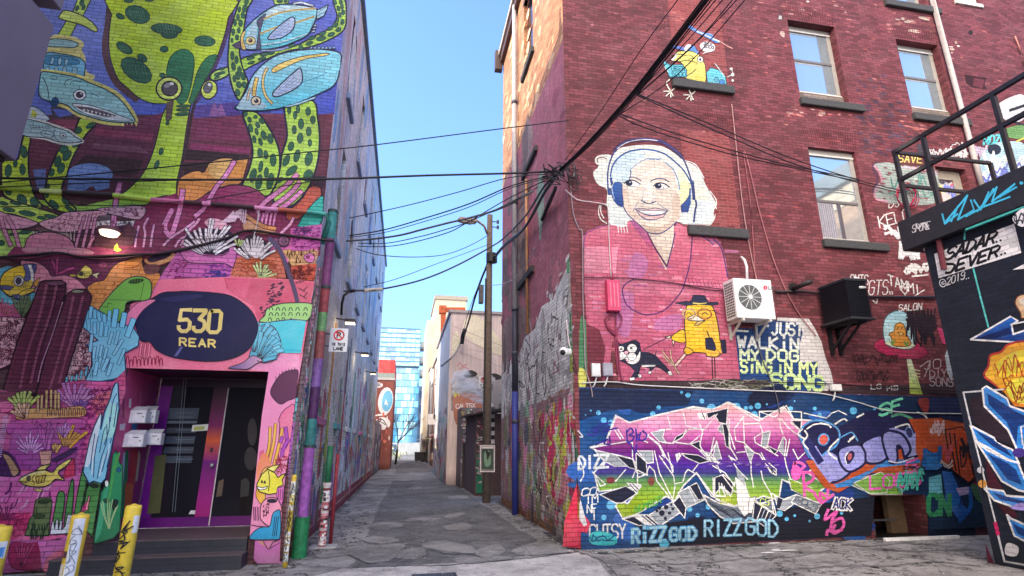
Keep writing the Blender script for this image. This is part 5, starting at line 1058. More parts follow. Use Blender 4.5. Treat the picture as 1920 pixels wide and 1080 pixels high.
# ---- bird with the radio up high ---------------------------------------------
r = Paint(rf, .012); r.at(1060, 0, 4.5)
r.f('4a78d8', '1010,220 1040,205 1110,250 1180,275 1240,290 1260,330 1310,350 1270,360 1200,320 1110,275', None, 0, 1); r.s('c8d8f0', 9, '1110,262 1180,295 1250,330'); r.s('dfe8f0', 12, '1250,325 1300,352'); r.s('d89088', 8, '1310,352 1350,378 1410,410')
r.e('ece8ea', 1200, 395, 66, 44, 10); r.f('ece8ea', '1190,430 1150,458 1225,435'); r.t('2a2a40', 'UBER', 1160, 372, 1245, 388, 22, 5); r.t('2a2a40', '5000', 1170, 400, 1258, 415, 22, 5)
r.f('e8dc68>dccb50', '930,470 940,440 1000,430 1110,440 1130,470 1160,510 1180,560 1182,690 1100,680 1000,650 1000,560 960,520 905,510', '2a2430', 6, 1)
r.f('4a7ad0', '1000,400 1040,380 1090,390 1120,450 1060,430 1000,430', '2a2430', 5, 1); r.f('d8dce8', '1000,410 1030,375 1060,380 1020,430', None, 0, 1); r.s('5a74d8', 26, '915,392 990,410'); r.s('5a74d8', 22, '1110,440 1120,450')
r.s('f0ece0', 20, '935,450 930,480 905,505'); r.e('f4f0e8', 1138, 500, 26, 26, 0, '2a2430', 6); r.e('2a2430', 1138, 502, 10, 12); r.s('2a2430', 6, '1000,470 1050,465 1080,490 1040,500'); r.s('2a2430', 6, '960,520 1020,510 1110,530 1100,545'); r.s('2a2430', 6, '940,460 990,460'); r.s('2a2430', 7, '1105,580 1060,620 1000,645')
r.f('56bcd8', '830,510 880,545 990,545 1025,590 1025,650 880,650 830,540', '20384a', 6); r.t('20586c', 'UBER', 895, 592, 1020, 600, 36, 7); r.t('20586c', '5000', 900, 640, 1022, 648, 34, 7)
r.s('f0f0f0', 6, '832,560 870,610'); r.f('56bcd8', '1190,610 1230,570 1290,590 1350,640 1362,712 1200,695', '20384a', 6); r.e('3a78c8', 1320, 690, 24, 22, 0, '20384a', 5); r.e('4aa0c8', 1275, 670, 18, 18, 0, '20384a', 5); r.s('cfd8dc', 8, '1262,535 1340,640'); r.s('e8e8e4', 8, '1370,648 1410,630'); r.e('e8e8e4', 1400, 580, 14, 10); r.e('e8e8e4', 1412, 630, 14, 16); r.e('e8e8e4', 1412, 678, 10, 12); r.s('e8e8e4', 6, '1405,590 1415,620')
for q in ('880,670 855,700 870,740 890,765', '1065,680 1040,710 1045,760 1060,790'): r.s('2a2430', 16, q); r.s('e8dcc8', 10, q)
for cx, cy in ((890, 770), (1060, 800)):
    for dx_, dy_ in ((-60, 0), (-40, 40), (0, 50), (35, -28), (20, 40)): r.s('2a2430', 15, f'{cx},{cy} {cx+dx_},{cy+dy_}'); r.s('e8dcc8', 9, f'{cx},{cy} {cx+dx_},{cy+dy_}')
r.build('radio_bird_mural', rb, [M_PAINT], 'small mural of a yellow bird with a radio on a bricked-up window')

# ---- saucer mural and tags ------------------------------------------------------
r = Paint(rf, .004); r.at(1600, 400, 3)
r.f('b0204a>8a1a40', '115,745 140,715 200,705 340,720 400,755 420,785 380,815 300,820 200,800 140,775', '5a1030', 5, 1)
r.f('8fd0f0>bfe4ea', '168,640 180,590 210,560 250,548 295,560 325,610 345,680 345,745 300,765 230,755 190,740 172,700', '30485a', 5, 1); r.f('e4ecc0', '190,725 340,735 340,750 300,762 240,755 195,740', None, 0, 1)
r.f('e08a30>c87428', '230,660 235,630 260,615 285,630 300,680 325,735 270,750 220,740 215,700 200,680', '5a3010', 5, 1); r.f('e8a850', '250,670 270,665 285,680 265,690', '5a3010', 4); r.s('3a2410', 4, '245,650 255,640'); r.s('3a2410', 4, '270,648 280,640'); fan(r, '5a8a40', None, 220, 745, 6, 120, 50, 5, 34, 4, 1, .3, 2); fan(r, '5a8a40', None, 300, 750, 6, 130, 50, 5, 34, 4, 1, .3, 3); r.s('c01f50', 6, '150,760 240,795 380,800')
r.f('d8e8c0>a8c83a', '300,820 325,820 360,920 390,1020 318,1015 312,900')
W = 'dcd6dc'
def scrawl(p, col, x0, y0, x1, y1, n, w, seed, loops=2):
    R = random.Random(seed)
    for k in range(loops):
        q = [(x0+(x1-x0)*(i+R.uniform(-.4, .4))/n, R.uniform(y0, y1)) for i in range(n+1)]; p.s(col, w*R.uniform(.8, 1.2), q, sm=R.random() < .6)
scrawl(r, '1e1420', 300, 530, 460, 740, 16, 9, 3, 5); scrawl(r, '2a1a28', 340, 560, 470, 700, 10, 7, 4, 3)
r.t(W, 'SALON', 255, 550, 390, 540, 36, 6, .1); r.t(W, 'OMTS', -15, 400, 90, 402, 55, 6, 0, 1.3); r.t(W, 'GTS', 85, 458, 200, 455, 80, 6, .1, 1.3); r.s(W, 6, '205,440 208,455'); r.s(W, 6, '218,440 220,455')
r.t(W, 'TAMMI', 200, 400, 385, 465, 55, 7, -.1, 1.25); r.s(W, 6, '290,455 262,420 280,408 290,425 302,405 312,420 290,460'); r.s(W, 6, '345,465 400,430'); r.s(W, 7, '110,490 130,505 135,480'); 
r.t(W, 'KELO', 150, 80, 330, 32, 62, 6, -.2, 1.2); r.t(W, 'DJ', 200, -30, 270, -40, 45, 5, 0, 1.3)
scrawl(r, 'c8cdd8', 180, 70, 320, 150, 8, 14, 11, 3); scrawl(r, 'd8dce4', 260, 140, 370, 260, 12, 13, 12, 5); scrawl(r, 'e4e4ea', 290, 280, 430, 345, 12, 11, 14, 3); r.e(None, 275, 85, 24, 20, 10, 'd8dce4', 10); r.s(W, 9, '330,355 420,345')
r.t('b8a8b4', 'JO', 400, 880, 500, 868, 50, 5, 0, 1.2); r.t('b8a8b4', 'DIY', 430, 930, 530, 920, 45, 5, 0, 1.2); r.t('b8a8b4', 'SONS', 430, 970, 570, 975, 50, 5, 0, 1.3); r.s('b8a8b4', 5, '375,865 430,830 400,920')
for k in range(3): r.s('e8e8a0', 6, f'340,{880+k*18} 375,{885+k*18}')
scrawl(r, '2a141c', -5, 790, 250, 850, 18, 5, 20, 3); scrawl(r, '2a141c', 20, 880, 200, 950, 16, 5, 21, 3); r.t('dcdce4', 'LG', 100, 990, 165, 985, 26, 5); r.t('dcdce4', 'MS', 190, 998, 260, 992, 24, 5); r.s('f0f0f0', 8, '28,1022 40,1022 30,1032 42,1034')
r.f('c03060', '470,640 500,650 530,740 500,730', None, 0); r.f('b8c8e0', '515,800 530,760 560,880 555,950 530,900', None, 0)
# graffiti by the terrace
r.at(1600, 100, 3.27)
r.s('4a2c44', 16, '150,670 120,700 150,770 125,840 150,890 220,915'); r.f('8c9c98>7c8a88', '130,680 220,670 290,690 480,700 520,760 520,900 420,930 230,920 140,890 130,830 170,780 150,720', None, 0, 1); r.s('b07a90', 14, '130,690 160,730 175,790 135,840 140,890 210,910'); r.s('e090b8', 7, '300,700 420,708 520,740')
patchy(r, [BRK, '6a3a40', '9ab0a8', '5a4a50'], 160, 690, 510, 900, 60, 22, 7, 55)
scrawl(r, '4a7a74', 230, 720, 500, 890, 9, 10, 30, 2)
r.f('3a3440', '385,560 440,555 450,610 400,615'); r.t('e8d860', 'SAVE', 275, 665, 430, 672, 45, 7, .1); scrawl(r, 'd8d4dc', 470, 580, 700, 640, 18, 6, 31, 3); scrawl(r, 'cfc8d4', 600, 545, 690, 670, 8, 6, 32, 2); scrawl(r, 'b8a8cc', 730, 560, 820, 640, 9, 9, 33, 3)
r.f('e4e4ea>c8ccd8', '870,330 960,270 1047,260 1047,400 960,420 900,380', None, 0, 1); r.s('20242c', 18, '960,350 1047,320'); r.s('20242c', 14, '985,420 1047,440'); r.f('5a8a50', '920,470 1040,440 1047,520 940,510', None, 0, 1)
r.t('4ac8e0', 'ROZK', 800, 560, 940, 545, 50, 13, .1); r.f('9fd0e4>8fb4e0', '780,640 850,560 960,540 1047,560 1047,700 900,820 800,810 770,700', None, 0, 1); r.e('1c2438', 865, 590, 42, 34); scrawl(r, 'e8f0f4', 790, 600, 1047, 790, 12, 10, 35, 4); scrawl(r, '5a68c8', 800, 650, 1047, 800, 10, 12, 36, 3); r.s('d8c050', 10, '1000,540 1047,520')
r.build('wall_tags', rb, [M_PAINT], 'white tags, flying saucer and coloured graffiti right of the air conditioners')
r = Paint(lambda x, y, d: aty(x, y, RY+.2-d), .003); r.at(1600, 100, 3.27)
scrawl(r, '3a3440', 530, 750, 660, 800, 12, 8, 41, 3); r.t('d8d850', '22', 480, 860, 550, 850, 40, 8); scrawl(r, '5a68c0', 560, 800, 670, 890, 9, 8, 42, 3); scrawl(r, 'c83a50', 600, 790, 680, 820, 6, 6, 43, 2)
r.build('door_tags', dq, [M_ATTR])
# ---- dark band under the portrait ------------------------------------------------
r = Paint(rf, .003); r.at()
r.f('2a2226|3a2830', '1086,705 1110,712 1180,716 1290,708 1440,712 1580,726 1800,716 1810,742 1580,738 1440,734 1290,730 1180,728 1086,724')
for i in range(60): x = R2.uniform(1290, 1450); y = R2.uniform(711, 728); r.s(R2.choice(['7a7a70', '5a6450', '9a9a94', '3a3a38', 'b0a8a8']), 1.2, [(x, y), (x+R2.uniform(4, 18), y+R2.uniform(-5, 5)), (x+R2.uniform(16, 30), y+R2.uniform(-4, 4))])
r.f('3a6a48', '1088,600 1100,610 1106,690 1098,715 1086,720', None, 0, 1); r.f('b8b850', '1086,690 1100,700 1096,730 1086,730', None, 0, 1)
# ---- lower graffiti piece ----------------------------------------------------------
r.minl = 20
r.f('0e3f7c|0a1c3a', '1086,726 1180,729 1300,731 1450,735 1580,739 1810,744 1830,1012 1740,1006 1740,928 1630,926 1632,1004 1500,1012 1380,1017 1200,1027 1090,1034')
r.minl = 22
for i in range(46):
    x, y = R2.uniform(1090, 1620), R2.uniform(738, 1010); r.e(R2.choice(['0c1a40', '10356e', '16307a', '0a1430', '1c4fa8', '12407c']), x, y, R2.uniform(10, 44), R2.uniform(6, 22), R2.uniform(-20, 20), n=12)
r.f('0e1a36>122248', '1086,728 1300,733 1290,760 1140,770 1086,790', None, 0); r.f('0c1022', '1190,985 1350,970 1640,930 1634,1004 1200,1026')
r.minl = 26
for q in '1290 741 5;1278 736 3;1316 752 4.5;1334 766 9;1380 764 9;1408 764 4;1421 761 6;1399 765 4;1414 778 7;1235 764 4;1122 774 4.5;1132 788 5.5;1146 792 6;1224 776 5;1108 770 2;1098 778 1.5;1146 947 9;1132 970 5;1154 878 5;1293 955 5;1328 950 5;1308 966 4;1213 988 6;1248 1018 6;1462 963 6;1475 973 4;1490 967 2.5;1532 968 5.5;1518 977 2.5;1600 770 7;1528 766 4;1537 778 4;1438 758 2;1482 766 5;1578 962 3;1490 752 1.5;1640 768 3'.split(';'):
    x, y, R_s = [float(v) for v in q.split()]; r.e('4aa4ec', x, y, R_s, R_s, n=14)
# the big piece: colour runs pink > magenta > violet > blue > green down the letters
STOPS = [(752, 'f0a090'), (775, 'ee90ac'), (800, 'e87cb8'), (818, 'b04a94'), (840, '6a1a70'), (858, '52187c'), (872, '3c1c8c'), (888, '2a2a70'), (900, '4a7a4a'), (915, '6a9a34'), (940, '84a81c'), (975, '7a9618')]
def piececol(p):
    y = p[1]
    for (a, ca), (b, cb) in zip(STOPS, STOPS[1:]):
        if y <= b:
            t = max(0, (y-a)/(b-a)); A, B = hx(ca), hx(cb); return tuple(A[i]+(B[i]-A[i])*t for i in range(3))
    return hx(STOPS[-1][1])
def rainbow(p, pts, o='f2f2f6', w=7, sm=0):
    q = nums(pts)
    if sm: q = smooth_pts(q, True, 4)
    P = [p.T(a) for a in q]; polys = [[P[i] for i in t] for t in tessellate_polygon([[Vector((a[0], a[1], 0)) for a in P]])]
    for yc, _ in STOPS:                         # cut the faces along the colour stops
        out = []
        for g in polys:
            for sgn in (1, -1):
                r_ = []
                for i in range(len(g)):
                    a, b = g[i-1], g[i]; da, db = sgn*(a[1]-yc), sgn*(b[1]-yc)
                    if da*db < 0: t = da/(da-db); r_.append((a[0]+(b[0]-a[0])*t, yc))
                    if db >= 0: r_.append(b)
                if len(r_) > 2 and max(v[1] for v in r_)-min(v[1] for v in r_) > 1e-6: out.append(r_)
        polys = out
    p.emit(polys, piececol)
    if o: p.strokepx(o, w/p.k, P+[P[0]])
GY, BKc = '8a94a2', '171a30'
WH = 'eef0f6'
r.at(1060, 710, 3.175)
r.s(WH, 11, '150,410 240,380 300,220 380,262 560,215 720,178 760,168 880,185 970,140 1016,160', sm=0)
# main body slabs, then letter gaps over them
rainbow(r, '160,412 240,385 305,222 380,262 560,215 715,178 870,186 970,142 1170,240 1300,165 1360,240 1470,250 1440,330 1480,420 1560,470 1440,560 1560,640 1440,720 1380,640 1290,600 1270,720 1180,700 1000,760 900,720 780,560 700,640 650,730 600,700 420,810 340,830 300,760 320,715 370,745 450,640 200,672 170,560 250,470', WH, 9)
r.f(GY, '175,425 380,470 480,540 380,520 290,520 230,490', WH, 6); r.f(BKc, '300,455 400,480 420,540 380,530', WH, 4); r.f(BKc, '420,440 480,495 490,575 425,560', WH, 5); r.f(GY, '430,430 520,430 525,500 490,505', WH, 5); r.f(GY, '510,320 590,305 580,350 600,380 560,375', WH, 5); r.f(BKc, '640,380 660,345 730,310 690,350', WH, 4)
r.f(BKc, '690,445 790,455 860,490 800,505 720,470', WH, 5); r.f(BKc, '745,390 800,370 810,430', WH, 5); r.f(GY, '800,430 860,440 900,520 850,480', WH, 4); r.f(WH, '655,450 680,440 690,460 665,500'); r.f(GY, '905,300 935,260 950,340', WH, 5); r.f(BKc, '935,270 970,270 985,420 955,400', WH, 4); r.f(BKc, '840,205 970,175 960,270 915,260 890,215 850,240', WH, 5); r.f(WH, '785,210 800,200 840,205 835,245 800,240'); r.s(BKc, 6, '815,205 830,240'); 
r.f(GY, '900,370 930,480 905,520 880,460', WH, 5); r.f(BKc, '890,590 940,570 1000,620 990,690 930,640 890,690', WH, 5)
r.f(BKc, '205,690 360,640 430,680 340,740 300,740', WH, 6); r.f(WH, '365,620 450,630 420,680', WH, 4); r.s(BKc, 5, '385,630 425,675', sm=0); r.s(BKc, 5, '400,625 435,660', sm=0)
r.f(GY, '500,810 640,730 680,800 560,880', WH, 6); r.f(WH, '410,810 500,810 560,880 545,890 470,860', WH, 5); r.s(BKc, 9, '480,815 555,878', sm=0); r.s(BKc, 6, '455,815 530,875', sm=0)
for x, y, a in ((600, 765, 14), (575, 800, 17), (620, 800, 10), (560, 770, 11), (640, 775, 9), (595, 832, 10), (545, 785, 9), (630, 750, 7)): r.e(BKc, x, y, a, a)
r.f(BKc, '340,835 410,820 480,870 440,875', WH, 6); r.f(BKc, '640,740 690,690 720,760 710,830', WH, 6); r.f(GY, '670,680 780,620 830,720 720,770', WH, 6); r.f(BKc, '740,640 785,622 825,715 790,720', WH, 4); r.s(BKc, 4, '765,630 808,725', sm=0); r.s(WH, 5, '730,640 775,735', sm=0)
r.f('566070', '820,690 900,735 1000,762 1180,740 1230,720 1240,810 1150,850 1000,862 920,820 850,750', WH, 8)
for k in range(7): r.s('1c2236', 3.4, f'{850+k*14},{735+k*5} {930+k*10},{790+k*6} {985+k*8},{770+k*8} {1060+k*4},{815+k*3} {1120+k*6},{770+k*8} {1190+k*4},{790}')
for q in ('480,330 560,390 600,470 640,520 640,560 610,440', '720,300 700,345 640,385 580,380', '730,300 830,300 905,210', '530,430 560,560 640,720 655,625 700,615 715,560 730,540 780,570', '400,380 400,470 430,560 430,630', '150,412 380,372 400,385', '590,470 560,400 480,330', '650,625 645,580 560,460', '660,380 740,390 800,340', '820,300 800,400 850,470 900,380', '970,150 960,270 1010,420', '840,440 880,520 950,560 1010,640', '700,200 720,280 800,300', '610,225 630,300 560,305', '800,270 820,330', '790,510 760,550', '400,590 420,540 480,570 430,590', '480,570 500,520 530,550 545,610 640,730', '500,330 470,370 490,380', '290,300 330,360', '310,300 345,355', '270,590 300,610 360,540', '170,560 210,640 240,630 160,555', '880,590 880,690 930,700', '915,620 920,690', '930,625 950,690', '945,640 965,690', '780,560 870,700 1000,755'): r.s(WH, 6.5, q, sm=0)
r.e('6a2430', 270, 605, 26, 20, 0); r.e('6a3430', 512, 610, 20, 26, 0); r.t('4a9a3a', 'NUMBER', 410, 805, 575, 735, 44, 7, .2, 1.3); r.t('b8c840', 'BOBE', 925, 745, 1000, 735, 36, 5)
for q in ('575,455 578,460', '577,475 580,480'): r.s(WH, 5, q, sm=0)
r.at(1320, 710, 3.175)
r.f(WH, '190,600 240,600 270,700 265,800 240,820 200,760'); 
for q in ('145,145 330,255 330,195 420,230 490,160 530,230 515,260 560,300 600,330', '330,195 470,192 580,198 580,300', '595,205 730,235 760,205 800,190 850,215', '235,225 180,300 190,370 240,380 235,230', '150,240 150,400 210,500 145,460', '240,270 330,265 350,320 300,350 305,380 440,460', '240,385 300,440 330,450 400,560 430,575 430,540 360,480 340,440', '250,390 280,480 280,560 295,645', '440,240 460,240 500,290 550,330', '450,240 455,290 470,330', '470,350 440,420 480,460 490,370 475,345', '390,310 350,325 340,400 375,410 395,315', '530,420 560,480 600,440', '510,360 490,460', '340,550 350,600 400,690 430,810 300,720', '505,600 520,660 700,745 760,690', '520,600 640,650 700,690', '60,600 60,700 130,700 100,640 160,700', '110,575 180,670 230,690', '400,680 470,720 550,690', '190,590 180,640', '195,595 260,680 275,720', '150,460 200,540 260,600', '480,470 490,520 515,600', '195,440 245,435', '0,440 60,480 100,560', '60,350 40,440 90,510'): r.s(WH, 6.5, q, sm=0)
r.f(GY, '390,312 352,325 342,398 374,408'); r.f(GY, '475,350 442,420 478,460'); r.f(BKc, '520,250 580,250 575,305 540,275', WH, 4); r.f(GY, '240,400 300,440 275,500', WH, 4); r.f(BKc, '370,395 440,430 420,450', WH, 4); r.f(GY, '190,530 240,580 245,640 200,590'); r.f(WH, '360,500 430,555 425,575 395,560'); r.s(BKc, 7, '385,520 410,560'); r.s(BKc, 7, '402,535 425,565')
r.f(BKc, '300,730 430,815 360,880 290,830', WH, 6); 
for k in range(4): r.s('7a8698' if k % 2 else WH, 6, f'{345+k*20},{760+k*12} {315+k*20},{840+k*8}', sm=0)
r.f(WH, '270,710 310,700 285,800 262,800', '2a2c40', 3); r.f(GY, '420,700 480,720 550,690 530,750 480,785 440,775', WH, 6); r.f(BKc, '440,705 470,718 450,775 430,770'); r.f('6a7484', '520,735 550,690 700,745 665,805', WH, 6)
for x, y, a in ((575, 715, 12), (600, 735, 16), (635, 750, 18), (570, 745, 10), (650, 775, 16), (610, 765, 9), (685, 760, 10)): r.e(GY, x, y, a, a, 0, BKc, 3)
r.t('b8d84a', 'CS', 335, 760, 395, 752, 44, 6); r.f('7aa030', '515,600 640,650 760,690 700,740 640,720 520,655'); r.f('6aa43c', '870,630 900,600 1060,560 1170,545 1180,690 1000,690', WH, 5)
for k in range(8): r.e('4a2a80', 60+k*50+R2.uniform(-10, 10), 500+R2.uniform(-14, 14), 28, 10, 10, n=8); r.e('6a50a8', 40+k*56, 510+R2.uniform(-10, 14), 20, 5, -10, n=8)
# tags over the piece
r.at(1060, 710, 3.175)
for q in ('365,305 370,370 385,390', '365,320 390,295 405,320 380,335 410,345 390,375 365,370', '420,300 425,375', '440,330 425,345 445,370', '450,320 440,360 470,365 485,335 460,310', '180,395 250,360 230,385 265,390 262,345', '230,310 310,295', '200,270 270,262', '395,400 415,445 425,395', '135,330 170,335 190,290'): r.s('2a1c8a', 9, q)
LB = '8fd0f4'
r.t('dcecf8', 'DIZZ', 80, 540, 265, 525, 75, 15, 0, 1.25); r.t('eef2fa', 'CO', 95, 700, 190, 690, 45, 8, .2, 1.2); r.t('eef2fa', 'TM', 120, 745, 200, 735, 50, 7, 0, 1.2); r.t('eef2fa', 'NF', 130, 800, 190, 795, 50, 7, 0, 1.2); r.s('eef2fa', 8, '80,470 110,560 90,610'); r.s('eef2fa', 7, '75,310 105,345 85,345'); r.s('eef2fa', 7, '170,780 172,840')
r.t('e8ecf2', 'CUTSY', 145, 955, 365, 950, 85, 10, 0, 1.2); r.f('38c8d8', '145,930 200,905 300,940 290,990 160,985', None, 0, 1); scrawl(r, '1c5a8a', 150, 910, 290, 980, 6, 8, 51, 2); r.t(LB, 'RiZZ', 400, 980, 610, 962, 82, 16, 0, 1.35, o='2a78c4', ow=6); r.t(LB, 'GOD', 625, 965, 790, 955, 72, 16, 0, 1.3, o='2a78c4', ow=6); r.e('4ab0e8', 590, 985, 30, 24)
r.f('d0203c|e02a50', '-15,1000 -5,850 70,620 75,760 150,860 130,920 90,910 90,1010', None, 0); r.f('dcdce4', '80,760 90,720 130,870 110,880 85,840', None, 0)
r.at(1320, 710, 3.175)
r.t(LB, 'RIZZ', 5, 940, 235, 930, 95, 12, 0, 1.3, o='2a78c4', ow=3); r.t(LB, 'GOD', 250, 925, 455, 945, 95, 12, 0, 1.35, o='2a78c4', ow=3)
for q in ('540,500 530,560 560,590 545,500 600,520 540,560', '590,560 600,700', '560,560 640,560 650,600 600,640 660,680', '660,690 700,740 690,680 730,700 740,640', '700,740 770,690', '740,780 720,840 790,790 760,850 820,830 830,880 780,920 740,900 730,930', '760,860 750,910', '780,870 770,910 820,900'): r.s('f04aa8', 17, q)
r.e('f04aa8', 548, 560, 30, 46, 0); r.t('f4f4f8', 'ACK', 765, 775, 885, 785, 66, 22, .1, 1.3); r.t('1a2070', 'ACK', 770, 770, 880, 780, 58, 9, .1, 1.3)
# red and orange field with the rounded throw-up letters
r.minl = max(r.grid.values())+1
r.f('c84a20>a8401c', '605,490 700,470 900,520 1080,420 1300,240 1560,250 1600,380 1420,420 1300,560 1000,560 870,640 800,680 720,650 650,560', None, 0, 0)
r.f('2a70c8', '555,330 600,330 660,470 700,500 780,630 860,600 1000,540 1060,480 1280,480 1300,500 1040,530 870,640 790,650 690,500 620,470', None, 0)
r.f('12123c', '560,320 600,270 680,250 760,270 800,290 960,200 1130,160 1160,200 1200,300 1170,420 1120,440 1050,450 980,400 800,420 740,500 660,480', None, 0, 0)
VI, ND = '7f82dc>8a8cf0', '14143e'
r.f('7d80dc', '690,465 740,430 800,460 860,540 870,560 800,610 740,600', ND, 14, 1)
r.f('14153f', '570,325 620,262 700,250 785,288 808,340 785,400 735,432 690,470 660,490 615,420', '3f86e0', 11, 1); r.f('e4e4f0', '690,350 720,338 740,350 720,385 700,380', ND, 5); r.f('c84a40', '700,365 730,360 712,390')
r.s('8a8cf0', 60, '650,430 700,510 760,590', sm=0); r.s('1a1c54', 44, '610,360 650,430 690,490', sm=0); r.e('c84a40', 712, 362, 30, 34, 20, '3f86e0', 8); r.s(WH, 8, '612,300 650,275 690,268'); r.f(VI, '800,430 850,400 930,395 960,440 960,500 900,545 850,550 810,500', ND, 14, 1); r.f('14153f', '850,455 880,430 895,455 870,500 845,500', ND, 4, 1); r.e('a84a50', 868, 465, 12, 22, 15); r.s(WH, 6, '850,510 840,470 860,435')
r.f(VI, '940,390 1000,350 1060,340 1090,400 1095,460 1050,500 970,500 960,440', ND, 14, 1)
r.f(VI, '1060,340 1130,300 1160,290 1180,330 1250,400 1240,470 1200,490 1180,420 1150,400 1150,490 1100,490', ND, 14, 1)
r.f('7f82dc>9a9cf4', '1080,300 1180,270 1220,240 1290,220 1350,250 1385,330 1360,400 1270,460 1200,470 1230,420 1180,330', ND, 16, 1); r.f('14153f', '1060,250 1130,170 1290,215 1350,270 1330,290 1260,320 1220,310 1170,300', ND, 6, 1); r.e('2a2a5a', 1190+32, 320, 20, 34, -15, '6a8ad8', 5)
for q in ('585,300 560,330 600,360', '600,310 615,340 590,380 620,420', '690,265 740,275 755,290', '780,270 830,240 850,250', '800,360 740,430 790,480', '910,230 950,210', '860,375 900,340 870,360', '1140,290 1210,270 1225,290', '1270,200 1310,215 1330,240'): r.s(WH, 10, q)
r.s('3a8ae0', 8, '815,350 880,320 915,370'); r.s('d0d0f8', 8, '1100,490 1160,500 1250,470'); 
for i in range(26): x = R2.uniform(640, 1400); r.s('e8642a', 3, [(x, R2.uniform(500, 620)), (x+R2.uniform(-10, 10), R2.uniform(560, 650))]) if False else None
# right hand half
r.at(1580, 710, 2.918); r.minl = max(r.grid.values())+1
r.f('0c2a4c|0a2440', '440,620 640,600 770,640 790,810 480,830 470,700', None, 0); 
r.f('1a2248', '410,95 650,110 660,240 540,220 430,130', None, 0); r.f('7a2a2a', '410,120 470,110 460,200', None, 0, 1); r.t('5ac8a0', 'SF', 200, 205, 330, 165, 60, 15, .1, 1.2); r.s('4a9a78', 14, '270,205 320,195 380,220')
r.f('c4481e>a83a18', '360,220 540,215 640,270 720,300 710,480 690,560 620,520 560,460 430,460 400,400 400,300', None, 0)
r.t('e8b8c0', 'JM', 480, 300, 560, 300, 70, 9, 0, 1.2); scrawl(r, 'f0c0c8', 480, 230, 550, 310, 8, 8, 60, 2)
r.f('c8421c', '560,280 650,265 690,300 690,420 720,540 690,570 600,500 580,400', '20141a', 7); r.s('20141a', 8, '585,300 600,400 620,500'); r.s('20141a', 8, '610,300 640,520'); r.s('20141a', 16, '650,330 670,380 660,420'); scrawl(r, '1c1a24', 640, 320, 720, 480, 7, 10, 61, 2); scrawl(r, 'd84a58', 550, 340, 600, 460, 6, 9, 62, 2)
r.f('1f68c0', '430,470 450,380 480,400 520,420 550,480 520,500 440,500', '10204a', 5); r.t('18509a', 'H', 450, 460, 560, 440, 70, 22)
r.f('1c5cc0>1850b0', '540,500 600,510 640,600 660,690 700,720 640,790 600,730 560,640', '0c1c40', 7, 0); r.f('5ab8d8', '470,540 540,520 550,640 470,650', '0c3a4a', 4); r.f('1a64c8', '560,640 640,660 620,730 580,720'); r.s('1050b0', 22, '690,600 700,700 640,780'); r.s('0c1c40', 6, '600,520 650,600 640,700'); r.f('b09ad8', '620,600 690,590 690,630 640,640'); r.f('3a6a4a', '700,580 760,600 760,680 720,640', None, 0, 1)
r.t('2a8a58', 'CN', 470, 745, 600, 745, 110, 26, 0, 1.3); r.f('6aa040', '60,570 210,510 260,560 240,625 150,630', WH, 4)
r.t('e84ab0', 'LOES', 150, 605, 440, 580, 70, 12, 0, 1.25); scrawl(r, '3ab0a0', 300, 480, 440, 620, 10, 9, 64, 3); r.t('f05ab8', '5', 350, 520, 430, 490, 60, 11); scrawl(r, '2a2030', 330, 470, 450, 500, 6, 7, 65, 2); scrawl(r, 'd8c8c0', 540, 440, 600, 490, 5, 7, 66, 2)
r.build('wildstyle_piece', rb, [M_PAINT], 'large graffiti letters fading from pink through violet to green on blue at street level')

KS[0] = 1.0
# ================================================================== BLACK BUILDING PAINT
q = Paint(bk, .004); q.at(1600, 400, 3)
q.f('e6e4ea', '455,228 905,58 945,222 480,365'); q.t('15161f', 'SADAR', 515, 265, 800, 162, 70, 15, .35, 1.25); q.t('15161f', 'EVER', 575, 325, 820, 238, 66, 15, .3, 1.25); q.s('15161f', 15, '520,285 570,290 550,330 520,335'); 
for x, y in ((805, 160), (828, 152), (832, 232), (853, 224)): q.e('15161f', x, y, 7, 6)
q.t('c8ccd4', '2019', 525, 405, 630, 365, 42, 5, .1, 1.3); q.e(None, 503, 392, 18, 22, -15, 'c8ccd4', 5); q.s('c8ccd4', 5, '510,385 498,388 500,398 512,396'); q.e('c8ccd4', 636, 368, 3, 3); q.e('c8ccd4', 648, 364, 3, 3)
TL = '4ac8c4'
q.s(TL, 11, '625,145 628,98 900,-5', sm=0); q.s(TL, 10, '675,310 715,470 760,640', sm=0); q.f('f0f0f4', '895,318 960,285 960,312')
q.f('1c5cc4>0c2a6a', '660,710 885,580 925,605 890,625 900,680 960,660 1100,640 1100,720 920,725', 'eef0f6', 10); q.s('eef0f6', 8, '885,625 960,610 1000,615', sm=0)
q.f('0a1e50', '690,705 880,640 890,680 760,710', None, 0)
q.f('c8a078', '910,500 940,460 1000,470 1000,560 950,590 940,560', '6a3a20', 6, 1); q.f('e8d8c0', '930,490 960,480 960,520', None, 0, 1)
q.f('e8902a>f0b82a', '735,910 760,860 770,800 830,780 870,740 960,720 1100,740 1100,1010 960,1060 850,1000 780,950', 'a82a2a', 12, 1); q.f('f4d838', '800,860 860,800 960,770 1060,800 1060,960 940,1000 830,930', None, 0, 1); q.f('f0a030', '880,960 960,880 1000,960 940,1040', None, 0, 1); scrawl(q, 'b84420', 800, 790, 1000, 980, 9, 6, 71, 3)
q.at(1580, 710, 2.918)
q.f('f0a42a>d8641c', '790,-10 1100,-10 1100,170 940,150 880,70', None, 0, 0); q.f('f6e040', '900,20 1050,0 1050,130 930,120', None, 0, 1); scrawl(q, '8a3018', 880, -10, 1000, 130, 7, 6, 72, 3)
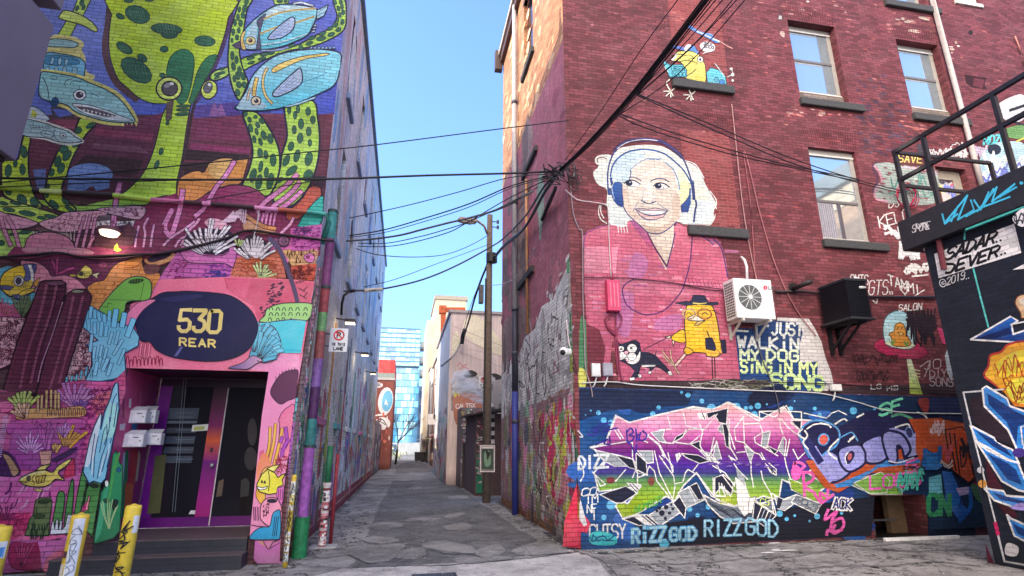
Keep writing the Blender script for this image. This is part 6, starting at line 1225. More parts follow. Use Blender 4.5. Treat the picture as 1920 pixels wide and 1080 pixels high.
wl = 'd8dae2'; q.s(wl, 9, '880,58 660,75 720,330 835,780', sm=0); q.s(wl, 12, '845,835 885,1000 1010,1022', sm=0); q.f('241a24', '690,110 770,90 900,260 960,380 830,330 720,240', None, 0); q.f('3a1220', '780,440 900,640 960,760 900,760 800,620', None, 0)
BL1, BL2 = '2a78d8', '10306e'
def arrow(p, pts, inner):
    p.f(BL1, pts, 'f0f2f8', 11); p.f(BL2, inner, None, 0)
arrow(q, '765,55 785,40 900,110 915,150 1100,215 1100,330 1000,330 990,400 960,400 905,280 775,150', '790,80 890,140 930,170 1050,230 960,260 950,360 900,240 800,140')
q.s('f0f2f8', 8, '1010,250 975,265 985,360', sm=0)
arrow(q, '698,255 830,325 840,350 930,390 965,465 900,440 800,380 735,345', '720,280 820,330 900,390 930,430 820,370')
arrow(q, '735,350 790,390 900,445 960,460 1000,560 1100,600 1100,640 960,610 870,560 800,450', '790,410 900,460 950,500 980,580 900,550 840,470')
arrow(q, '775,600 880,615 895,640 1100,655 1100,720 940,705 830,665', '820,620 880,640 1000,670 1000,690 860,660')
arrow(q, '898,745 920,765 1000,800 1100,820 1100,950 1000,890 940,860', '925,785 1000,830 1060,850 1040,890 960,850')
q.e('3a2878', 965, 405, 36, 26, 0); q.f('e8e4ec', '900,900 960,920 950,970 890,960', None, 0, 1); q.s('c01f58', 20, '835,790 850,850'); q.f('5a1430', '780,900 850,1060 800,1070', None, 0); q.f('7a2030', '850,1060 900,1040 990,1060 990,1090 860,1090', None, 0, 1); q.f('8a78c8', '940,690 990,680 1000,720 920,710', None, 0, 1)
q.e('c8c8d0', 755, 500, 20, 18); q.e('d08a40', 765, 575, 24, 22); q.s('0a0c14', 5, '760,480 770,640')
q.build('arrow_mural', bb, [M_BLACKB], 'blue white edged arrows, an orange cloud and a white lettered panel on the black wall')
q = Paint(lambda x, y, d: atx(x, y, BX-.16-d), .003); q.at(1600, 100, 3.27)
CY = '38b4ec'
for g_ in ('545,985 560,1040 700,870 640,1020 740,960 720,900', '560,1045 640,985', '740,900 780,960 830,850 800,930 860,830', '760,970 880,820 850,910 990,800 900,880', '690,1000 800,940 960,880', '600,1030 640,940', '860,900 1000,820'): q.s(CY, 11, g_, sm=0)
q.e(CY, 1030, 795, 12, 10); q.s('3aa8a0', 12, '690,1080 1100,920', sm=0)
q.s(WH, 7, '385,1045 400,1075 430,1040 460,1070', sm=1); q.t('dcdce2', 'SPORE', 360, 1100, 470, 1075, 46, 5, .1, 1.2); q.f('e0e0e8', '980,1000 1047,950 1047,1060 990,1040', None, 0, 1); scrawl(q, '20242c', 985, 970, 1050, 1050, 6, 9, 75, 2)
q.build('fascia_tag', fo, [M_ATTR])
# ================================================================== ALLEY WALL PAINT
R6 = random.Random(66); KS[0] = 1.8
a = Paint(la, .003)
def lam(y, z, d=0): return Vector((LX+d, y, z))
class WPaint(Paint):
    """paints in wall metres: first coordinate along the wall, second is -height"""
A = WPaint(lambda u, v, d: Vector((LX+d, u, -v)), .003); A.cell = .25; A.at()
def blob(p, col, x, y, w, h, R, n=9):
    p.f(col, [(x+math.cos(t)*w*R.uniform(.55, 1.1), y+math.sin(t)*h*R.uniform(.55, 1.1)) for t in [k*2*math.pi/n for k in range(n)]])
A.m = 0
for i in range(260):       # upper wall: pale blue and white brush strokes
    y = R6.uniform(9.9, 35); z = R6.uniform(4.6, 13.1); h = R6.uniform(.3, 1.5)
    c = R6.choice(['8fbaff', 'b4d0ff', 'eef2ff', '6a9eff', 'ccdcff', 'f4f2fa', '7aacff', 'c0ccf8', 'b0a8e0', 'f4f4fa', 'dce8ff'] if z > 5.6 else ['c8c4c8', 'b8b0b8', 'd8d4d8', '9aa0b4'])
    blob(A, c, y, -z, R6.uniform(.08, .35)*(1+(y-10)*.05), h, R6, 7)
for y, z, w, h in ((11.0, 10.6, .5, 1.4), (11.4, 8.3, .3, 1.2), (12.9, 12.0, .4, .9), (11.2, 9.2, .25, 1.2), (13.0, 7.5, .3, 1.3)): blob(A, 'd8b4b8', y, -z, w, h, R6); blob(A, 'c89aa4', y+.1, -z-.3, w*.5, h*.7, R6)
A.f('cfc6bc', '9.86,-.43 35.2,-.43 35.2,-5.0 28,-5.3 22,-4.9 16,-5.4 9.86,-5.0'); A.minl = 3
for i in range(120):      # lower wall: layer on layer of old spray paint
    y = R6.uniform(9.9, 35); z = R6.uniform(.5, 4.5)
    c = R6.choice(['d8d0c8', 'c8bcb0', 'b8b0a8', 'e0dad4', 'b0a8a4', 'd0c0b8', 'c0b8b4', 'b84a5a', '7a8a5a', 'a8a46a', '6a6a72', '9a8a8a', 'c87a8a', '4a5a6a', 'b8b4b4', '5a7a5a', 'a85a3a', '8a5a8a', '757078', 'd0c8c4'])
    blob(A, c, y, -z, R6.uniform(.12, .5)*(1+(y-10)*.06), R6.uniform(.12, .7), R6, 7)
for i in range(150):
    y = R6.uniform(9.9, 35); z = R6.uniform(.5, 3.2); q = [(y+R6.uniform(-.5, .5), -z+R6.uniform(-.4, .4)) for k in range(5)]
    A.s(R6.choice(['2a2a30', 'd8d8d8', 'c83a4a', 'd0c040', '3a5a9a', '3a7a4a', 'e08ab0', '7a3a8a']), R6.uniform(.02, .06), q)
A.f('8a2a38', '9.85,-.0 35.2,-.0 35.2,-.42 9.85,-.42'); A.s('d8d0cc', .05, '12.5,-.45 20,-.44 34,-.43', sm=0); A.s('c87a70', .06, '9.9,-.2 20,-.22 34,-.2', sm=0)
for i in range(110):
    y = R6.uniform(9.95, 35); z = R6.uniform(.5, 3.4)*R6.uniform(.4, 1); blob(A, R6.choice(['d0485a', 'e06a80', 'b8303c', 'c85a3a', '4a7a5a', '7a4a8a', 'd8b040', '3a5a8a', 'e88a9a', '5a4a4a']), y, -z, R6.uniform(.06, .3)*(1+(y-10)*.05), R6.uniform(.1, .55), R6, 7)
for y0, col, z0, z1 in ((10.7, 'b83a58', 2.4, 4.0), (13.2, 'c8702a', 2.6, 4.6), (13.35, '9ab02a', 1.4, 2.6), (13.4, '2a7a3a', .5, 1.4), (16.4, 'a8202a', 1.6, 4.2), (16.55, '1c3a4a', 3.2, 4.6), (19.3, '3a8a4a', 1.8, 4.2), (22.2, 'c02a3a', 1.2, 4.2), (25.2, '8aa83a', 1.6, 3.4), (28.2, 'b83a4a', 1.5, 4.0), (31.2, '3a4a8a', 1.5, 4.0), (34.3, 'd03048', .5, 4.5)):
    A.f(col, [(y0, -z0), (y0+.34, -z0-.02), (y0+.34, -z1), (y0, -z1+.03)])
# painted corner: seaweed and violet sponge near the street
A.f('3a5ab8', '9.86,-.0 9.98,-.0 9.98,-3.3 9.86,-3.2'); 
for y0, y1, z0, z1, c in ((9.83, 10.03, 5.3, 6.1, '1f8a80'), (9.83, 10.0, .6, 2.6, '5a6a9a'), (9.85, 10.0, 2.6, 4.6, '8a8490')): A.f(c, [(y0, -z0), (y1, -z0), (y1, -z1), (y0, -z1)])
A.build('alley_mural', lb, [M_STREAK])
# right alley wall: orange sun and maroon shade put into the colour, then graffiti
B = WPaint(lambda u, v, d: Vector((RX-d, u, -v)), .003); B.cell = .25; B.at(); B.m = 0
for i in range(150):
    y = R6.uniform(10.1, 17.9); z = R6.uniform(9.5, 16); blob(B, R6.choice(['d89a68', 'c88458', 'e0a878', 'b8704c', 'd49468', 'c07850']), y, -z, R6.uniform(.1, .4), R6.uniform(.05, .2), R6)
B.f('8a4650', '10.03,-4.6 17.98,-3.9 17.98,-10.9 10.03,-10.75')  # shade below the sun line, painted as a maroon fill
for i in range(60): y = R6.uniform(10.1, 17.9); z = R6.uniform(5, 10.6); blob(B, R6.choice(['8a4450', '9a505a', '7a3a46', '6a4248']), y, -z, R6.uniform(.15, .5), R6.uniform(.1, .5), R6)
for i in range(40): y = R6.uniform(13.5, 17.9); z = R6.uniform(4, 10.4); blob(B, R6.choice(['6a5450', '5a4846', '7a6058', '544442']), y, -z, R6.uniform(.3, .8), R6.uniform(.3, 1.0), R6)
blob(B, '5f7a68', 12.4, -7.9, .45, 1.2, R6, 12); blob(B, '6f8a74', 12.3, -7.4, .3, .5, R6)
B.minl = 6
B.f('dcd8d6', '10.03,-2.9 10.03,-5.35 10.9,-5.1 11.4,-4.9 12.4,-5.0 13.2,-4.6 14.4,-4.6 15.2,-4.2 18,-4.0 18,-2.6 12,-2.8')
for i in range(170):
    y = R6.uniform(10.1, 17.9); z = R6.uniform(2.7, 5.0 if y < 12.5 else 4.3); blob(B, R6.choice(['e8e4e0', 'd0cccc', 'a8a4a2', 'd8d0d4', '8a8484', 'b8b0b4', 'f4f2ee', '9aa09e', '6a6060']), y, -z, R6.uniform(.06, .3), R6.uniform(.08, .4), R6, 7)
for i in range(60): y = R6.uniform(10.1, 17.5); z = R6.uniform(2.8, 4.6); B.s(R6.choice(['3a3436', '2a2628', 'f0ece8', '8a4a5a']), R6.uniform(.02, .05), [(y+R6.uniform(-.4, .4), -z+R6.uniform(-.5, .5)) for k in range(4)])
B.minl = 14
B.f('7a585c', '10.03,-.3 10.03,-2.85 12,-2.75 18,-2.6 18,-.2')
for i in range(90): y = R6.uniform(12.3, 17.9); z = R6.uniform(.25, 2.7); blob(B, R6.choice(['6a6a70', 'a8a2a6', '4a7a5a', 'a83a4a', '7a4a50', 'c8bcbc', '40404a', 'd06a8a', '6a6a4a', '7a6a80', '9a8a84']), y, -z, R6.uniform(.1, .4), R6.uniform(.15, .6), R6)
B.minl = 18
B.f('c8284a', '10.03,-.9 10.03,-2.55 10.6,-2.5 11.4,-2.35 11.9,-2.0 12.2,-1.2 11.8,-.7 11.2,-.6 10.6,-.85')
for i in range(46): y = R6.uniform(10.05, 12.3); z = R6.uniform(.5, 2.6); blob(B, R6.choice(['d83a5a', 'a81c38', '7a3a38', 'd0c03a', '9ab03a', 'e08a9a', '5a4a3a', 'b0a02a', '3a6a4a', 'c8c0b8']), y, -z, R6.uniform(.06, .3), R6.uniform(.1, .35), R6)
for qd in ('10.5,-2.4 10.7,-1.9 11.0,-1.4 11.2,-1.0', '10.9,-2.2 11.2,-2.0 11.1,-1.6 10.8,-1.4', '11.2,-1.6 11.6,-1.3 11.5,-.9 11.2,-1.0', '10.1,-2.0 10.3,-1.5 10.2,-1.2'): B.s('c8cc3a', .13, qd); B.s('4a5a2a', .03, qd)
B.f('ccd040', '10.1,-2.55 10.4,-2.5 10.35,-2.2 10.12,-2.15'); B.f('5a7a50', '10.6,-2.5 11.1,-2.4 11.0,-2.1 10.7,-2.1')
for i in range(50): y = R6.uniform(10.1, 14); z = R6.uniform(.5, 2.6); B.s(R6.choice(['f0e8e4', '2a1c20', 'e8e0c8', 'd83a50', 'b8c048']), R6.uniform(.015, .05), [(y+R6.uniform(-.3, .3), -z+R6.uniform(-.35, .35)) for k in range(4)])
for i in range(9): B.s('e8d8c8', .03, [(10.5+i*.1, -.75), (10.52+i*.1+R6.uniform(-.05, .05), -1.1-R6.uniform(0, .2))], sm=0)
B.e('f0ecec', 10.16, -1.62, .12, .42, 0, '1a1a20', .05)
for i in range(46): y = R6.uniform(10.05, 12.6); z = R6.uniform(.02, .55); blob(B, R6.choice(['b8a498', '8a7a70', 'd0c0b4', '3a3032', '6a5850', 'c84a5a']), y, -z, R6.uniform(.06, .25), R6.uniform(.04, .16), R6)
B.minl = 30
for i in range(7): y = 10.04; B.f(R6.choice(['3a7a48', 'a8b83a', '4a8a5a', 'c8b8a8']), [(y, -2.7-i*.4), (y+R6.uniform(.1, .3), -2.75-i*.4), (y+R6.uniform(.05, .2), -3.1-i*.4), (y, -3.05-i*.4)])
B.minl = 40
for i in range(70):
    y = R6.uniform(10.05, 13.5); z = R6.uniform(2.9, 5.6-(y-10)*.18); blob(B, R6.choice(['f0eeea', 'e4e0dc', 'd4d0cc', 'f6f4f2', 'b8b4b0']), y, -z, R6.uniform(.05, .22), R6.uniform(.03, .09), R6, 6)
for i in range(40):
    y = R6.uniform(10.08, 12.4); z = R6.uniform(.7, 2.6); blob(B, R6.choice(['e03a5c', 'f0e0e0', 'd8d83a', 'f07a9a', 'c82848', 'a8c040']), y, -z, R6.uniform(.05, .2), R6.uniform(.06, .22), R6, 7)
B.build('alley_graffiti_and_shade', rb, [M_GRUNGE, M_RAW])

KS[0] = 1.0
# ================================================================== THINGS ON THE FACADES
def vec(*a): return Vector(a)
# painted conduit across the left facade
cd = MB(); 
for (x0, y0), (x1, y1), c in (((-30, 350), (62, 356), '9cc03a'), ((62, 356), (76, 357.5), '2a2430'), ((76, 357.5), (118, 360), 'c8dc80'), ((118, 360), (213, 366), '2a2228'), ((213, 366), (284, 374), 'b4d84a'), ((284, 374), (345, 379), 'c05a88'), ((345, 379), (380, 381), '3a2030'), ((380, 381), (396, 382), 'd87ab0'), ((396, 382), (478, 389), '34202c'), ((478, 389), (494, 391), 'd87ab0'), ((494, 391), (522, 393), 'c87ab0'), ((522, 393), (576, 397), 'a04a3c'), ((576, 397), (612, 402), '2f8a84')):
    cd.C(c).tube([lf(x0, y0, .07), lf(x1, y1, .07)], .042, 8, cap=False)
cd.C('1f5a58'); cd.tube([lf(612, 402, .07), lf(616, 418, .07), vec(LX+.08, LY+.02, 5.3)], .05)
cdo = cd.build('painted_conduit', M_ATTR, lb, smooth=True)
# corner drainpipe in painted sections
def zz(py): return atx(600, py, LX+.15).z
dp_ = thing('corner_drainpipe', 'fat drainpipe painted teal, violet and green running down the left corner of the alley', 'drainpipe', (LX+.17, LY+.42, 0))
px_, py_ = LX+.16, LY+.42
secs = [(5.55, 6.15, '2f7a78'), (4.55, 5.55, '6a3460'), (4.1, 4.55, '8a3a40'), (3.75, 4.1, '5a8a58'), (3.25, 3.75, '7a3e40'), (2.75, 3.25, '6a4a8a'), (2.2, 2.75, '40204a'), (1.75, 2.2, '2a6a6a'), (.62, 1.75, '8a4a9c'), (.0, .62, '1c6a40')]
for i, (z0, z1, c) in enumerate(secs):
    m = MB().C(c).tube([(px_, py_, z0), (px_, py_, z1)], .085 if z1 > .7 else .12, 14); m.build('painted_section', M_OLDP, dp_, smooth=False)
m = MB().C('12282a')
for z in (6.1, 4.56, 1.72): m = MB().C('2a3638').tube([(px_, py_, z), (px_, py_, z+.05)], .098, 14); m.build('collar', M_ATTR, dp_)
cp = Paint(lambda x, y, d: Vector((px_-.02+(x/100), py_-.155-d-.02*(1-((x/100))**2*40), y/100)), .002)
# thinner painted pipe next to it with stickers at its foot
tp = thing('sticker_pipe', 'standpipe plastered with stickers at its foot beside the alley wall on the left', 'pipe', tuple(atz(600, 1028)))
b0 = atz(603, 1027); 
m = MB().C('1c5a3c').tube([(b0.x, b0.y, 1.05), (b0.x+.0, b0.y, 1.75)], .055, 12); m.build('upper_pipe', M_ATTR, tp, smooth=True)
m = MB()
for i in range(22):
    m.C(R6.choice(['b87a80', '8a4048', 'c8c0c0', 'd8d4d0', 'a05058', '9a8a8c', '702c38', 'b0a0a8']))
    m.tube([(b0.x, b0.y, i*.048), (b0.x, b0.y, (i+1)*.048)], .068, 14, cap=(i in (0, 21)))
m.build('lower_pipe', M_OLDP, tp)
for i in range(34):
    z = R6.uniform(.06, .98); t = R6.uniform(-2.7, -.3); w = R6.uniform(.03, .06); h = R6.uniform(.02, .06)
    f = lambda tt, z_: (b0.x+(.071)*math.cos(tt), b0.y+(.071)*math.sin(tt), z_)
    dt = w/.071
    s_ = MB().C(R6.choice(['f0f0ee', '1a1a20', 'e8e4dc', '2a2a34', 'd0d8e0', 'c0282e'])); s_.face([f(t, z), f(t+dt/2, z+.004), f(t+dt, z+.006), f(t+dt, z+h), f(t+dt/2, z+h), f(t, z+h)]); s_.build('sticker', M_ATTR, tp)
m = MB().C('c8b8bc').tube([(b0.x, b0.y, 1.05), (b0.x, b0.y, 1.1)], .08, 14); m.build('collar', M_ATTR, tp)
m = MB().C('8a8a8c').box((b0.x-.2, b0.y-.16, 0), (b0.x+.26, b0.y+.2, .03)); m.build('base_pad', M_ATTR, tp, bevel=.01)
m = MB().C('7a2430').tube([(b0.x+.1, b0.y+.42, 0), (b0.x+.1, b0.y+.42, 1.6)], .035, 10); tag(m.build('red_pipe', M_ATTR, None, smooth=True), 'thin dark red pipe standing just behind the sticker covered standpipe', 'pipe')
# bollards
def bollard(name, base, h, r, label, cat, group, tint, seed, tags):
    R = random.Random(seed); t = thing(name, label, cat, tuple(base), group)
    m = MB().C(tint).tube([base, base+Vector((0, 0, h-r*.6)), base+Vector((0, 0, h-r*.25)), base+Vector((0, 0, h-.02)), base+Vector((0, 0, h))], [r, r, r*.93, r*.6, .01], 18); m.build('post', plain('bollard_yellow', 'e8c03a', .45, attr=True, var=.22, sc=14), t, smooth=True)
    for (t0, t1, z0, z1, col, lines) in tags:
        f = lambda tt, z: base+Vector((math.cos(tt)*(r+.003), math.sin(tt)*(r+.003), z)); n = 5
        m = MB().C(col)
        for k in range(n):
            q0, q1 = t0+(t1-t0)*k/n, t0+(t1-t0)*(k+1)/n
            m.face([f(q0, z0), f(q1, z0), f(q1, z1), f(q0, z1)])
        m.build('sticker', M_ATTR, t)
    return t
def bscrawl(t, base, r, seed, t0, t1, z0, z1, n, w=.012, col='141418'):
    R = random.Random(seed); P = WPaint(lambda u, v, d: base+Vector((math.cos(u/r)*(r+.004+d), math.sin(u/r)*(r+.004+d), -v)), .001); P.cell = .05; P.STEP = .0006
    P.at()
    for i in range(n):
        zc = z0+(z1-z0)*(i+.5)/n; t0_, t1_ = t0*r, t1*r; tc = (t0_+t1_)/2; q = []
        for k in range(6): q.append((tc+R.uniform(-.5, .5)*(t1_-t0_), -(zc+R.uniform(-.6, .6)*(z1-z0)/n)))
        # angle units are stretched by r
        P.s(col, w, q)
    P.build('marker_tag', t, [M_ATTR])
GB_ = 'yellow bollards in front of the left building'
b1 = atz(143, 962); 
def bpos(px, ptop, y): p = aty(px, ptop, y); return Vector((p.x, p.y, 0)), p.z
q1, h1 = bpos(252, 944, 7.2); t = bollard('bollard', q1, h1, .08, 'yellow bollard scrawled with black marker in front of the steps', 'bollard', GB_, 'e8c23c', 1, [(-.95, -.15, h1-.3, h1-.12, 'd4dce8', 0)])
bscrawl(t, q1, .08, 5, -2.2, -.9, .05, h1-.18, 9)
q2, h2 = bpos(153, 961, 6.9); t = bollard('bollard', q2, h2, .08, 'yellow bollard with a long pale blue sticker up one side', 'bollard', GB_, 'e2b83a', 2, [(-1.75, -.55, .02, h2-.05, 'cfd8ec', 0), (-2.4, -1.8, h2-.42, h2-.36, '4a3038', 0), (-2.5, -1.9, h2-.6, h2-.48, 'd8d0c8', 0)])
bscrawl(t, q2, .083, 8, -1.7, -.65, .1, h2-.1, 9, .006, '5a6478')
q3, h3 = bpos(4, 983, 6.6); t = bollard('bollard', q3, h3, .088, 'leftmost yellow bollard cut off by the picture edge', 'bollard', GB_, 'e8c23c', 3, [(-1.7, -.1, h3-.3, h3-.15, 'dde4ee', 0), (-1.0, -.3, h3-.29, h3-.2, '3a7ac8', 0), (-2.2, -.3, h3-.62, h3-.45, 'd8d8d4', 0)])
q4 = Vector((-1.63, LY-.32, 0)); h4 = aty(539, 890, q4.y).z; t = bollard('slim_bollard', q4, h4, .036, 'slim yellow post covered with stickers against the pink pillar', 'bollard', None, 'e0b43a', 4, [(-2.6, -.6, h4-.3, h4-.1, 'e4e4e0', 0), (-2.6, -.6, h4-.52, h4-.44, 'c8c4b8', 0), (-2.6, -.5, .22, .3, 'd8d8d8', 0), (-2.6, -.5, .32, .4, 'e8e8e4', 0), (-2.6, -.5, .42, .5, 'd0d0cc', 0), (-2.6, -.5, .08, .2, 'b8c0c0', 0), (-2.4, -.8, .92, 1.0, 'e8e0a0', 0)])
bscrawl(t, q4, .039, 9, -2.4, -.9, .08, h4-.1, 12, .007)
# mailboxes on the entrance reveal
GM = 'white mailboxes in the entrance'
def mailbox(px0, py0, px1, py1, y, label):
    A_ = aty(px0, py0, y); B_ = aty(px1, py1, y); w = B_.x-A_.x; h = A_.z-B_.z
    t = thing('mailbox', label, 'mailbox', (A_.x, y, B_.z), GM)
    m = MB().C('e4e2e8'); m.box((A_.x-.06, y+.004, B_.z), (B_.x, y+.14, A_.z)); m.C('d4d2da').face([(A_.x-.06, y+.01, A_.z+.003), (B_.x, y+.01, A_.z+.003), (B_.x-.03, y+.16, A_.z+.07), (A_.x-.03, y+.16, A_.z+.07)])
    m.build('body', M_ATTR, t)
    f = MB().C('eeecf2').box((A_.x+.012, y-.008, B_.z+.012), (B_.x-.008, y+.002, A_.z-.012)); f.build('door', M_ATTR, t, bevel=.003)
    s_ = MB().C('1a1a20').box((A_.x+w*.35, y-.013, A_.z-h*.28), (A_.x+w*.7, y-.0085, A_.z-h*.22)); s_.build('slot', M_ATTR, t)
    k = MB().C('2a2a30').box((A_.x+w*.8, y-.013, B_.z+h*.42), (A_.x+w*.86, y-.0085, B_.z+h*.54)); k.build('keyhole', M_ATTR, t)
    n = MB().C('b8aab8').box((ex0+.006, y+.02, B_.z+.05), (A_.x-.06, y+.1, A_.z-.05)); n.build('bracket', M_ATTR, t)
mailbox(250, 769, 271, 793, LY+.35, 'white mailbox in the upper pair nearest the street'); mailbox(270, 768, 289, 793, LY+.62, 'white mailbox in the upper pair nearest the door')
mailbox(241, 814, 266, 838, LY+.3, 'white mailbox in the lower pair nearest the street'); mailbox(277, 812, 300, 834, LY+.62, 'white mailbox in the lower pair nearest the door')
ly_ = LY+.5
# interior reveal stripes (painted coral running into the entrance)
rv = Paint(lambda x, y, d: atx(x, y, ex0+.006+d), .002); rv.at(0, 660, 4.5)
for q, c in (('1040,850 1060,850 1040,1300 1000,1300', 'a8c0e0'), ('1060,830 1085,830 1060,1400 1020,1400', '1f7a4e'), ('1110,820 1170,820 1140,1100 1090,1250 1060,1500 1040,1480', 'b82a34'), ('1060,1100 1130,1120 1100,1400 1040,1500', 'd05a2c'), ('1170,830 1185,870 1160,1090 1140,1090', 'b8b090'), ('1035,400 1050,380 1050,560 1035,560', '8a2048'), ('1090,400 1110,390 1105,470 1085,470', 'e0d0d8'), ('1010,610 1060,600 1050,660 1010,660', 'e8c8d4'), ('1110,600 1160,600 1150,690 1110,690', '3a6ab0')): rv.f(c, q)
rv.s('d8688c', 5, '1190,330 1170,560', sm=0)
rv.build('reveal_stripes', lb, [M_SMOOTH])
# wall lamp on the left facade (lit)
lp = lf(205, 437, .35); t = thing('wall_lamp', 'lit round wall lamp above the entrance mural on the left facade', 'wall lamp', tuple(lp))
M_GLOW = plain('lamp_glow', 'fff0d0', .4, emis=((1, .86, .62), 1.7), var=.02)
m = MB().C('6a3a40'); m.tube([lp+Vector((0, .35, .12)), lp+Vector((0, .02, .1))], .03); m.tube([lp+Vector((0, 0, .02)), lp+Vector((0, 0, .09)), lp+Vector((0, 0, .13))], [.16, .13, .02], 20); m.build('housing', M_ATTR, t, smooth=False)
m = MB(); m.tube([lp+Vector((0, 0, -.035)), lp+Vector((0, 0, .018))], [.12, .145], 20); m.build('lens', M_GLOW, t)
def pt(name, loc, e, col=(1, .8, .5), r=.08):
    l = bpy.data.lights.new(name, 'POINT'); l.energy = e; l.color = col; l.shadow_soft_size = r; o = bpy.data.objects.new(name, l); COL.objects.link(o); o.location = loc
pt('lamp_light', lp+Vector((0, .12, -.16)), 6)
GL = 'lit floodlights along the left alley wall'
for i, (px, py, lbl) in enumerate(((655, 607, 'lit floodlight nearest the street on the left alley wall'), (683, 667, 'lit floodlight second along the left alley wall'), (699, 702, 'lit floodlight farthest down the left alley wall'))):
    c = atx(px, py, LX+.32); t = thing('floodlight', lbl, 'floodlight', tuple(c), GL); k = 1
    m = MB().C('3a3438'); m.box((c.x-.1, c.y-.13, c.z+.02), (c.x+.14, c.y+.13, c.z+.1)); m.tube([(LX, c.y, c.z+.12), (c.x-.04, c.y, c.z+.08)], .02); m.build('housing', M_ATTR, t)
    m = MB(); m.box((c.x-.09, c.y-.12, c.z-.0), (c.x+.13, c.y+.12, c.z+.018)); m.build('lens', M_GLOW, t)
    pt('lamp_light', c+Vector((0, 0, -.1)), 5)
# no parking sign on the left alley wall
def noparking(px0, py0, px1, py1, y, label, rot=0):
    A_ = aty(px0, py0, y); B_ = aty(px1, py1, y); w = B_.x-A_.x; h = A_.z-B_.z
    t = thing('no_parking_sign', label, 'sign', ((A_.x+B_.x)/2, y, B_.z))
    m = MB().C('e6ebf2').box((A_.x, y, B_.z), (B_.x, y+.006, A_.z)); m.build('plate', plain('sign_white', 'e8e8ec', .4, attr=True, var=.08), t, bevel=.002)
    P = WPaint(lambda u, v, d: Vector((A_.x+u*w, y-d, A_.z-v*h)), .001); P.cell = .02; P.STEP = .0004; P.at()
    ax = w/h
    P.e(None, .5, .3, .27, .27*ax, 0, 'c8202c', .075); P.t('16161c', 'P', .4, .3+.12*ax, .68, .3+.12*ax, .26*ax, .07, 0, 1.6); P.s('c8202c', .06, [(.32, .3-.17*ax), (.68, .3+.17*ax)], sm=0)
    P.t('2a2a3a', 'IN THIS', .14, .74, .9, .74, .11, .04, 0, 1.5); P.t('2a2a3a', 'LANE', .26, .93, .82, .93, .12, .045, 0, 1.4)
    P.build('sign_face', t, [M_ATTR])
    return t, A_, B_
t, A_, B_ = noparking(620, 615, 650, 660, 11.3, 'no parking in this lane sign bracketed off the left alley wall')
m = MB().C('4a4a50').box((LX, 11.31, B_.z+.1), (A_.x+.1, 11.33, B_.z+.13)); m.box((LX, 11.31, A_.z-.13), (A_.x+.1, 11.33, A_.z-.1)); m.build('bracket', M_ATTR, t)

# ---- air conditioners ------------------------------------------------------
ya = RY-.52
A_ = aty(1374, 519, ya); B_ = aty(1458, 599, ya); x0, x1, z0, z1 = A_.x, B_.x-.03, B_.z, A_.z-.02
t = thing('air_conditioner', 'white split air conditioner with a round fan bracketed on the brick wall', 'air conditioner', ((x0+x1)/2, RY, z0))
m = MB().C('dfe2ea').box((x0, ya, z0), (x1, RY-.14, z1)); m.build('case', plain('ac_white', 'e0e2ea', .45, attr=True, var=.1), t, bevel=.014)
m = MB().C('2a2624')
for k in range(5):
    for j in range(13): m.box((x0-.004, ya+.06+k*.058, z0+.05+j*(z1-z0-.1)/13), (x0-.001, ya+.1+k*.058, z0+.05+(j+.6)*(z1-z0-.1)/13))
o = m.build('side_vent', M_ATTR, t)
fc = aty(1406, 557, ya); fr = (z1-z0)*.31
m = MB().C('4a4e50'); m.tube([(fc.x, ya-.002, fc.z), (fc.x, ya-.012, fc.z)], fr, 28); fo_ = m.build('fan_grille', M_ATTR, t)
m = MB().C('c8ccd0')
for k in range(12): an = k*math.pi/6; m.obox((fc.x+math.cos(an)*.04, ya-.017, fc.z+math.sin(an)*.04), (fc.x+math.cos(an)*fr, ya-.017, fc.z+math.sin(an)*fr), .006, .012)
m.build('spoke', M_ATTR, fo_)
m = MB().C('6a6e72')
for rr in (.25, .45, .65, .85, .98):
    for k in range(28):
        p0, p1 = [(fc.x+math.cos(an)*fr*rr, ya-.0145, fc.z+math.sin(an)*fr*rr) for an in (k*2*math.pi/28, (k+1)*2*math.pi/28)]; m.obox(p0, p1, .004, .004)
m.build('grille_ring', M_ATTR, fo_)
m = MB().C('e4e6ea').tube([(fc.x, ya-.012, fc.z), (fc.x, ya-.03, fc.z)], .042, 18); m.build('hub', M_ATTR, fo_)
P = WPaint(lambda u, v, d: aty(u, v, ya-.001-d), .0015); P.cell = 2; P.at(1340, 480, 4); P.e('b81c3c', 380, 238, 16, 17); P.s('f0d0d8', 3, '380,228 380,244 386,244'); P.t('4a4a50', 'LG', 405, 250, 448, 252, 24, 5.5, 0, 1.3); P.s('c0c4cc', 2, '370,352 450,356', sm=0); P.s('c4c8d0', 2, '370,380 452,384', sm=0); P.s('c4c8d0', 2, '372,408 454,411', sm=0); P.build('maker_badge', t, [M_ATTR])
for x in (x0+.12, x1-.14):
    m = MB().C('b8b4ae').obox((x, ya-.02, z0-.03), (x, RY, z0-.03), .05, .05); m.obox((x, RY-.03, z0-.03), (x, RY-.03, z0-.36), .05, .04); m.obox((x, ya+.1, z0-.05), (x, RY-.04, z0-.32), .035, .035); m.build('wall_bracket', M_ATTR, t)
m = MB().C('d8d8dc').tube([rf(1390, 482, .06), rf(1396, 488, .2), rf(1400, 500, .22), rf(1401, 522, .24)], .028, 8); m.build('refrigerant_line', M_ATTR, t, smooth=True)
yb = RY-.85
A_ = aty(1583, 519, yb); B_ = aty(1641, 600, yb); x0, x1, z0, z1 = A_.x, B_.x-.04, B_.z, A_.z-.03
t = thing('black_condenser', 'black ribbed condenser unit on a wall bracket right of the white air conditioner', 'condenser', ((x0+x1)/2, RY, z0))
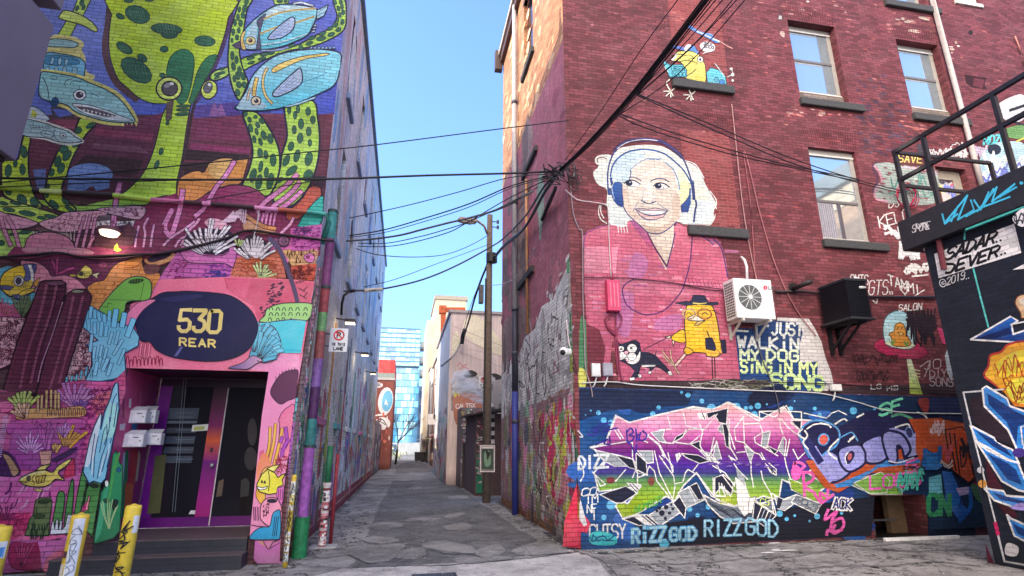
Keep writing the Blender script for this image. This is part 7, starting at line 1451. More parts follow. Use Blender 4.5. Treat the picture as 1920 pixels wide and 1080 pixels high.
m = MB().C('0c0d12').box((x0+.02, yb+.02, z0+.04), (x1-.02, RY-.12, z1-.04)); m.build('core', M_ATTR, t)
m = MB().C('181a22')
for k in range(22):
    z = z0+.05+k*(z1-z0-.1)/22; m.box((x0, yb, z), (x1, RY-.1, z+(z1-z0-.1)/22*.55))
m.build('louvre', plain('condenser_black', '181a22', .35, attr=True, var=.15), t)
m = MB().C('1c1e26').box((x0-.015, yb-.015, z1-.05), (x1+.015, RY-.09, z1)); m.C('3a3c42').box((x0-.015, yb-.015, z1), (x1+.015, RY-.09, z1+.012)); m.build('top_cover', M_ATTR, t, bevel=.006)
m = MB().C('24262c').box((x0-.03, yb-.03, z0), (x1+.05, RY-.02, z0+.045)); m.build('base_tray', M_ATTR, t, bevel=.006)
m = MB().C('d8dade').tube([(x0+.62*(x1-x0), yb-.004, z1-.18), (x0+.62*(x1-x0)+.14, yb-.004, z1-.18)], .028, 10); m.build('badge', M_ATTR, t, smooth=True)
for x in (x0+.15, x1-.15):
    m = MB().C('0e0f14').obox((x, yb+.05, z0-.03), (x, RY, z0-.03), .06, .05); m.obox((x, RY-.04, z0-.04), (x, RY-.04, z0-.6), .07, .06); m.obox((x, yb+.2, z0-.05), (x, RY-.05, z0-.5), .04, .04); m.build('wall_bracket', M_ATTR, t)
# vent stub and dark service pipe along the wall
t = thing('vent_pipe', 'short black vent pipe poking out between the two air conditioning units', 'pipe', tuple(rf(1490, 538)))
m = MB().C('1c181c').tube([rf(1488, 540), rf(1488, 540, .12), rf(1500, 536, .3), rf(1521, 528, .55)], .05, 10); m.build('pipe', M_ATTR, t, smooth=True); m = MB().C('1c181c').tube([rf(1487, 539, .01), rf(1487, 539, .06)], .1, 12); m.build('flange', M_ATTR, t)
m = MB().C('221a20').tube([rf(1455, 547, .05), rf(1500, 546, .06), rf(1545, 551, .06), rf(1640, 557, .05), rf(1760, 557, .05)], .03, 8); tag(m.build('service_pipe', M_ATTR, None, smooth=True), 'dark service pipe running behind the black condenser along the brick', 'pipe')
# pink electrical box with cable loops
A_ = rf(1138, 524, .16); B_ = rf(1165, 583, .16); t = thing('electrical_box', 'pink painted electrical box on the chest of the portrait', 'electrical box', tuple(rf(1150, 583)))
m = MB().C('c83a60').box((A_.x, RY-.16, B_.z), (B_.x, RY-.01, A_.z)); m.build('case', M_ATTR, t, bevel=.012)
m = MB().C('dc6a88')
for k in range(3): m.box((A_.x+.05+k*.075, RY-.172, B_.z+.08), (A_.x+.075+k*.075, RY-.1605, A_.z-.06))
m.build('rib', M_ATTR, t)
m = MB().C('b84064').tube([rf(1144, 440, .03), rf(1146, 500, .03), rf(1149, 524, .06)], .018); m.build('feed_conduit', M_ATTR, t, smooth=True)
for q in ('1148,584 1136,595 1136,606 1144,620 1154,628', '1152,584 1140,598 1138,608 1150,622 1154,630', '1158,584 1166,595 1164,606 1158,618 1156,630', '1155,584 1155,600 1154,632 1156,660 1158,700', '1156,630 1160,660 1162,690 1167,716'):
    m = MB().C('7a2c48').tube([rf(x, y, .05) for x, y in smooth_pts(nums(q), False, 4)], .016, 6); m.build('loop_cable', M_ATTR, t, smooth=True)
# junction boxes
GJ = 'small junction boxes on the brick wall'
for (px0, py0, px1, py1, c, lbl) in ((1110, 681, 1127, 706, 'd4d8dc', 'pale grey junction box nearest the building corner'), (1131, 680, 1150, 705, '8a8a9c', 'darker grey junction box right of the pale one'), (1560, 720, 1580, 733, 'd8d8dc', 'small white junction box under the song lettering')):
    A_ = rf(px0, py0, .12); B_ = rf(px1, py1, .12); t = thing('junction_box', lbl, 'junction box', tuple(A_), GJ)
    m = MB().C(c).box((A_.x, RY-.12, B_.z), (B_.x, RY-.03, A_.z)); m.build('case', M_ATTR, t, bevel=.01)
    m = MB().C(c).box((A_.x+.015, RY-.128, B_.z+.015), (B_.x-.015, RY-.1205, A_.z-.015)); m.build('lid', M_ATTR, t)
    m = MB().C('c8ccd4').tube([(A_.x+.1, RY-.06, B_.z), (A_.x+.06, RY-.05, B_.z-.14), (A_.x+.02, RY-.04, B_.z-.2)], .015); m.build('conduit', M_ATTR, t, smooth=True)
# security cameras
t = thing('dome_camera', 'white dome security camera on the brick corner by the alley', 'security camera', tuple(ra(1070, 660)))
c = aty(1068, 660, RY+.12); c.x = RX-.16
m = MB().C('d8dce2').tube([(RX, c.y, c.z), (RX-.12, c.y, c.z)], .07, 14); m.build('mount', M_ATTR, t); m = MB().C('e0e4ea').ball(c, .09, 16); m.build('housing', M_ATTR, t, smooth=True); m = MB().C('16181e').ball(c+Vector((-.03, -.055, -.02)), .055, 12); m.build('lens', M_ATTR, t, smooth=True)
t = thing('smiley_camera', 'white camera housing drawn with a smiley face under the terrace corner', 'security camera', tuple(bk(1743, 464)))
c = aty(1743, 464, BY+.02); 
m = MB().C('dcdcd8').ball(c, .1, 18, .9); m.tube([c, c+Vector((.16, .02, .02))], .08, 14); m.build('housing', M_ATTR, t, smooth=True); m = MB().C('3a3a40').tube([c+Vector((.1, 0, .05)), c+Vector((.16, 0, .3))], .03); m.build('mount', M_ATTR, t)
P = WPaint(lambda u, v, d: c+Vector((u*.1, -math.sqrt(max(.02, 1-u*u-v*v))*.1-d, -v*.09)), .002); P.cell = .3; P.at(); P.e('15151a', -.3, -.2, .09, .13); P.e('15151a', .2, -.25, .09, .13); P.s('15151a', .07, '-.5,.15 -.2,.42 .2,.4 .5,.05'); P.build('smile', t, [M_ATTR])
m = MB().C('5a2430').tube([bk(1758, 440, .06), bk(1770, 505, .06)], .045, 8); tag(m.build('steel_arm', M_ATTR, None), 'dark red steel arm crossing the white lettered panel on the black wall', 'bracket')
# white drain pipe high on the right facade
m = MB().C('a8a0a0').tube([rf(1738, -60, .09), rf(1748.6, 0, .09), rf(1790, 155, .09), rf(1828, 300, .09), rf(1842, 352, .09)], .062, 10); tag(m.build('facade_downpipe', M_ATTR, None, smooth=True), 'pale downpipe running down the brick at upper right beside the windows', 'pipe')
t_ = MB().C('a8685a').tube([rf(1903, 68, .05), rf(1912, 90, .05), rf(1920, 122, .05)], .02); tag(t_.build('thin_conduit', M_ATTR, None, smooth=True), 'thin pinkish conduit at the far upper right of the brick wall', 'conduit')
# coil of red cable by the terrace
m = MB().C('8a1a3a')
for k in range(5):
    R = random.Random(k); cx, cy = 1702+R.uniform(-6, 6), 367+R.uniform(-5, 5); m.tube([rf(cx+13*math.cos(u)*(1+.1*k), cy+(17+k)*math.sin(u), .05+.02*k) for u in [q*.45 for q in range(15)]], .012, 6)
tag(m.build('cable_coil', M_ATTR, None, smooth=True), 'coil of thin red cable hung on the wall under the terrace', 'cable coil')

# ================================================================== CABLES
CB = 'overhead cables across the alley'
def cable(name, label, pts, r, col='16161e', grp=CB, sub=5, seg=6, cat='cable', kink=None):
    """pts: px py depth(y)"""
    v = [float(t) for t in pts.replace(',', ' ').split()]; P = [aty(v[i], v[i+1], v[i+2]) for i in range(0, len(v), 3)]
    n = len(P); out = []
    if n > 2:
        for i in range(n-1):
            g = lambda k: P[max(0, min(n-1, k))]; a_, b_, c_, d_ = g(i-1), g(i), g(i+1), g(i+2)
            for k in range(sub): t = k/sub; out.append(.5*((2*b_)+(c_-a_)*t+(2*a_-5*b_+4*c_-d_)*t*t+(3*b_-a_-3*c_+d_)*t**3))
        out.append(P[-1])
    else: out = P
    m = MB().C(col).tube(out, r, seg); o = m.build(name, M_ATTR, None, smooth=True); return tag(o, label, cat, grp)
yc = RY-.16
# heavy bundle from the upper right to the corner
for k, (dx_, dz, r_) in enumerate(((0, 0, .02), (4, 2, .017), (-4, -2.5, .014), (8, 5, .011))):
    cable('bundle_cable', 'thick black cable in the heavy bundle slanting from upper right to the wall corner', f'{1345+dx_},{-30+dz},5 {1190+dx_*.8},{172+dz*.6},7 {1100+dx_*.6},{272+dz*.4},8.6 {1046+dx_*.2},{322+dz*.3},{yc}', r_, ['14141a', '22222a', '1a1a20', '101016'][k])
for k, (a_, lbl) in enumerate((('1275,-6,5.2 1200,96,6.5 1128,206,8 1060,300,9.8', 'thin wire running just left of the heavy bundle'), ('1400,-20,5 1290,95,6.2 1196,178,7.2', 'thin wire fanning out above the radio bird, closest to the bundle'), ('1345,-4,5 1265,92,6.2 1180,190,7.3', 'thin wire right beside the heavy bundle over the radio bird'), ('1378,-6,5 1300,84,6 1190,182,7.2', 'third thin wire fanning over the radio bird'), ('1400,-4,4.8 1270,140,6.4 1160,216,7.6', 'lowest thin wire fanning over the radio bird'), ('1360,-6,5 1250,118,6.6 1105,262,8.8', 'long thin wire parallel with the heavy bundle'))): cable('drop_wire', lbl, a_, .008)
# knot at the corner
kn_ = thing('cable_knot', 'tangle of tied black cables and slack loops at the brick corner', 'cable tangle', tuple(aty(1046, 325, yc)), None)
R9 = random.Random(9)
for i in range(16):
    c0 = aty(1046+R9.uniform(-16, 11), 323+R9.uniform(-10, 14), RY-.2+R9.uniform(-.15, .1)); m = MB().C(R9.choice(['14141a', '1c1c24', '2a2a32', '3a3a40'])); q = [c0+Vector((R9.uniform(-.2, .2), R9.uniform(-.08, .08), R9.uniform(-.16, .16))) for k in range(5)]; m.tube([q[0], (q[0]+q[1])/2, q[1], (q[1]+q[2])/2, q[2], (q[2]+q[3])/2, q[3], q[4]], R9.uniform(.008, .018), 6); m.build('tangled_cable', M_ATTR, kn_, smooth=True)
for i in range(9):
    cx, cy, rx_, ry_ = 1076+R9.uniform(-8, 8), 330+R9.uniform(-16, 14), R9.uniform(4, 11), R9.uniform(8, 20); m = MB().C(R9.choice(['1c1c24', '5a5a60', '8a8a90', '2a2a30'])); m.tube([rf(cx+rx_*math.cos(u), cy+ry_*math.sin(u), .06+.01*i) for u in [k*.52 for k in range(13)]], .008, 5); m.build('slack_loop', M_ATTR, kn_, smooth=True)
m = MB().C('0e0e14').tube([aty(1042, 352, 10.2), aty(1030, 380, 11.2), aty(1016, 412, 12.2)], [.04, .05, .04], 8); m.build('splice_case', M_ATTR, kn_)
# cable from the corner to the pole and on to the pink building
cable('pole_cable', 'grey bundled cable dropping from the brick corner to the utility pole', f'1046,325,{yc} 1020,362,11 985,425,13.5 950,455,16 926,482,18.2', .04, '5a5a60')
cable('pole_cable', 'second strand dropping from the brick corner to the utility pole', f'1044,330,{yc} 1015,372,11.2 980,432,13.7 946,462,16.2 926,486,18.2', .026, '2a2a30')
cable('pole_cable', 'cable looping from the pole down to the pink building', '924,484,18.2 908,510,18.8 890,560,21 878,605,24 868,632,26.5', .04, '24242a'); cable('pole_cable', 'pale cable sweeping down the pink building from the splice', '868,632,26.6 858,655,26.7 845,672,26.7 828,686,28', .05, '8a8a8c'); cable('pole_cable', 'thin guy wire beside the pole cable', '922,468,18.3 905,515,19 880,580,22 868,625,26', .012)
t = cable('splice', 'dark knotted splice hanging on the cable before the pink building', '872,618,26 868,630,26.3 866,645,26.4', .11, '1a1a1e', None)
# left-going wires
lz = LY-.12
for a_, r_, lbl in ((f'-10,334,{lz} 360,337,{lz} 600,336,{lz} 800,329,{lz} 955,325,{lz} 1046,321,{yc}', .02, 'dark cable running level across the left facade to the brick corner'),
    (f'-10,343,{lz} 333,311,{lz} 596,283,{lz} 700,272,{lz} 950,240,{lz} 1066,226,{lz}', .011, 'highest thin wire spanning the alley between the two facades'),
    (f'-10,351,{lz} 200,342,{lz} 420,336,{lz} 610,333,{lz}', .009, 'thin wire sagging across the squid tentacles'),
    (f'386,375,{lz} 470,360,{lz} 560,344,{lz} 612,336,{lz}', .009, 'short thin wire rising over the maroon reef'),
    (f'-10,388,{lz} 120,386,{lz} 270,384,{lz} 340,377,{lz}', .008, 'thin wire below the conduit on the left facade')): cable('facade_cable', lbl, a_, r_)
for a_, r_, c_, lbl in (('655,409,12 760,386,11.5 860,360,10.8 955,333,10.2 1040,326,9.9', .01, '1c1c24', 'uppermost sagging wire from the left wall to the corner'),
    ('655,442,13 720,431,12.5 800,408,11.6 880,382,10.8 960,348,10.2 1030,330,9.95', .014, '1c1c24', 'second sagging wire from the left wall to the corner'), ('655,445,13.2 720,436,12.6 800,414,11.8 880,388,10.9 960,352,10.3 1036,332,9.95', .009, '24242c', 'thin wire hugging the second sagging wire'),
    ('650,452,13 700,448,12.6 750,441,12 793,430,11.5 840,418,11.2 882,408,10.9 940,390,10.5 1000,358,10', .022, '4a4a50', 'thicker grey sagging cable from the left wall to the corner'),
    ('672,456,14 725,456,13.2 790,443,12.2 833,431,11.6 870,419,11 940,388,10.4 1010,350,10', .011, '2a2a30', 'wavy wire below the thicker grey cable'), ('672,462,14 727,462,13 780,453,12.4 840,436,11.6 873,419,11.2 950,374,10.4 1026,336,9.95', .011, '2a2a30', 'lowest wire of the sagging group'),
    ('668,466,14 710,478,14.2 780,482,15 840,476,16 890,456,17.2 920,437,18.2', .012, '2c2c34', 'deep sagging wire from the left wall to the lamp arm'), ('682,538,14 740,524,14.6 815,496,16 880,472,17 922,456,18.2', .01, '2c2c34', 'thin wire above the lowest heavy cable'),
    ('645,546,13.4 662,545,13.6 715,542,14 793,524,15 860,496,16 922,462,17.4 945,446,17 985,405,13 1020,350,10.6 1044,328,9.95', .026, '3a3a40', 'lowest heavy cable swinging from the left wall up to the corner')): cable('span_cable', lbl, a_, r_, c_)
m = MB().C('b8b4a8').tube([aty(682, 545, 13.75), aty(716, 542, 14.02)], .05, 8); tag(m.build('splice_sleeve', M_ATTR, None), 'pale splice sleeve on the lowest heavy cable', 'cable sleeve')
m = MB().C('16161c').tube([atx(*p, LX+d) for *p, d in ((640, 590, .06), (641, 570, .07), (645, 554, .15), (655, 546, .4), (664, 545, .8))], .03, 8); tag(m.build('bracket_hook', M_ATTR, None, smooth=True), 'curved black conduit hook on the left alley wall carrying the lowest cable', 'bracket')
for a_, lbl in ((f'1190,174,7.2 1330,232,8.6 1480,295,9.4 1600,335,9.85 1700,360,9.9', 'upper wire crossing to the second floor window'), (f'1194,178,7.2 1330,240,8.6 1480,304,9.4 1600,340,9.85 1690,362,9.9', 'wire just under the upper window wire'), (f'1158,212,7.6 1290,258,8.8 1460,305,9.5 1610,336,9.9', 'lower wire crossing to the second floor window'), (f'1158,215,7.6 1200,236,8 1290,266,8.8 1400,296,9.4 1610,340,9.9', 'lowest wire crossing to the second floor window')): cable('window_wire', lbl, a_, .012, '1a1218', 'wires running to the second floor window')
d_ = RY-.04
for a_, c_, lbl in ((f'1372,195,{d_} 1380,270,{d_} 1392,380,{d_} 1406,465,{d_} 1420,530,{d_}', 'a87878', 'pinkish vertical cable right of the bricked-up window'), (f'1394,285,{d_} 1408,390,{d_} 1416,520,{d_}', '8a4a50', 'left half of the thin cable loop by the bricked-up window'), (f'1396,284,{d_} 1404,310,{d_} 1425,400,{d_} 1455,500,{d_} 1490,575,{d_} 1530,630,{d_}', '9a5a60', 'slanting pink cable dropping behind the white air conditioner'), (f'1412,600,{d_} 1425,660,{d_} 1440,700,{d_} 1455,740,{d_} 1462,775,{d_}', '4a4a58', 'cable dropping over the song lettering'), (f'1070,350,{d_} 1075,400,{d_} 1086,430,{d_} 1092,440,{d_} 1093,560,{d_} 1096,640,{d_} 1098,690,{d_} 1108,725,{d_} 1111,745,{d_}', '8a7a84', 'vertical cable down the corner edge of the portrait'),
    (f'1060,356,{d_} 1082,374,{d_} 1110,379,{d_} 1135,384,{d_} 1141,400,{d_} 1142,450,{d_} 1146,520,{d_}', 'c8b8c0', 'pale cable looping from the knot over the white hair'), (f'1095,520,{d_} 1150,521,{d_} 1190,522,{d_} 1290,534,{d_} 1360,543,{d_}', '4a1c34', 'dark cable strung across the pink top'), (f'1190,523,{d_} 1260,530,{d_} 1320,542,{d_} 1362,546,{d_}', '38182c', 'second dark cable strung across the pink top'),
    (f'1090,718,{d_} 1150,716,{d_} 1200,722,{d_} 1300,727,{d_} 1440,733,{d_} 1535,737,{d_} 1600,752,{d_} 1680,772,{d_} 1810,776,{d_}', 'd0d0d8', 'pale cable running along the top of the big graffiti piece'), (f'1450,716,{d_} 1560,720,{d_} 1700,728,{d_} 1806,734,{d_}', '1a141a', 'black cable along the dark band above the graffiti'), (f'1360,545,{d_} 1400,547,{d_} 1470,546,{d_}', '2a1824', 'dark cable behind the white air conditioner')): cable('wall_cable', lbl, a_, .011, c_, 'cables fixed to the brick facade')
d2 = LY-.06
for a_, r_, c_, lbl in ((f'-10,483,{d2} 60,478,{d2} 110,474,{d2} 155,482,{d2} 230,478,{d2} 300,476,{d2} 360,464,{d2} 420,448,{d2} 465,432,{d2} 530,440,{d2} 626,452,{d2}', .022, '1c141c', 'dark sagging cable fixed across the left facade above the oval sign'), (f'-10,480,{d2} 50,486,{d2} 110,476,{d2} 190,486,{d2} 300,474,{d2} 430,446,{d2}', .014, '3a2430', 'thin cable twisted round the dark cable above the oval sign'), (f'486,388,{d2} 482,420,{d2} 476,442,{d2}', .008, 'd8d0d4', 'short white cord hanging below the conduit'), (f'-10,428,{d2} 150,438,{d2} 300,448,{d2} 420,447,{d2}', .007, '2a1a28', 'thin wire over the coral band')): cable('facade_cable', lbl, a_, r_, c_)
cable('alley_wire', 'white wire looping from the right alley wall to the pole', '1000,465,12 985,500,13.5 960,525,15.5 935,534,17.5 920,534,18.3', .012, 'b8b8bc')
cable('ledge_cable', 'loose cable in the corner by the dome camera', f'1062,600,{RY-.03} 1066,640,{RY-.03} 1070,652,{RY-.03}', .012, 'c8b8c0', None)

# ================================================================== UTILITY POLE AND STREET LIGHT
pb = atz(912, 943); ptop = aty(926, 404, pb.y)
t = thing('utility_pole', 'weathered wooden utility pole with a street light arm standing in the alley', 'utility pole', (pb.x, pb.y, 0))
M_WOOD = plain('pole_wood', '6a5c54', .85, var=.4, sc=12, attr=True)
m = MB().C('5c504a').tube([(pb.x, pb.y, 0), (pb.x, pb.y, ptop.z*.5), (pb.x, pb.y, ptop.z)], [.135, .12, .1], 14); m.build('pole', M_WOOD, t, smooth=True)
hd = aty(880, 413, pb.y-.5); e_ = aty(922, 440, pb.y); 
m = MB().C('8a7870').tube([(pb.x-.1, pb.y-.05, e_.z), aty(908, 424, pb.y-.15), aty(896, 415, pb.y-.3), aty(890, 413, pb.y-.4)], .04, 8); arm = m.build('lamp_arm', M_ATTR, t, smooth=True)
h0, h1_ = aty(860, 411, pb.y-.6), aty(893, 416, pb.y-.4); m = MB().C('8a7f7c').obox(h0, h1_, .3, .13); hdm = m.build('lamp_head', M_ATTR, arm, bevel=.035)
m = MB().C('c8c4bc').obox(h0+Vector((.08, 0, -.08)), h1_+Vector((-.14, 0, -.08)), .22, .03); m.build('lens', M_ATTR, arm)
m = MB().C('4a4a50').box((pb.x-.36, pb.y-.12, aty(918, 570, pb.y).z), (pb.x-.2, pb.y+.1, aty(918, 536, pb.y).z)); m.build('control_box', M_ATTR, t, bevel=.02)
m = MB().C('3a3a3e')
for k, z in enumerate((aty(930, 416, pb.y).z, aty(930, 426, pb.y).z)): m.tube([(pb.x+.1, pb.y, z), (pb.x+.34, pb.y, z)], .02); m.tube([(pb.x+.3, pb.y, z-.06), (pb.x+.3, pb.y, z+.06)], .045)
m.build('insulator_bracket', M_ATTR, t)
m = MB().C('2a2a2e').tube([(pb.x-.14, pb.y-.1, 1.6), (pb.x-.14, pb.y-.1, ptop.z*.75)], .025); m.build('riser_conduit', M_ATTR, t)
m = MB().C('26262a').tube([aty(922, 476, pb.y-.05), aty(922, 492, pb.y-.05)], .2, 12); m.build('cable_clamp', M_ATTR, t)
A_ = aty(900, 834, pb.y-.22); B_ = aty(928, 886, pb.y-.22); t2 = thing('meter_cabinet', 'graffiti covered metal cabinet fixed to the foot of the utility pole', 'cabinet', (A_.x, A_.y, B_.z))
m = MB().C('6a6468').box((A_.x, A_.y, B_.z), (B_.x, A_.y+.2, A_.z)); m.build('case', M_ATTR, t2, bevel=.015); P = WPaint(lambda u, v, d: aty(u, v, A_.y-.002-d), .002); P.cell = 2; P.at(); P.f('2a3a34', '903,838 925,838 925,880 903,880'); P.f('5a7a64', '908,850 918,846 920,870 910,874', None, 0, 1); P.f('c8bcc4', '903,838 925,838 925,841 903,841'); P.f('1a141c', '910,842 920,850 914,864'); P.s('d8d0d4', 1.4, '901,836 927,836 927,884 901,884 901,836', sm=0); P.build('painted_face', t2, [M_ATTR])
KS[0] = 1.35
# ================================================================== FURTHER DOWN THE ALLEY
RG = random.Random(77)
GC0 = ['8a8488', 'c8c0bc', '4a4448', 'a87a6a', '5ab0a8', 'd8d4d0', 'b85a6a', '6a6a74', '3a3a40', 'b8a850', 'e8e4e4', '7a9ab8']
def facade_scrawl(name, parent, hit, x0, y0, x1, y1, n, cols, size, seed, lines=10, cell=2):
    R = random.Random(seed); P = Paint(hit, .004); P.cell = cell; P.at()
    for i in range(n): blob(P, R.choice(cols), R.uniform(x0, x1), R.uniform(y0, y1), R.uniform(.4, 1)*size, R.uniform(.4, 1)*size, R, 7)
    for i in range(lines): P.s(R.choice(['e8e4e4', '18161a', '2a2a30', 'd0c8c8', 'c83a5a', 'e0c040']), size*.22, [(R.uniform(x0, x1), R.uniform(y0, y1)) for k in range(1)]+[(0, 0)] if False else [(lambda bx, by: (bx, by))(R.uniform(x0, x1), R.uniform(y0, y1))] and [(xx, yy) for xx, yy in (lambda bx, by: [(bx+R.uniform(-size, size)*1.5, by+R.uniform(-size, size)) for k in range(4)])(R.uniform(x0, x1), R.uniform(y0, y1))])
    return P.build(name, parent, [M_ATTR])
M_STUC = brick_mat('rough_stucco', brick=False, big=(.85, 1.1), streak=.3)
# timber lean-to shed beside the pole
sy = 21.0
def bx(mb, px0, py0, px1, py1, y, dep, zz0=None):
    A_ = aty(px0, py0, y); B_ = aty(px1, py1, y); mb.box((A_.x, y, B_.z if zz0 is None else zz0), (B_.x, y+dep, A_.z)); return A_, B_
t = thing('lean_to_shed', 'dark timber lean-to shed with a sloping roof and checkered post behind the pole', 'shed', (3.4, 21, 0))
m = MB().C('4a3a3c'); A_, B_ = bx(m, 893, 775, 960, 916, sy, 3.5, 0); m.build('wall', M_WOOD, t)
m = MB().C('2a2428'); z_ = aty(900, 772, sy-.5).z; m.face([(A_.x-.3, sy-.5, z_-.05), (A_.x+2.2, sy-.5, z_+.35), (A_.x+2.2, sy+3.6, z_+.4), (A_.x-.3, sy+3.6, z_)]); m.face([(A_.x-.3, sy-.5, z_-.12), (A_.x-.3, sy+3.6, z_-.08), (A_.x+2.2, sy+3.6, z_+.3), (A_.x+2.2, sy-.5, z_+.25)]); m.face([(A_.x-.3, sy-.5, z_-.12), (A_.x+2.2, sy-.5, z_+.25), (A_.x+2.2, sy-.5, z_+.35), (A_.x-.3, sy-.5, z_-.05)]); m.face([(A_.x-.3, sy-.5, z_-.12), (A_.x-.3, sy-.5, z_-.05), (A_.x-.3, sy+3.6, z_), (A_.x-.3, sy+3.6, z_-.08)]); m.build('roof', M_ATTR, t)
m = MB()
for k in range(7):
    for j in range(2): m.C(['1a181c', 'b8b0b0'][(k+j) % 2]); q0 = aty(913+j*7, 776+k*8, sy-.03); q1 = aty(920+j*7, 784+k*8, sy-.03); m.box((q0.x, sy-.06, q1.z), (q1.x, sy-.01, q0.z))
m.build('checkered_post', M_ATTR, t)
m = MB().C('1c6048'); q0 = aty(894, 852, sy-.04); q1 = aty(906, 912, sy-.04); m.box((q0.x, sy-.05, .1), (q1.x, sy-.01, q0.z)); m.build('green_door', M_ATTR, t)
facade_scrawl('shed_tags', t, lambda x, y, d: aty(x, y, sy-.07-d), 894, 790, 912, 905, 44, ['4a4048', '9a5a6a', '3a3a3e', 'c8b8b8', '6a5a5c', '5a7a6a', 'b84a5a'], 3.5, 3, 40)
sm_y = sy
# garage row between the shed and the pink building
t = thing('graffiti_garage', 'low garage with graffiti covered doors in front of the pink building', 'garage', (3.0, 24, 0))
m = MB().C('5f5458'); A_, B_ = bx(m, 866, 764, 905, 900, 25.0, 6, 0); m.build('wall', M_STUC, t)
facade_scrawl('garage_paint', t, lambda x, y, d: aty(x, y, 24.99-d), 867, 768, 904, 896, 120, ['9a5a4c', 'b86a58', '4a4448', '3a3438', 'd88a98', 'c8c0c0', '8a7a80', '6a4a58', '2c2a2e', '5a8a7a', 'd8c860', 'e8e4e0'], 4.5, 4, 60)
m = MB().C('2a2226'); q0 = aty(868, 830, 24.9); q1 = aty(884, 900, 24.9); m.box((q0.x, 24.9, 0), (q1.x, 24.97, q0.z)); m.build('door', M_ATTR, t)
# pink stucco building
py0 = 27.0
t = thing('pink_building', 'tall pale pink stucco building with grey graffiti along its base', 'building', (4.5, 30, 0))
A_ = aty(846, 586, py0); B_ = aty(950, 600, py0)
m = MB().C('e0bcb4'); m.box((A_.x, py0, 0), (A_.x+7, py0+11, A_.z)); m.build('wall', M_STUC, t)
m = MB().C('8a8080').box((A_.x-.1, py0-.08, A_.z), (A_.x+7.1, py0+11.1, A_.z+.14)); m.build('coping', M_ATTR, t)
m = MB().C('f6eee2'); m.box((A_.x-.012, py0+.02, 2.2), (A_.x-.002, py0+10.9, A_.z-.1)); m.build('whitewashed_side', M_STUC, t)
P = Paint(lambda x, y, d: aty(x, y, py0-d), .004); P.cell = 3; P.at()
P.f('8a8488>6a6668', '846,715 870,702 885,700 905,712 930,705 945,700 945,770 846,770', None, 0); P.f('e0cca8', '872,600 896,592 940,640 940,668 905,652 872,628', None, 0, 1); P.f('d8c4a0', '848,640 856,620 862,640 855,660 848,664', None, 0, 1)  # cream patches are sunlight painted onto the pink wall
P.f('2a2628', '868,702 882,694 895,700 890,706 872,708', None, 0, 1); P.f('2a2628', '905,712 925,700 940,706 935,712', None, 0, 1)
for i in range(26): x = RG.uniform(848, 940); y = RG.uniform(708, 764); blob(P, RG.choice(['b0acae', '5a5658', '8a8688', '4a4648', 'a49aa0', '6a5450']), x, y, RG.uniform(3, 9), RG.uniform(3, 10), RG, 7)
P.f('9a5a48', '855,740 900,744 900,790 860,800 850,770', None, 0, 1)
for q in ('858,686 862,680 868,686 876,682', '862,692 870,688 878,692'): P.s('c85a68', 1.4, q)
P.t('e0dada', 'CALTSX', 855, 766, 892, 764, 8, 1.4, 0, 1.2); P.t('d8c840', 'BT', 852, 744, 864, 742, 7, 1.8)
for q in ('846,610 945,650', '846,625 945,672', '880,655 945,668', '846,655 945,690'): P.s('8a7474', .7, q, sm=0)
P.build('graffiti', t, [M_ATTR])  # graffiti mesh also holds the painted sun patches
P = WPaint(lambda u, v, d: Vector((A_.x-.013-d, u, -v)), .003); P.cell = .5; P.at(); R = random.Random(91)
for i in range(90): blob(P, R.choice(GC0), R.uniform(py0+.1, py0+10.8), -R.uniform(.1, 3.6), R.uniform(.15, .7), R.uniform(.1, .5), R, 7)
for i in range(40): u, v = R.uniform(py0+.2, py0+10.5), R.uniform(.4, 3.2); P.s(R.choice(['f4f4f4', '16161a', 'c83a4a', '2a9a9a', 'd8b840']), .05, [(u+R.uniform(-.5, .5), -v+R.uniform(-.5, .5)) for k in range(4)])
P.build('flank_graffiti', t, [M_ATTR])
# narrow painted buildings in a row on the right
def rowb(name, lbl, px0, px1, ptop_, y0, y1, x, col, seed, cols):
    t = thing(name, lbl, 'building', (x+2, y0, 0)); z_ = aty(800, ptop_, y0).z
    m = MB().C(col).box((x, y0, 0), (x+8, y1, z_)); m.build('wall', M_STUC, t)
    R = random.Random(seed); P = WPaint(lambda u, v, d: Vector((x-d, u, -v)), .006); P.cell = .5; P.at()
    for i in range(90): blob(P, R.choice(cols), R.uniform(y0, y1), -R.uniform(.2, 3.6), R.uniform(.2, .9), R.uniform(.1, .45), R, 7)
    for i in range(30): u, v = R.uniform(y0, y1), R.uniform(.4, 3); P.s(R.choice(['f0f0f0', '16161a', 'c83a4a', '3a6ab0']), .07, [(u+R.uniform(-.7, .7), -v+R.uniform(-.5, .5)) for k in range(4)])
    P.build('graffiti', t, [M_ATTR])
    return t, z_
GC = ['8a8488', 'c8c0bc', '4a4448', 'a87a6a', '5a8a88', 'd8d4d0', 'b85a6a', '6a6a74', '3a3a40', 'b8a850']
ROW = [('grey_building', 'grey narrow building just past the whitewashed flank on the right', 650, 38.6, 44, 2.62, 'a8a4a0'), ('brick_shopfront', 'rust red brick shopfront behind the grey narrow building', 700, 44.1, 49, 2.9, '9a5a4a'), ('cream_building', 'cream narrow building farther along the right side of the alley', 672, 49.1, 56, 2.72, 'ccc4b4'), ('blue_building', 'dull blue painted building beyond the cream one on the right', 712, 56.1, 63, 3.0, '7a8aa0'), ('pale_building', 'pale washed building near the dumpster on the right', 690, 63.1, 71, 2.75, 'b8b4b4'), ('dark_building', 'dark narrow building at the far right end of the alley', 700, 71.1, 82, 2.6, '5a565a')]
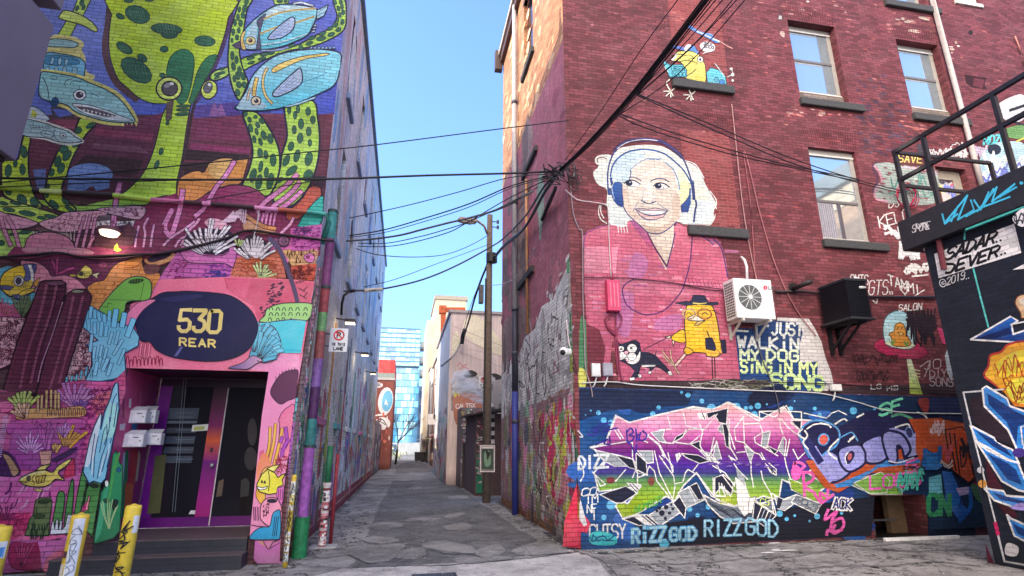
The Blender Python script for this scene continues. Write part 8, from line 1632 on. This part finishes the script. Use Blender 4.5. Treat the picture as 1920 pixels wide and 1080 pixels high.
for k, (nm, lbl, pt_, y0_, y1_, x_, c_) in enumerate(ROW):
    t, z_ = rowb(nm, lbl, 0, 0, pt_, y0_, y1_, x_, c_, 3+k, GC)
    for j in range(2):
        for zz_ in (3.7, z_-2.0):
            if zz_ < z_-1.4: yy = y0_+.7+j*(y1_-y0_)*.48; m = MB().C('4a5058').box((x_-.03, yy, zz_), (x_-.001, yy+1.2, zz_+1.3)); w_ = m.build('window', M_ATTR, t); m = MB().C('c8c4bc').box((x_-.1, yy-.1, zz_-.12), (x_-.002, yy+1.3, zz_)); m.build('sill', M_ATTR, w_)
    yy = y0_+(y1_-y0_)*.5; m = MB().C(['3a3a3e', '8a8a8c', '6a4a40'][k % 3]).tube([(x_-.08, yy, 0), (x_-.08, yy, z_-.1)], .06, 6); m.build('drainpipe', M_ATTR, t)
    m = MB().C(['5a5a5e', '8a7a6a', '4a4a50'][k % 3]).box((x_-.14, y0_, z_), (x_+8, y1_, z_+.16)); m.build('coping', M_ATTR, t)
    m = MB().C(['7a2a30', '2a3a4a', '4a4440', '30453a', '2a2a2e', '5a3a34'][k]).box((x_-.02, y0_+1.8, 0), (x_-.001, y0_+3.1, 2.2)); m.build('door', M_ATTR, t)
    m = MB().C(['8a8a90', 'b04a4a', '3a3a40', 'c8b060', '6a6a70', '9a9a9e'][k]).obox((x_-.35, y0_+1.6, 2.5), (x_-.35, y0_+3.3, 2.5), .7, .07); m.build('canopy', M_ATTR, t)
# tan tower and rusty pipe
t = thing('tan_tower', 'plain tan tower block rising behind the pink building', 'building', (6, 66, 0))
A_ = aty(817, 561, 66); B_ = aty(873, 640, 66); m = MB().C('b4a88c').box((A_.x, 66, 0), (B_.x, 76, A_.z)); m.C('b8a890').box((A_.x-.9, 66.5, 0), (A_.x-.002, 75, A_.z-2.6)); m.build('wall', M_STUC, t); m = MB().C('7a7266').box((A_.x-.15, 65.85, A_.z), (B_.x+.15, 76.1, A_.z+.5)); m.build('coping', M_ATTR, t)
M_RUST = plain('rust', '9a4428', .9, var=.5, sc=6)
yq = 38.0; t = thing('rusty_duct', 'rusty red steel duct elbow rising against the tan tower', 'duct', tuple(aty(831, 700, yq)))
m = MB().obox(aty(831, 700, yq), aty(831, 578, yq), .34, .34, (0, 1, 0)); m.build('riser', M_RUST, t); m = MB().obox(aty(829, 581, yq), aty(872, 581, yq), .3, .3); m.build('cross_arm', M_RUST, t); m = MB().obox(aty(830, 574, yq), aty(830, 588, yq), .5, .5, (0, 1, 0)); m.build('elbow_flange', M_RUST, t)
# distant poles and street clutter on the right side
GP = 'poles along the right side of the alley'
for i, (px, pt_, pbm, c, lbl, r_) in enumerate(((825, 690, 882, '7a5a52', 'brown timber pole carrying the yellow diamond sign', .13), (810, 700, 872, '3a3a3e', 'dark pole farther down the right side', .1), (800, 715, 868, '55504e', 'farthest thin pole on the right side', .09), (843, 690, 890, '8a8a8c', 'pale metal pole against the whitewashed side', .06))):
    b_ = atz(px, pbm); tp_ = aty(px, pt_, b_.y); m = MB().C(c).tube([(b_.x, b_.y, 0), (b_.x, b_.y, tp_.z)], r_, 8); tag(m.build('street_pole', M_ATTR, None, smooth=True), lbl, 'pole', GP)
b_ = atz(823, 882); c0 = aty(823, 793, b_.y-.2)
t = thing('diamond_sign', 'yellow diamond warning sign on a pole down the alley', 'sign', tuple(c0)); s_ = .34
m = MB().C('e8b020').face([(c0.x-s_, c0.y, c0.z), (c0.x, c0.y, c0.z-s_), (c0.x+s_, c0.y, c0.z), (c0.x, c0.y, c0.z+s_)]); m.build('plate', M_ATTR, t); m = MB().C('1a1a1a').box((c0.x-.12, c0.y-.01, c0.z-.05), (c0.x+.12, c0.y-.003, c0.z+.06)); m.build('symbol', M_ATTR, t)
for px, py, w_, h_, c, lbl in ((810, 786, 14, 20, 'd8d4d0', 'white sign board left of the yellow diamond sign'), (817, 780, 8, 12, 'e0c0c4', 'small pinkish notice above the yellow diamond sign')):
    q0 = aty(px-w_/2, py-h_/2, 43.5); q1 = aty(px+w_/2, py+h_/2, 43.5); m = MB().C(c).box((q0.x, 43.5, q1.z), (q1.x, 43.54, q0.z)); tag(m.build('notice_board', M_ATTR, None), lbl, 'sign')
t, A_, B_ = noparking(898, 705, 915, 730, 20.6, 'no parking sign standing above the shed roof by the pole')
m = MB().C('8a8a8e').tube([((A_.x+B_.x)/2, 20.63, B_.z+.1), ((A_.x+B_.x)/2, 20.63, B_.z-.9)], .03); m.build('sign_post', M_ATTR, t)
m = MB()
RB = random.Random(4)
GX = 'clutter of utility boxes on the right side'
for i in range(16):
    px = RB.uniform(800, 866); yy = 1062*1.75/(1+(px-790)*.62+28) if False else RB.uniform(27.3, 58); x_ = 2.75 if yy > 39 else 2.3
    z_ = RB.uniform(.2, 3.2); w_ = RB.uniform(.2, .6); m = MB().C(RB.choice(['d8d0c8', '3a3a40', '8a5a4a', '2a3a4a', 'b8b4b0', '5a4a50', 'c89a8a'])); m.box((x_-.22, yy, z_), (x_-.012, yy+w_, z_+RB.uniform(.3, .9))); tag(m.build('utility_box', M_ATTR, None, bevel=.02), 'small utility box fixed to the far right alley walls', 'utility box', GX)
# dumpster
b_ = atz(787, 866); t = thing('dumpster', 'black lidded dumpster near the end of the alley', 'dumpster', (b_.x, b_.y, 0))
m = MB().C('1a1a1e'); w_ = .55; m.face([(b_.x-w_, b_.y, .12), (b_.x+w_, b_.y, .12), (b_.x+w_*1.12, b_.y, 1.0), (b_.x-w_*1.12, b_.y, 1.0)]); m.face([(b_.x-w_, b_.y, .12), (b_.x-w_*1.12, b_.y, 1.0), (b_.x-w_*1.12, b_.y+1.1, 1.0), (b_.x-w_, b_.y+1.1, .12)]); m.face([(b_.x+w_, b_.y, .12), (b_.x+w_, b_.y+1.1, .12), (b_.x+w_*1.12, b_.y+1.1, 1.0), (b_.x+w_*1.12, b_.y, 1.0)]); m.face([(b_.x-w_, b_.y+1.1, .12), (b_.x-w_*1.12, b_.y+1.1, 1.0), (b_.x+w_*1.12, b_.y+1.1, 1.0), (b_.x+w_, b_.y+1.1, .12)]); m.build('bin', M_ATTR, t)
m = MB().C('26262c').box((b_.x-.66, b_.y-.05, 1.0), (b_.x+.66, b_.y+1.15, 1.08)); m.build('lid', M_ATTR, t, bevel=.02)
for sx in (-.4, .4): m = MB().C('0c0c0e').tube([(b_.x+sx-.04, b_.y+.15, .08), (b_.x+sx+.04, b_.y+.15, .08)], .08, 10); m.build('wheel', M_ATTR, t)
# left side beyond the mural building
t = thing('low_garage', 'low garages with dark graffiti doors beyond the left alley wall', 'garage', (-3, 38, 0))
m = MB().C('6a5a60').box((-9, 35.5, 0), (-1.66, 44.8, 3.3)); m.build('wall', M_STUC, t)
for k in range(3): m = MB().C(['2a2a34', '3a2f3a', '22283a'][k]).box((-1.658, 36+k*2.9, .05), (-1.62, 38.2+k*2.9, 2.5)); m.build('garage_door', M_ATTR, t)
P = WPaint(lambda u, v, d: Vector((-1.615+d, u, -v)), .004); P.cell = .4; P.at()
for i in range(40): blob(P, RG.choice(['b8b0b8', '5a4a6a', '3a3a44', 'c05a6a', '8a8a90', '2a4a7a', 'd8d4d8']), RG.uniform(35.6, 44.6), -RG.uniform(.2, 3.1), RG.uniform(.2, .7), RG.uniform(.2, .5), RG, 7)
P.build('graffiti', t, [M_ATTR])
yb_ = 45.0
t = thing('mural_warehouse', 'brown warehouse with a white ringed blue circle mural and a red top storey', 'building', (-3, 48, 0))
A_ = aty(700, 712, yb_); B_ = aty(731, 860, yb_); m = MB().C('7a4038').box((-9, yb_, 0), (B_.x, yb_+7, A_.z)); m.build('wall', M_STUC, t)
C_ = aty(704, 674, yb_+7.5); D_ = aty(738, 700, yb_+7.5); m = MB().C('a83030').box((-9, yb_+7.5, 0), (D_.x+.1, yb_+19, C_.z)); m.build('red_storey', M_STUC, t)
m = MB().C('5f6a64').box((-9, yb_+7.42, aty(704, 716, yb_+7.5).z), (D_.x+.12, yb_+7.498, D_.z)); m.build('louvre_band', M_ATTR, t)
m = MB().C('b0a8a4').box((-9.05, yb_-.06, A_.z), (B_.x+.05, yb_+7.1, A_.z+.18)); m.build('coping', M_ATTR, t)
P = Paint(lambda x, y, d: aty(x, y, yb_-d), .006); P.cell = 2; P.at(); P.e('f0eeea', 723, 752, 14, 26, 8); P.e('5aa8e0', 726, 752, 10, 20, 8); P.f('f0f0f0', '720,758 724,748 728,760'); P.e('d8d0cc', 710, 722, 8, 5); P.t('3a3038', 'OK', 704, 725, 716, 724, 6, 1.2)
for q in ('700,795 708,785 718,782 730,788 730,800 715,806', '702,780 712,776 726,778'): P.f('e4dedc', q, None, 0, 1)
for q in ('702,798 710,790 722,796', '706,802 716,786 726,800'): P.s('2a2428', 1.6, q)
for i in range(20): blob(P, RG.choice(['c85a48', '8a4a40', 'e0d4d0', 'b84a3a', '5a3030']), RG.uniform(700, 730), RG.uniform(775, 850), RG.uniform(1.5, 4), RG.uniform(2, 6), RG, 7)
P.build('circle_mural', t, [M_ATTR])
t = thing('blue_shed', 'dark blue painted shed wall past the warehouse on the left', 'shed', (-1.5, 56, 0)); m = MB().C('2a3a6a').box((-6, 64.5, 0), (-1.2, 74, 4.6)); m.build('wall', M_STUC, t); m = MB().C('1a2238').box((-1.198, 66, .1), (-1.16, 69, 2.6)); m.build('door', M_ATTR, t); m = MB().C('3a4048').box((-6.1, 64.4, 4.6), (-1.1, 74.1, 4.75)); m.build('roof', M_ATTR, t)
# small bare tree
tb_ = atz(733, 868); tb_.x = -.55; tb_.y = 57
t = thing('bare_tree', 'small leafless tree against the glass tower at the end of the alley', 'tree', (tb_.x, tb_.y, 0))
RT_ = random.Random(8); m = MB().C('2a2426')
def grow(m, p, d, L, r, n):
    q = p+d*L; m.tube([p, (p+q)/2+Vector((RT_.uniform(-.05, .05), 0, RT_.uniform(-.05, .05))), q], [r, r*.85, r*.65], 5)
    if n:
        for k in range(3): grow(m, p+(q-p)*RT_.uniform(.5, 1), (d+Vector((RT_.uniform(-.7, .7), RT_.uniform(-.7, .7), RT_.uniform(-.2, .5)))).normalized(), L*.72, r*.6, n-1)
m.tube([(tb_.x, tb_.y, 0), (tb_.x+.1, tb_.y, 1.2), (tb_.x+.15, tb_.y, 2.2)], [.12, .1, .09], 8); m.build('trunk', M_ATTR, t, smooth=True)
m = MB().C('332c2e')
for k in range(4): grow(m, Vector((tb_.x+.15, tb_.y, 2.1)), Vector((RT_.uniform(-.4, .9), RT_.uniform(-.6, .6), 1)).normalized(), 1.5, .05, 3)
m.build('crown', M_ATTR, t)
# low shrub by the end wall
t = thing('shrub', 'scrubby pale shrub at the foot of the far end wall', 'shrub', (-1.6, 80, 0)); m = MB()
for i in range(260): 
    m.C(RG.choice(['7a8a5a', 'a8b07a', '5a6a42', 'c8c8a8'])); c = Vector((-1.4+RG.gauss(0, .8), 80+RG.gauss(0, .5), abs(RG.gauss(.6, .5)))); u = Vector((RG.uniform(-1, 1), RG.uniform(-1, 1), RG.uniform(-1, 1)))*.16; v = Vector((RG.uniform(-1, 1), RG.uniform(-1, 1), RG.uniform(-1, 1)))*.12; m.face([c-u, c+v, c+u, c-v])
m.build('foliage', M_ATTR, t)
KS[0] = .9
# ---- glass tower -----------------------------------------------------------
ty = 105.0
t = thing('glass_tower', 'blue glass apartment tower closing off the end of the alley', 'building', (-1, ty, 0))
def P_(px, py, y=ty): return aty(px, py, y)
tl, tr_ = P_(696, 614), P_(789, 622); zb_, zmid, zlow = P_(740, 826).z, P_(740, 686).z, P_(740, 830).z
M_TG = glass_mat('tower_glass', (.16, .42, .66), .06, .55)
m = MB(); m.box((tl.x-6, ty, zmid), (tr_.x, ty+16, tl.z)); m.box((tl.x-6, ty+.8, zlow), (P_(787, 700).x, ty+16, zmid-.002)); m.build('curtain_wall', M_TG, t)
m = MB().C('a8b0b4').box((tl.x-6, ty+.4, 0), (P_(792, 840).x, ty+15, zlow-.002)); m.C('3a5a80').box((P_(735, 830).x-1.5, ty+.34, 0), (P_(744, 830).x, ty+.398, zlow-.3)); m.build('base_wall', M_STUC, t)
mu = MB().C('7ab0d0'); nx = 17; x0_ = tl.x-6; W_t = tr_.x-x0_
sp_ = MB()
for j, z in enumerate([zmid+k*(tl.z-zmid)/8 for k in range(9)]): mu.C('3f6c90' if j else '3a4a5a').box((x0_, ty-.06, z-.12), (tr_.x+.05, ty-.002, z+.1))
for i in range(nx+1): x = x0_+W_t*i/nx; mu.C('5a8cb0').box((x-.04, ty-.05, zmid), (x+.04, ty-.003, tl.z))
x1_ = P_(787, 700).x
for j in range(11): z = zlow+(zmid-zlow)*j/11; mu.C('35648c').box((x0_, ty+.74, z-.06), (x1_, ty+.797, z+.06))
for i in range(14):
    x = x0_+(x1_-x0_)*i/13
    for j in range(11): z = zlow+(zmid-zlow)*j/11; s_ = .35 if j % 2 else -.35; mu.C('3f7098').box((min(x+s_, x1_)-.04, ty+.75, z), (min(x+s_, x1_)+.04, ty+.796, z+(zmid-zlow)/11))
mu.build('mullions', M_ATTR, t)
RTT = random.Random(12); pn = MB()
for i in range(nx):
    for j in range(8):
        if RTT.random() < .62: z = zmid+j*(tl.z-zmid)/8; h_ = (tl.z-zmid)/8; pn.C(RTT.choice(['3a74a4', '5c9cc8', '4888b8', '2f5f8a', '6aa8d0', '80b8d8', '4080b0', '90b4c0'])); x = x0_+W_t*i/nx; pn.box((x+.05, ty-.03, z+.14 if RTT.random() < .5 else z+h_*.5), (x+W_t/nx-.05, ty-.004, z+h_-.14))
for i in range(13):
    for j in range(11):
        if RTT.random() < .7: z = zlow+(zmid-zlow)*j/11; h_ = (zmid-zlow)/11; s_ = .35 if j % 2 else -.35; x = x0_+(x1_-x0_)*i/13; pn.C(RTT.choice(['3c92c8', '4ca4d8', '62b2de', '3484bc', '74bce0', '4298d0', '8cc8e0', '3a8cc4'])); xa = max(x0_, x+s_+.05); xb = min(x1_, x+s_+(x1_-x0_)/13-.05); pn.box((xa, ty+.77, z+.08), (xb, ty+.796, z+h_-.08))
pn.f = pn.f; pn.build('glass_panel', plain('panel_glass', '5aa0d0', .12, attr=True, var=.12, spec=.8), t)
# slanted light facet low on the tower
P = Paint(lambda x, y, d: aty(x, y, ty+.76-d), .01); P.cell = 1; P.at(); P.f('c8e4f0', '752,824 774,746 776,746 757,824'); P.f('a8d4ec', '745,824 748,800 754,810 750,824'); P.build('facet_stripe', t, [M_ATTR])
m = MB().C('5a5a60').box((tl.x+1, ty+5, tl.z), (tr_.x-3, ty+12, tl.z+1.2)); m.build('plant_room', M_ATTR, t)
for k, py in enumerate((640, 668, 693)):
    z = P_(795, py+10).z; m = MB().C('9a988c').box((tr_.x+.01, ty+2, z), (tr_.x+1.3, ty+6, z+.3)); b_ = m.build('balcony', M_ATTR, t); m = MB().C('b8b8a8').box((tr_.x+.05, ty+1.95, z+.301), (tr_.x+1.28, ty+2.0, z+1.3)); m.build('balcony_screen', M_ATTR, b_)
t = thing('grey_block', 'pale grey block with window bands to the right of the glass tower', 'building', (4.5, 118, 0))
A_ = aty(785, 724, 118); B_ = aty(815, 730, 118); m = MB().C('8a949c').box((A_.x, 118, 0), (B_.x+3, 128, A_.z)); m.build('wall', M_STUC, t)
for k in range(5): m = MB().C('4a6a84').box((A_.x+.3, 117.9, A_.z-2.4-k*3), (B_.x, 117.99, A_.z-1.0-k*3)); m.build('window', M_ATTR, t)
# ---- steam from the shed vent ------------------------------------------------
t = thing('steam_vent', 'small roof vent on the shed letting out steam', 'vent', tuple(aty(924, 768, 20.3)))
m = MB().C('4a4a4e').tube([aty(924, 776, 21.2), aty(924, 764, 21.2)], .1, 10); m.build('pipe', M_ATTR, t)
mst, ns, ln, b = nt('steam'); ns.remove(b); out = [n for n in ns if n.type == 'OUTPUT_MATERIAL'][0]
pv = ns.new('ShaderNodeVolumePrincipled'); g_ = ns.new('ShaderNodeNewGeometry'); mp = ns.new('ShaderNodeMapping'); mp.inputs['Rotation'].default_value = (0, math.radians(35), 0); mp.inputs['Scale'].default_value = (.9, 1.6, 3.2); ln.new(g_.outputs['Position'], mp.inputs['Vector'])
dn_ = ramp(ns, ln, noise(ns, ln, mp.outputs[0], 1.7, 4, .6), [(.47, 0), (.68, 1)])
pv.inputs['Color'].default_value = (.95, .95, .97, 1); ln.new(mathn(ns, ln, 'MULTIPLY', dn_, 7), pv.inputs['Density']); ln.new(pv.outputs[0], out.inputs['Volume'])
m = MB(); m.tube([aty(922, 764, 20.6), aty(905, 748, 20.6), aty(885, 730, 20.6), aty(862, 712, 20.6), aty(848, 704, 20.6)], [.12, .26, .42, .5, .2], 12)
so2 = m.build('steam_plume', mst, None, smooth=True); tag(so2, 'wisp of white steam drifting left from the shed roof', 'steam')
# drain cover at the bottom edge
t = thing('drain_cover', 'iron drain grate set in the concrete at the bottom of the view', 'drain', tuple(atz(808, 1080)))
q0, q1 = atz(772, 1078.5), atz(856, 1079); m = MB().C('15151a').box((q0.x, q0.y-.35, .0), (q1.x, q0.y, .014)); m.build('frame', M_ATTR, t)
m = MB().C('3a3a42')
for k in range(12): x = q0.x+.04+k*(q1.x-q0.x-.08)/12; m.box((x, q0.y-.33, .0145), (x+.025, q0.y-.02, .02))
m.build('grate_bar', M_ATTR, t)
# ================================================================== camera, light
cam = bpy.data.cameras.new('camera'); co = bpy.data.objects.new('camera', cam); COL.objects.link(co)
cam.sensor_width = 36; cam.lens = FPX/1920*36; cam.clip_end = 3000; cam.clip_start = .05
co.location = (0, 0, EYE); co.rotation_euler = (math.radians(90)+PITCH, 0, -YAW)
SC.camera = co
SUN_EL, SUN_AZ = math.radians(24.2), math.radians(-82)     # azimuth from +Y, clockwise
w = bpy.data.worlds.new('World'); SC.world = w; w.use_nodes = True
ns, ln = w.node_tree.nodes, w.node_tree.links
bg = ns['Background']; sky = ns.new('ShaderNodeTexSky'); sky.sky_type = 'NISHITA'; sky.sun_disc = False
sky.sun_elevation = SUN_EL; sky.sun_rotation = SUN_AZ; sky.air_density = 1.0; sky.dust_density = .0; sky.ozone_density = 2.2; sky.altitude = 100
# soft shoulder so the band near the horizon keeps its colour
def vm(op, a, b):
    n = ns.new('ShaderNodeVectorMath'); n.operation = op; ln.new(a, n.inputs[0])
    if isinstance(b, tuple): n.inputs[1].default_value = b
    else: ln.new(b, n.inputs[1])
    return n.outputs[0]
s0 = vm('MULTIPLY', sky.outputs[0], (.5, .52, .5))
s1 = vm('DIVIDE', s0, vm('ADD', vm('MULTIPLY', s0, (1.0, .5, .42)), (1, 1, 1)))
s2 = vm('MULTIPLY', s1, (1.2, 1.27, 1.85))
# unseen bright cloud added behind the camera as fill light for the facades
tc = ns.new('ShaderNodeTexCoord'); sx = ns.new('ShaderNodeSeparateXYZ'); ln.new(tc.outputs['Generated'], sx.inputs[0])
cl = ramp(ns, ln, noise(ns, ln, tc.outputs['Generated'], 2.6, 6, .62), [(.33, 0), (.54, 1)])
def mr(v, a, b_): 
    n = ns.new('ShaderNodeMapRange'); n.interpolation_type = 'SMOOTHSTEP'; ln.new(v, n.inputs[0]); n.inputs[1].default_value = a; n.inputs[2].default_value = b_; return n.outputs[0]
msk = mathn(ns, ln, 'MULTIPLY', mathn(ns, ln, 'MULTIPLY', mr(sx.outputs[1], .05, -.35), mr(sx.outputs[0], .3, .0)), cl)
ln.new(mixc(ns, ln, 'MIX', msk, s2, (9.2, 7.9, 6.5)), bg.inputs['Color']); bg.inputs['Strength'].default_value = 1
sl = bpy.data.lights.new('sun', 'SUN'); sl.energy = 5; sl.angle = math.radians(.53); sl.color = (1, .86, .68)
so_ = bpy.data.objects.new('sun', sl); COL.objects.link(so_)
d = Vector((math.sin(SUN_AZ)*math.cos(SUN_EL), math.cos(SUN_AZ)*math.cos(SUN_EL), math.sin(SUN_EL)))
so_.rotation_euler = d.to_track_quat('Z', 'Y').to_euler()
SC.render.engine = 'CYCLES'
SC.view_settings.view_transform = 'Standard'; SC.view_settings.look = 'None'; SC.view_settings.exposure = 0; SC.view_settings.gamma = 1
SC.cycles.max_bounces = 6; SC.cycles.volume_bounces = 2
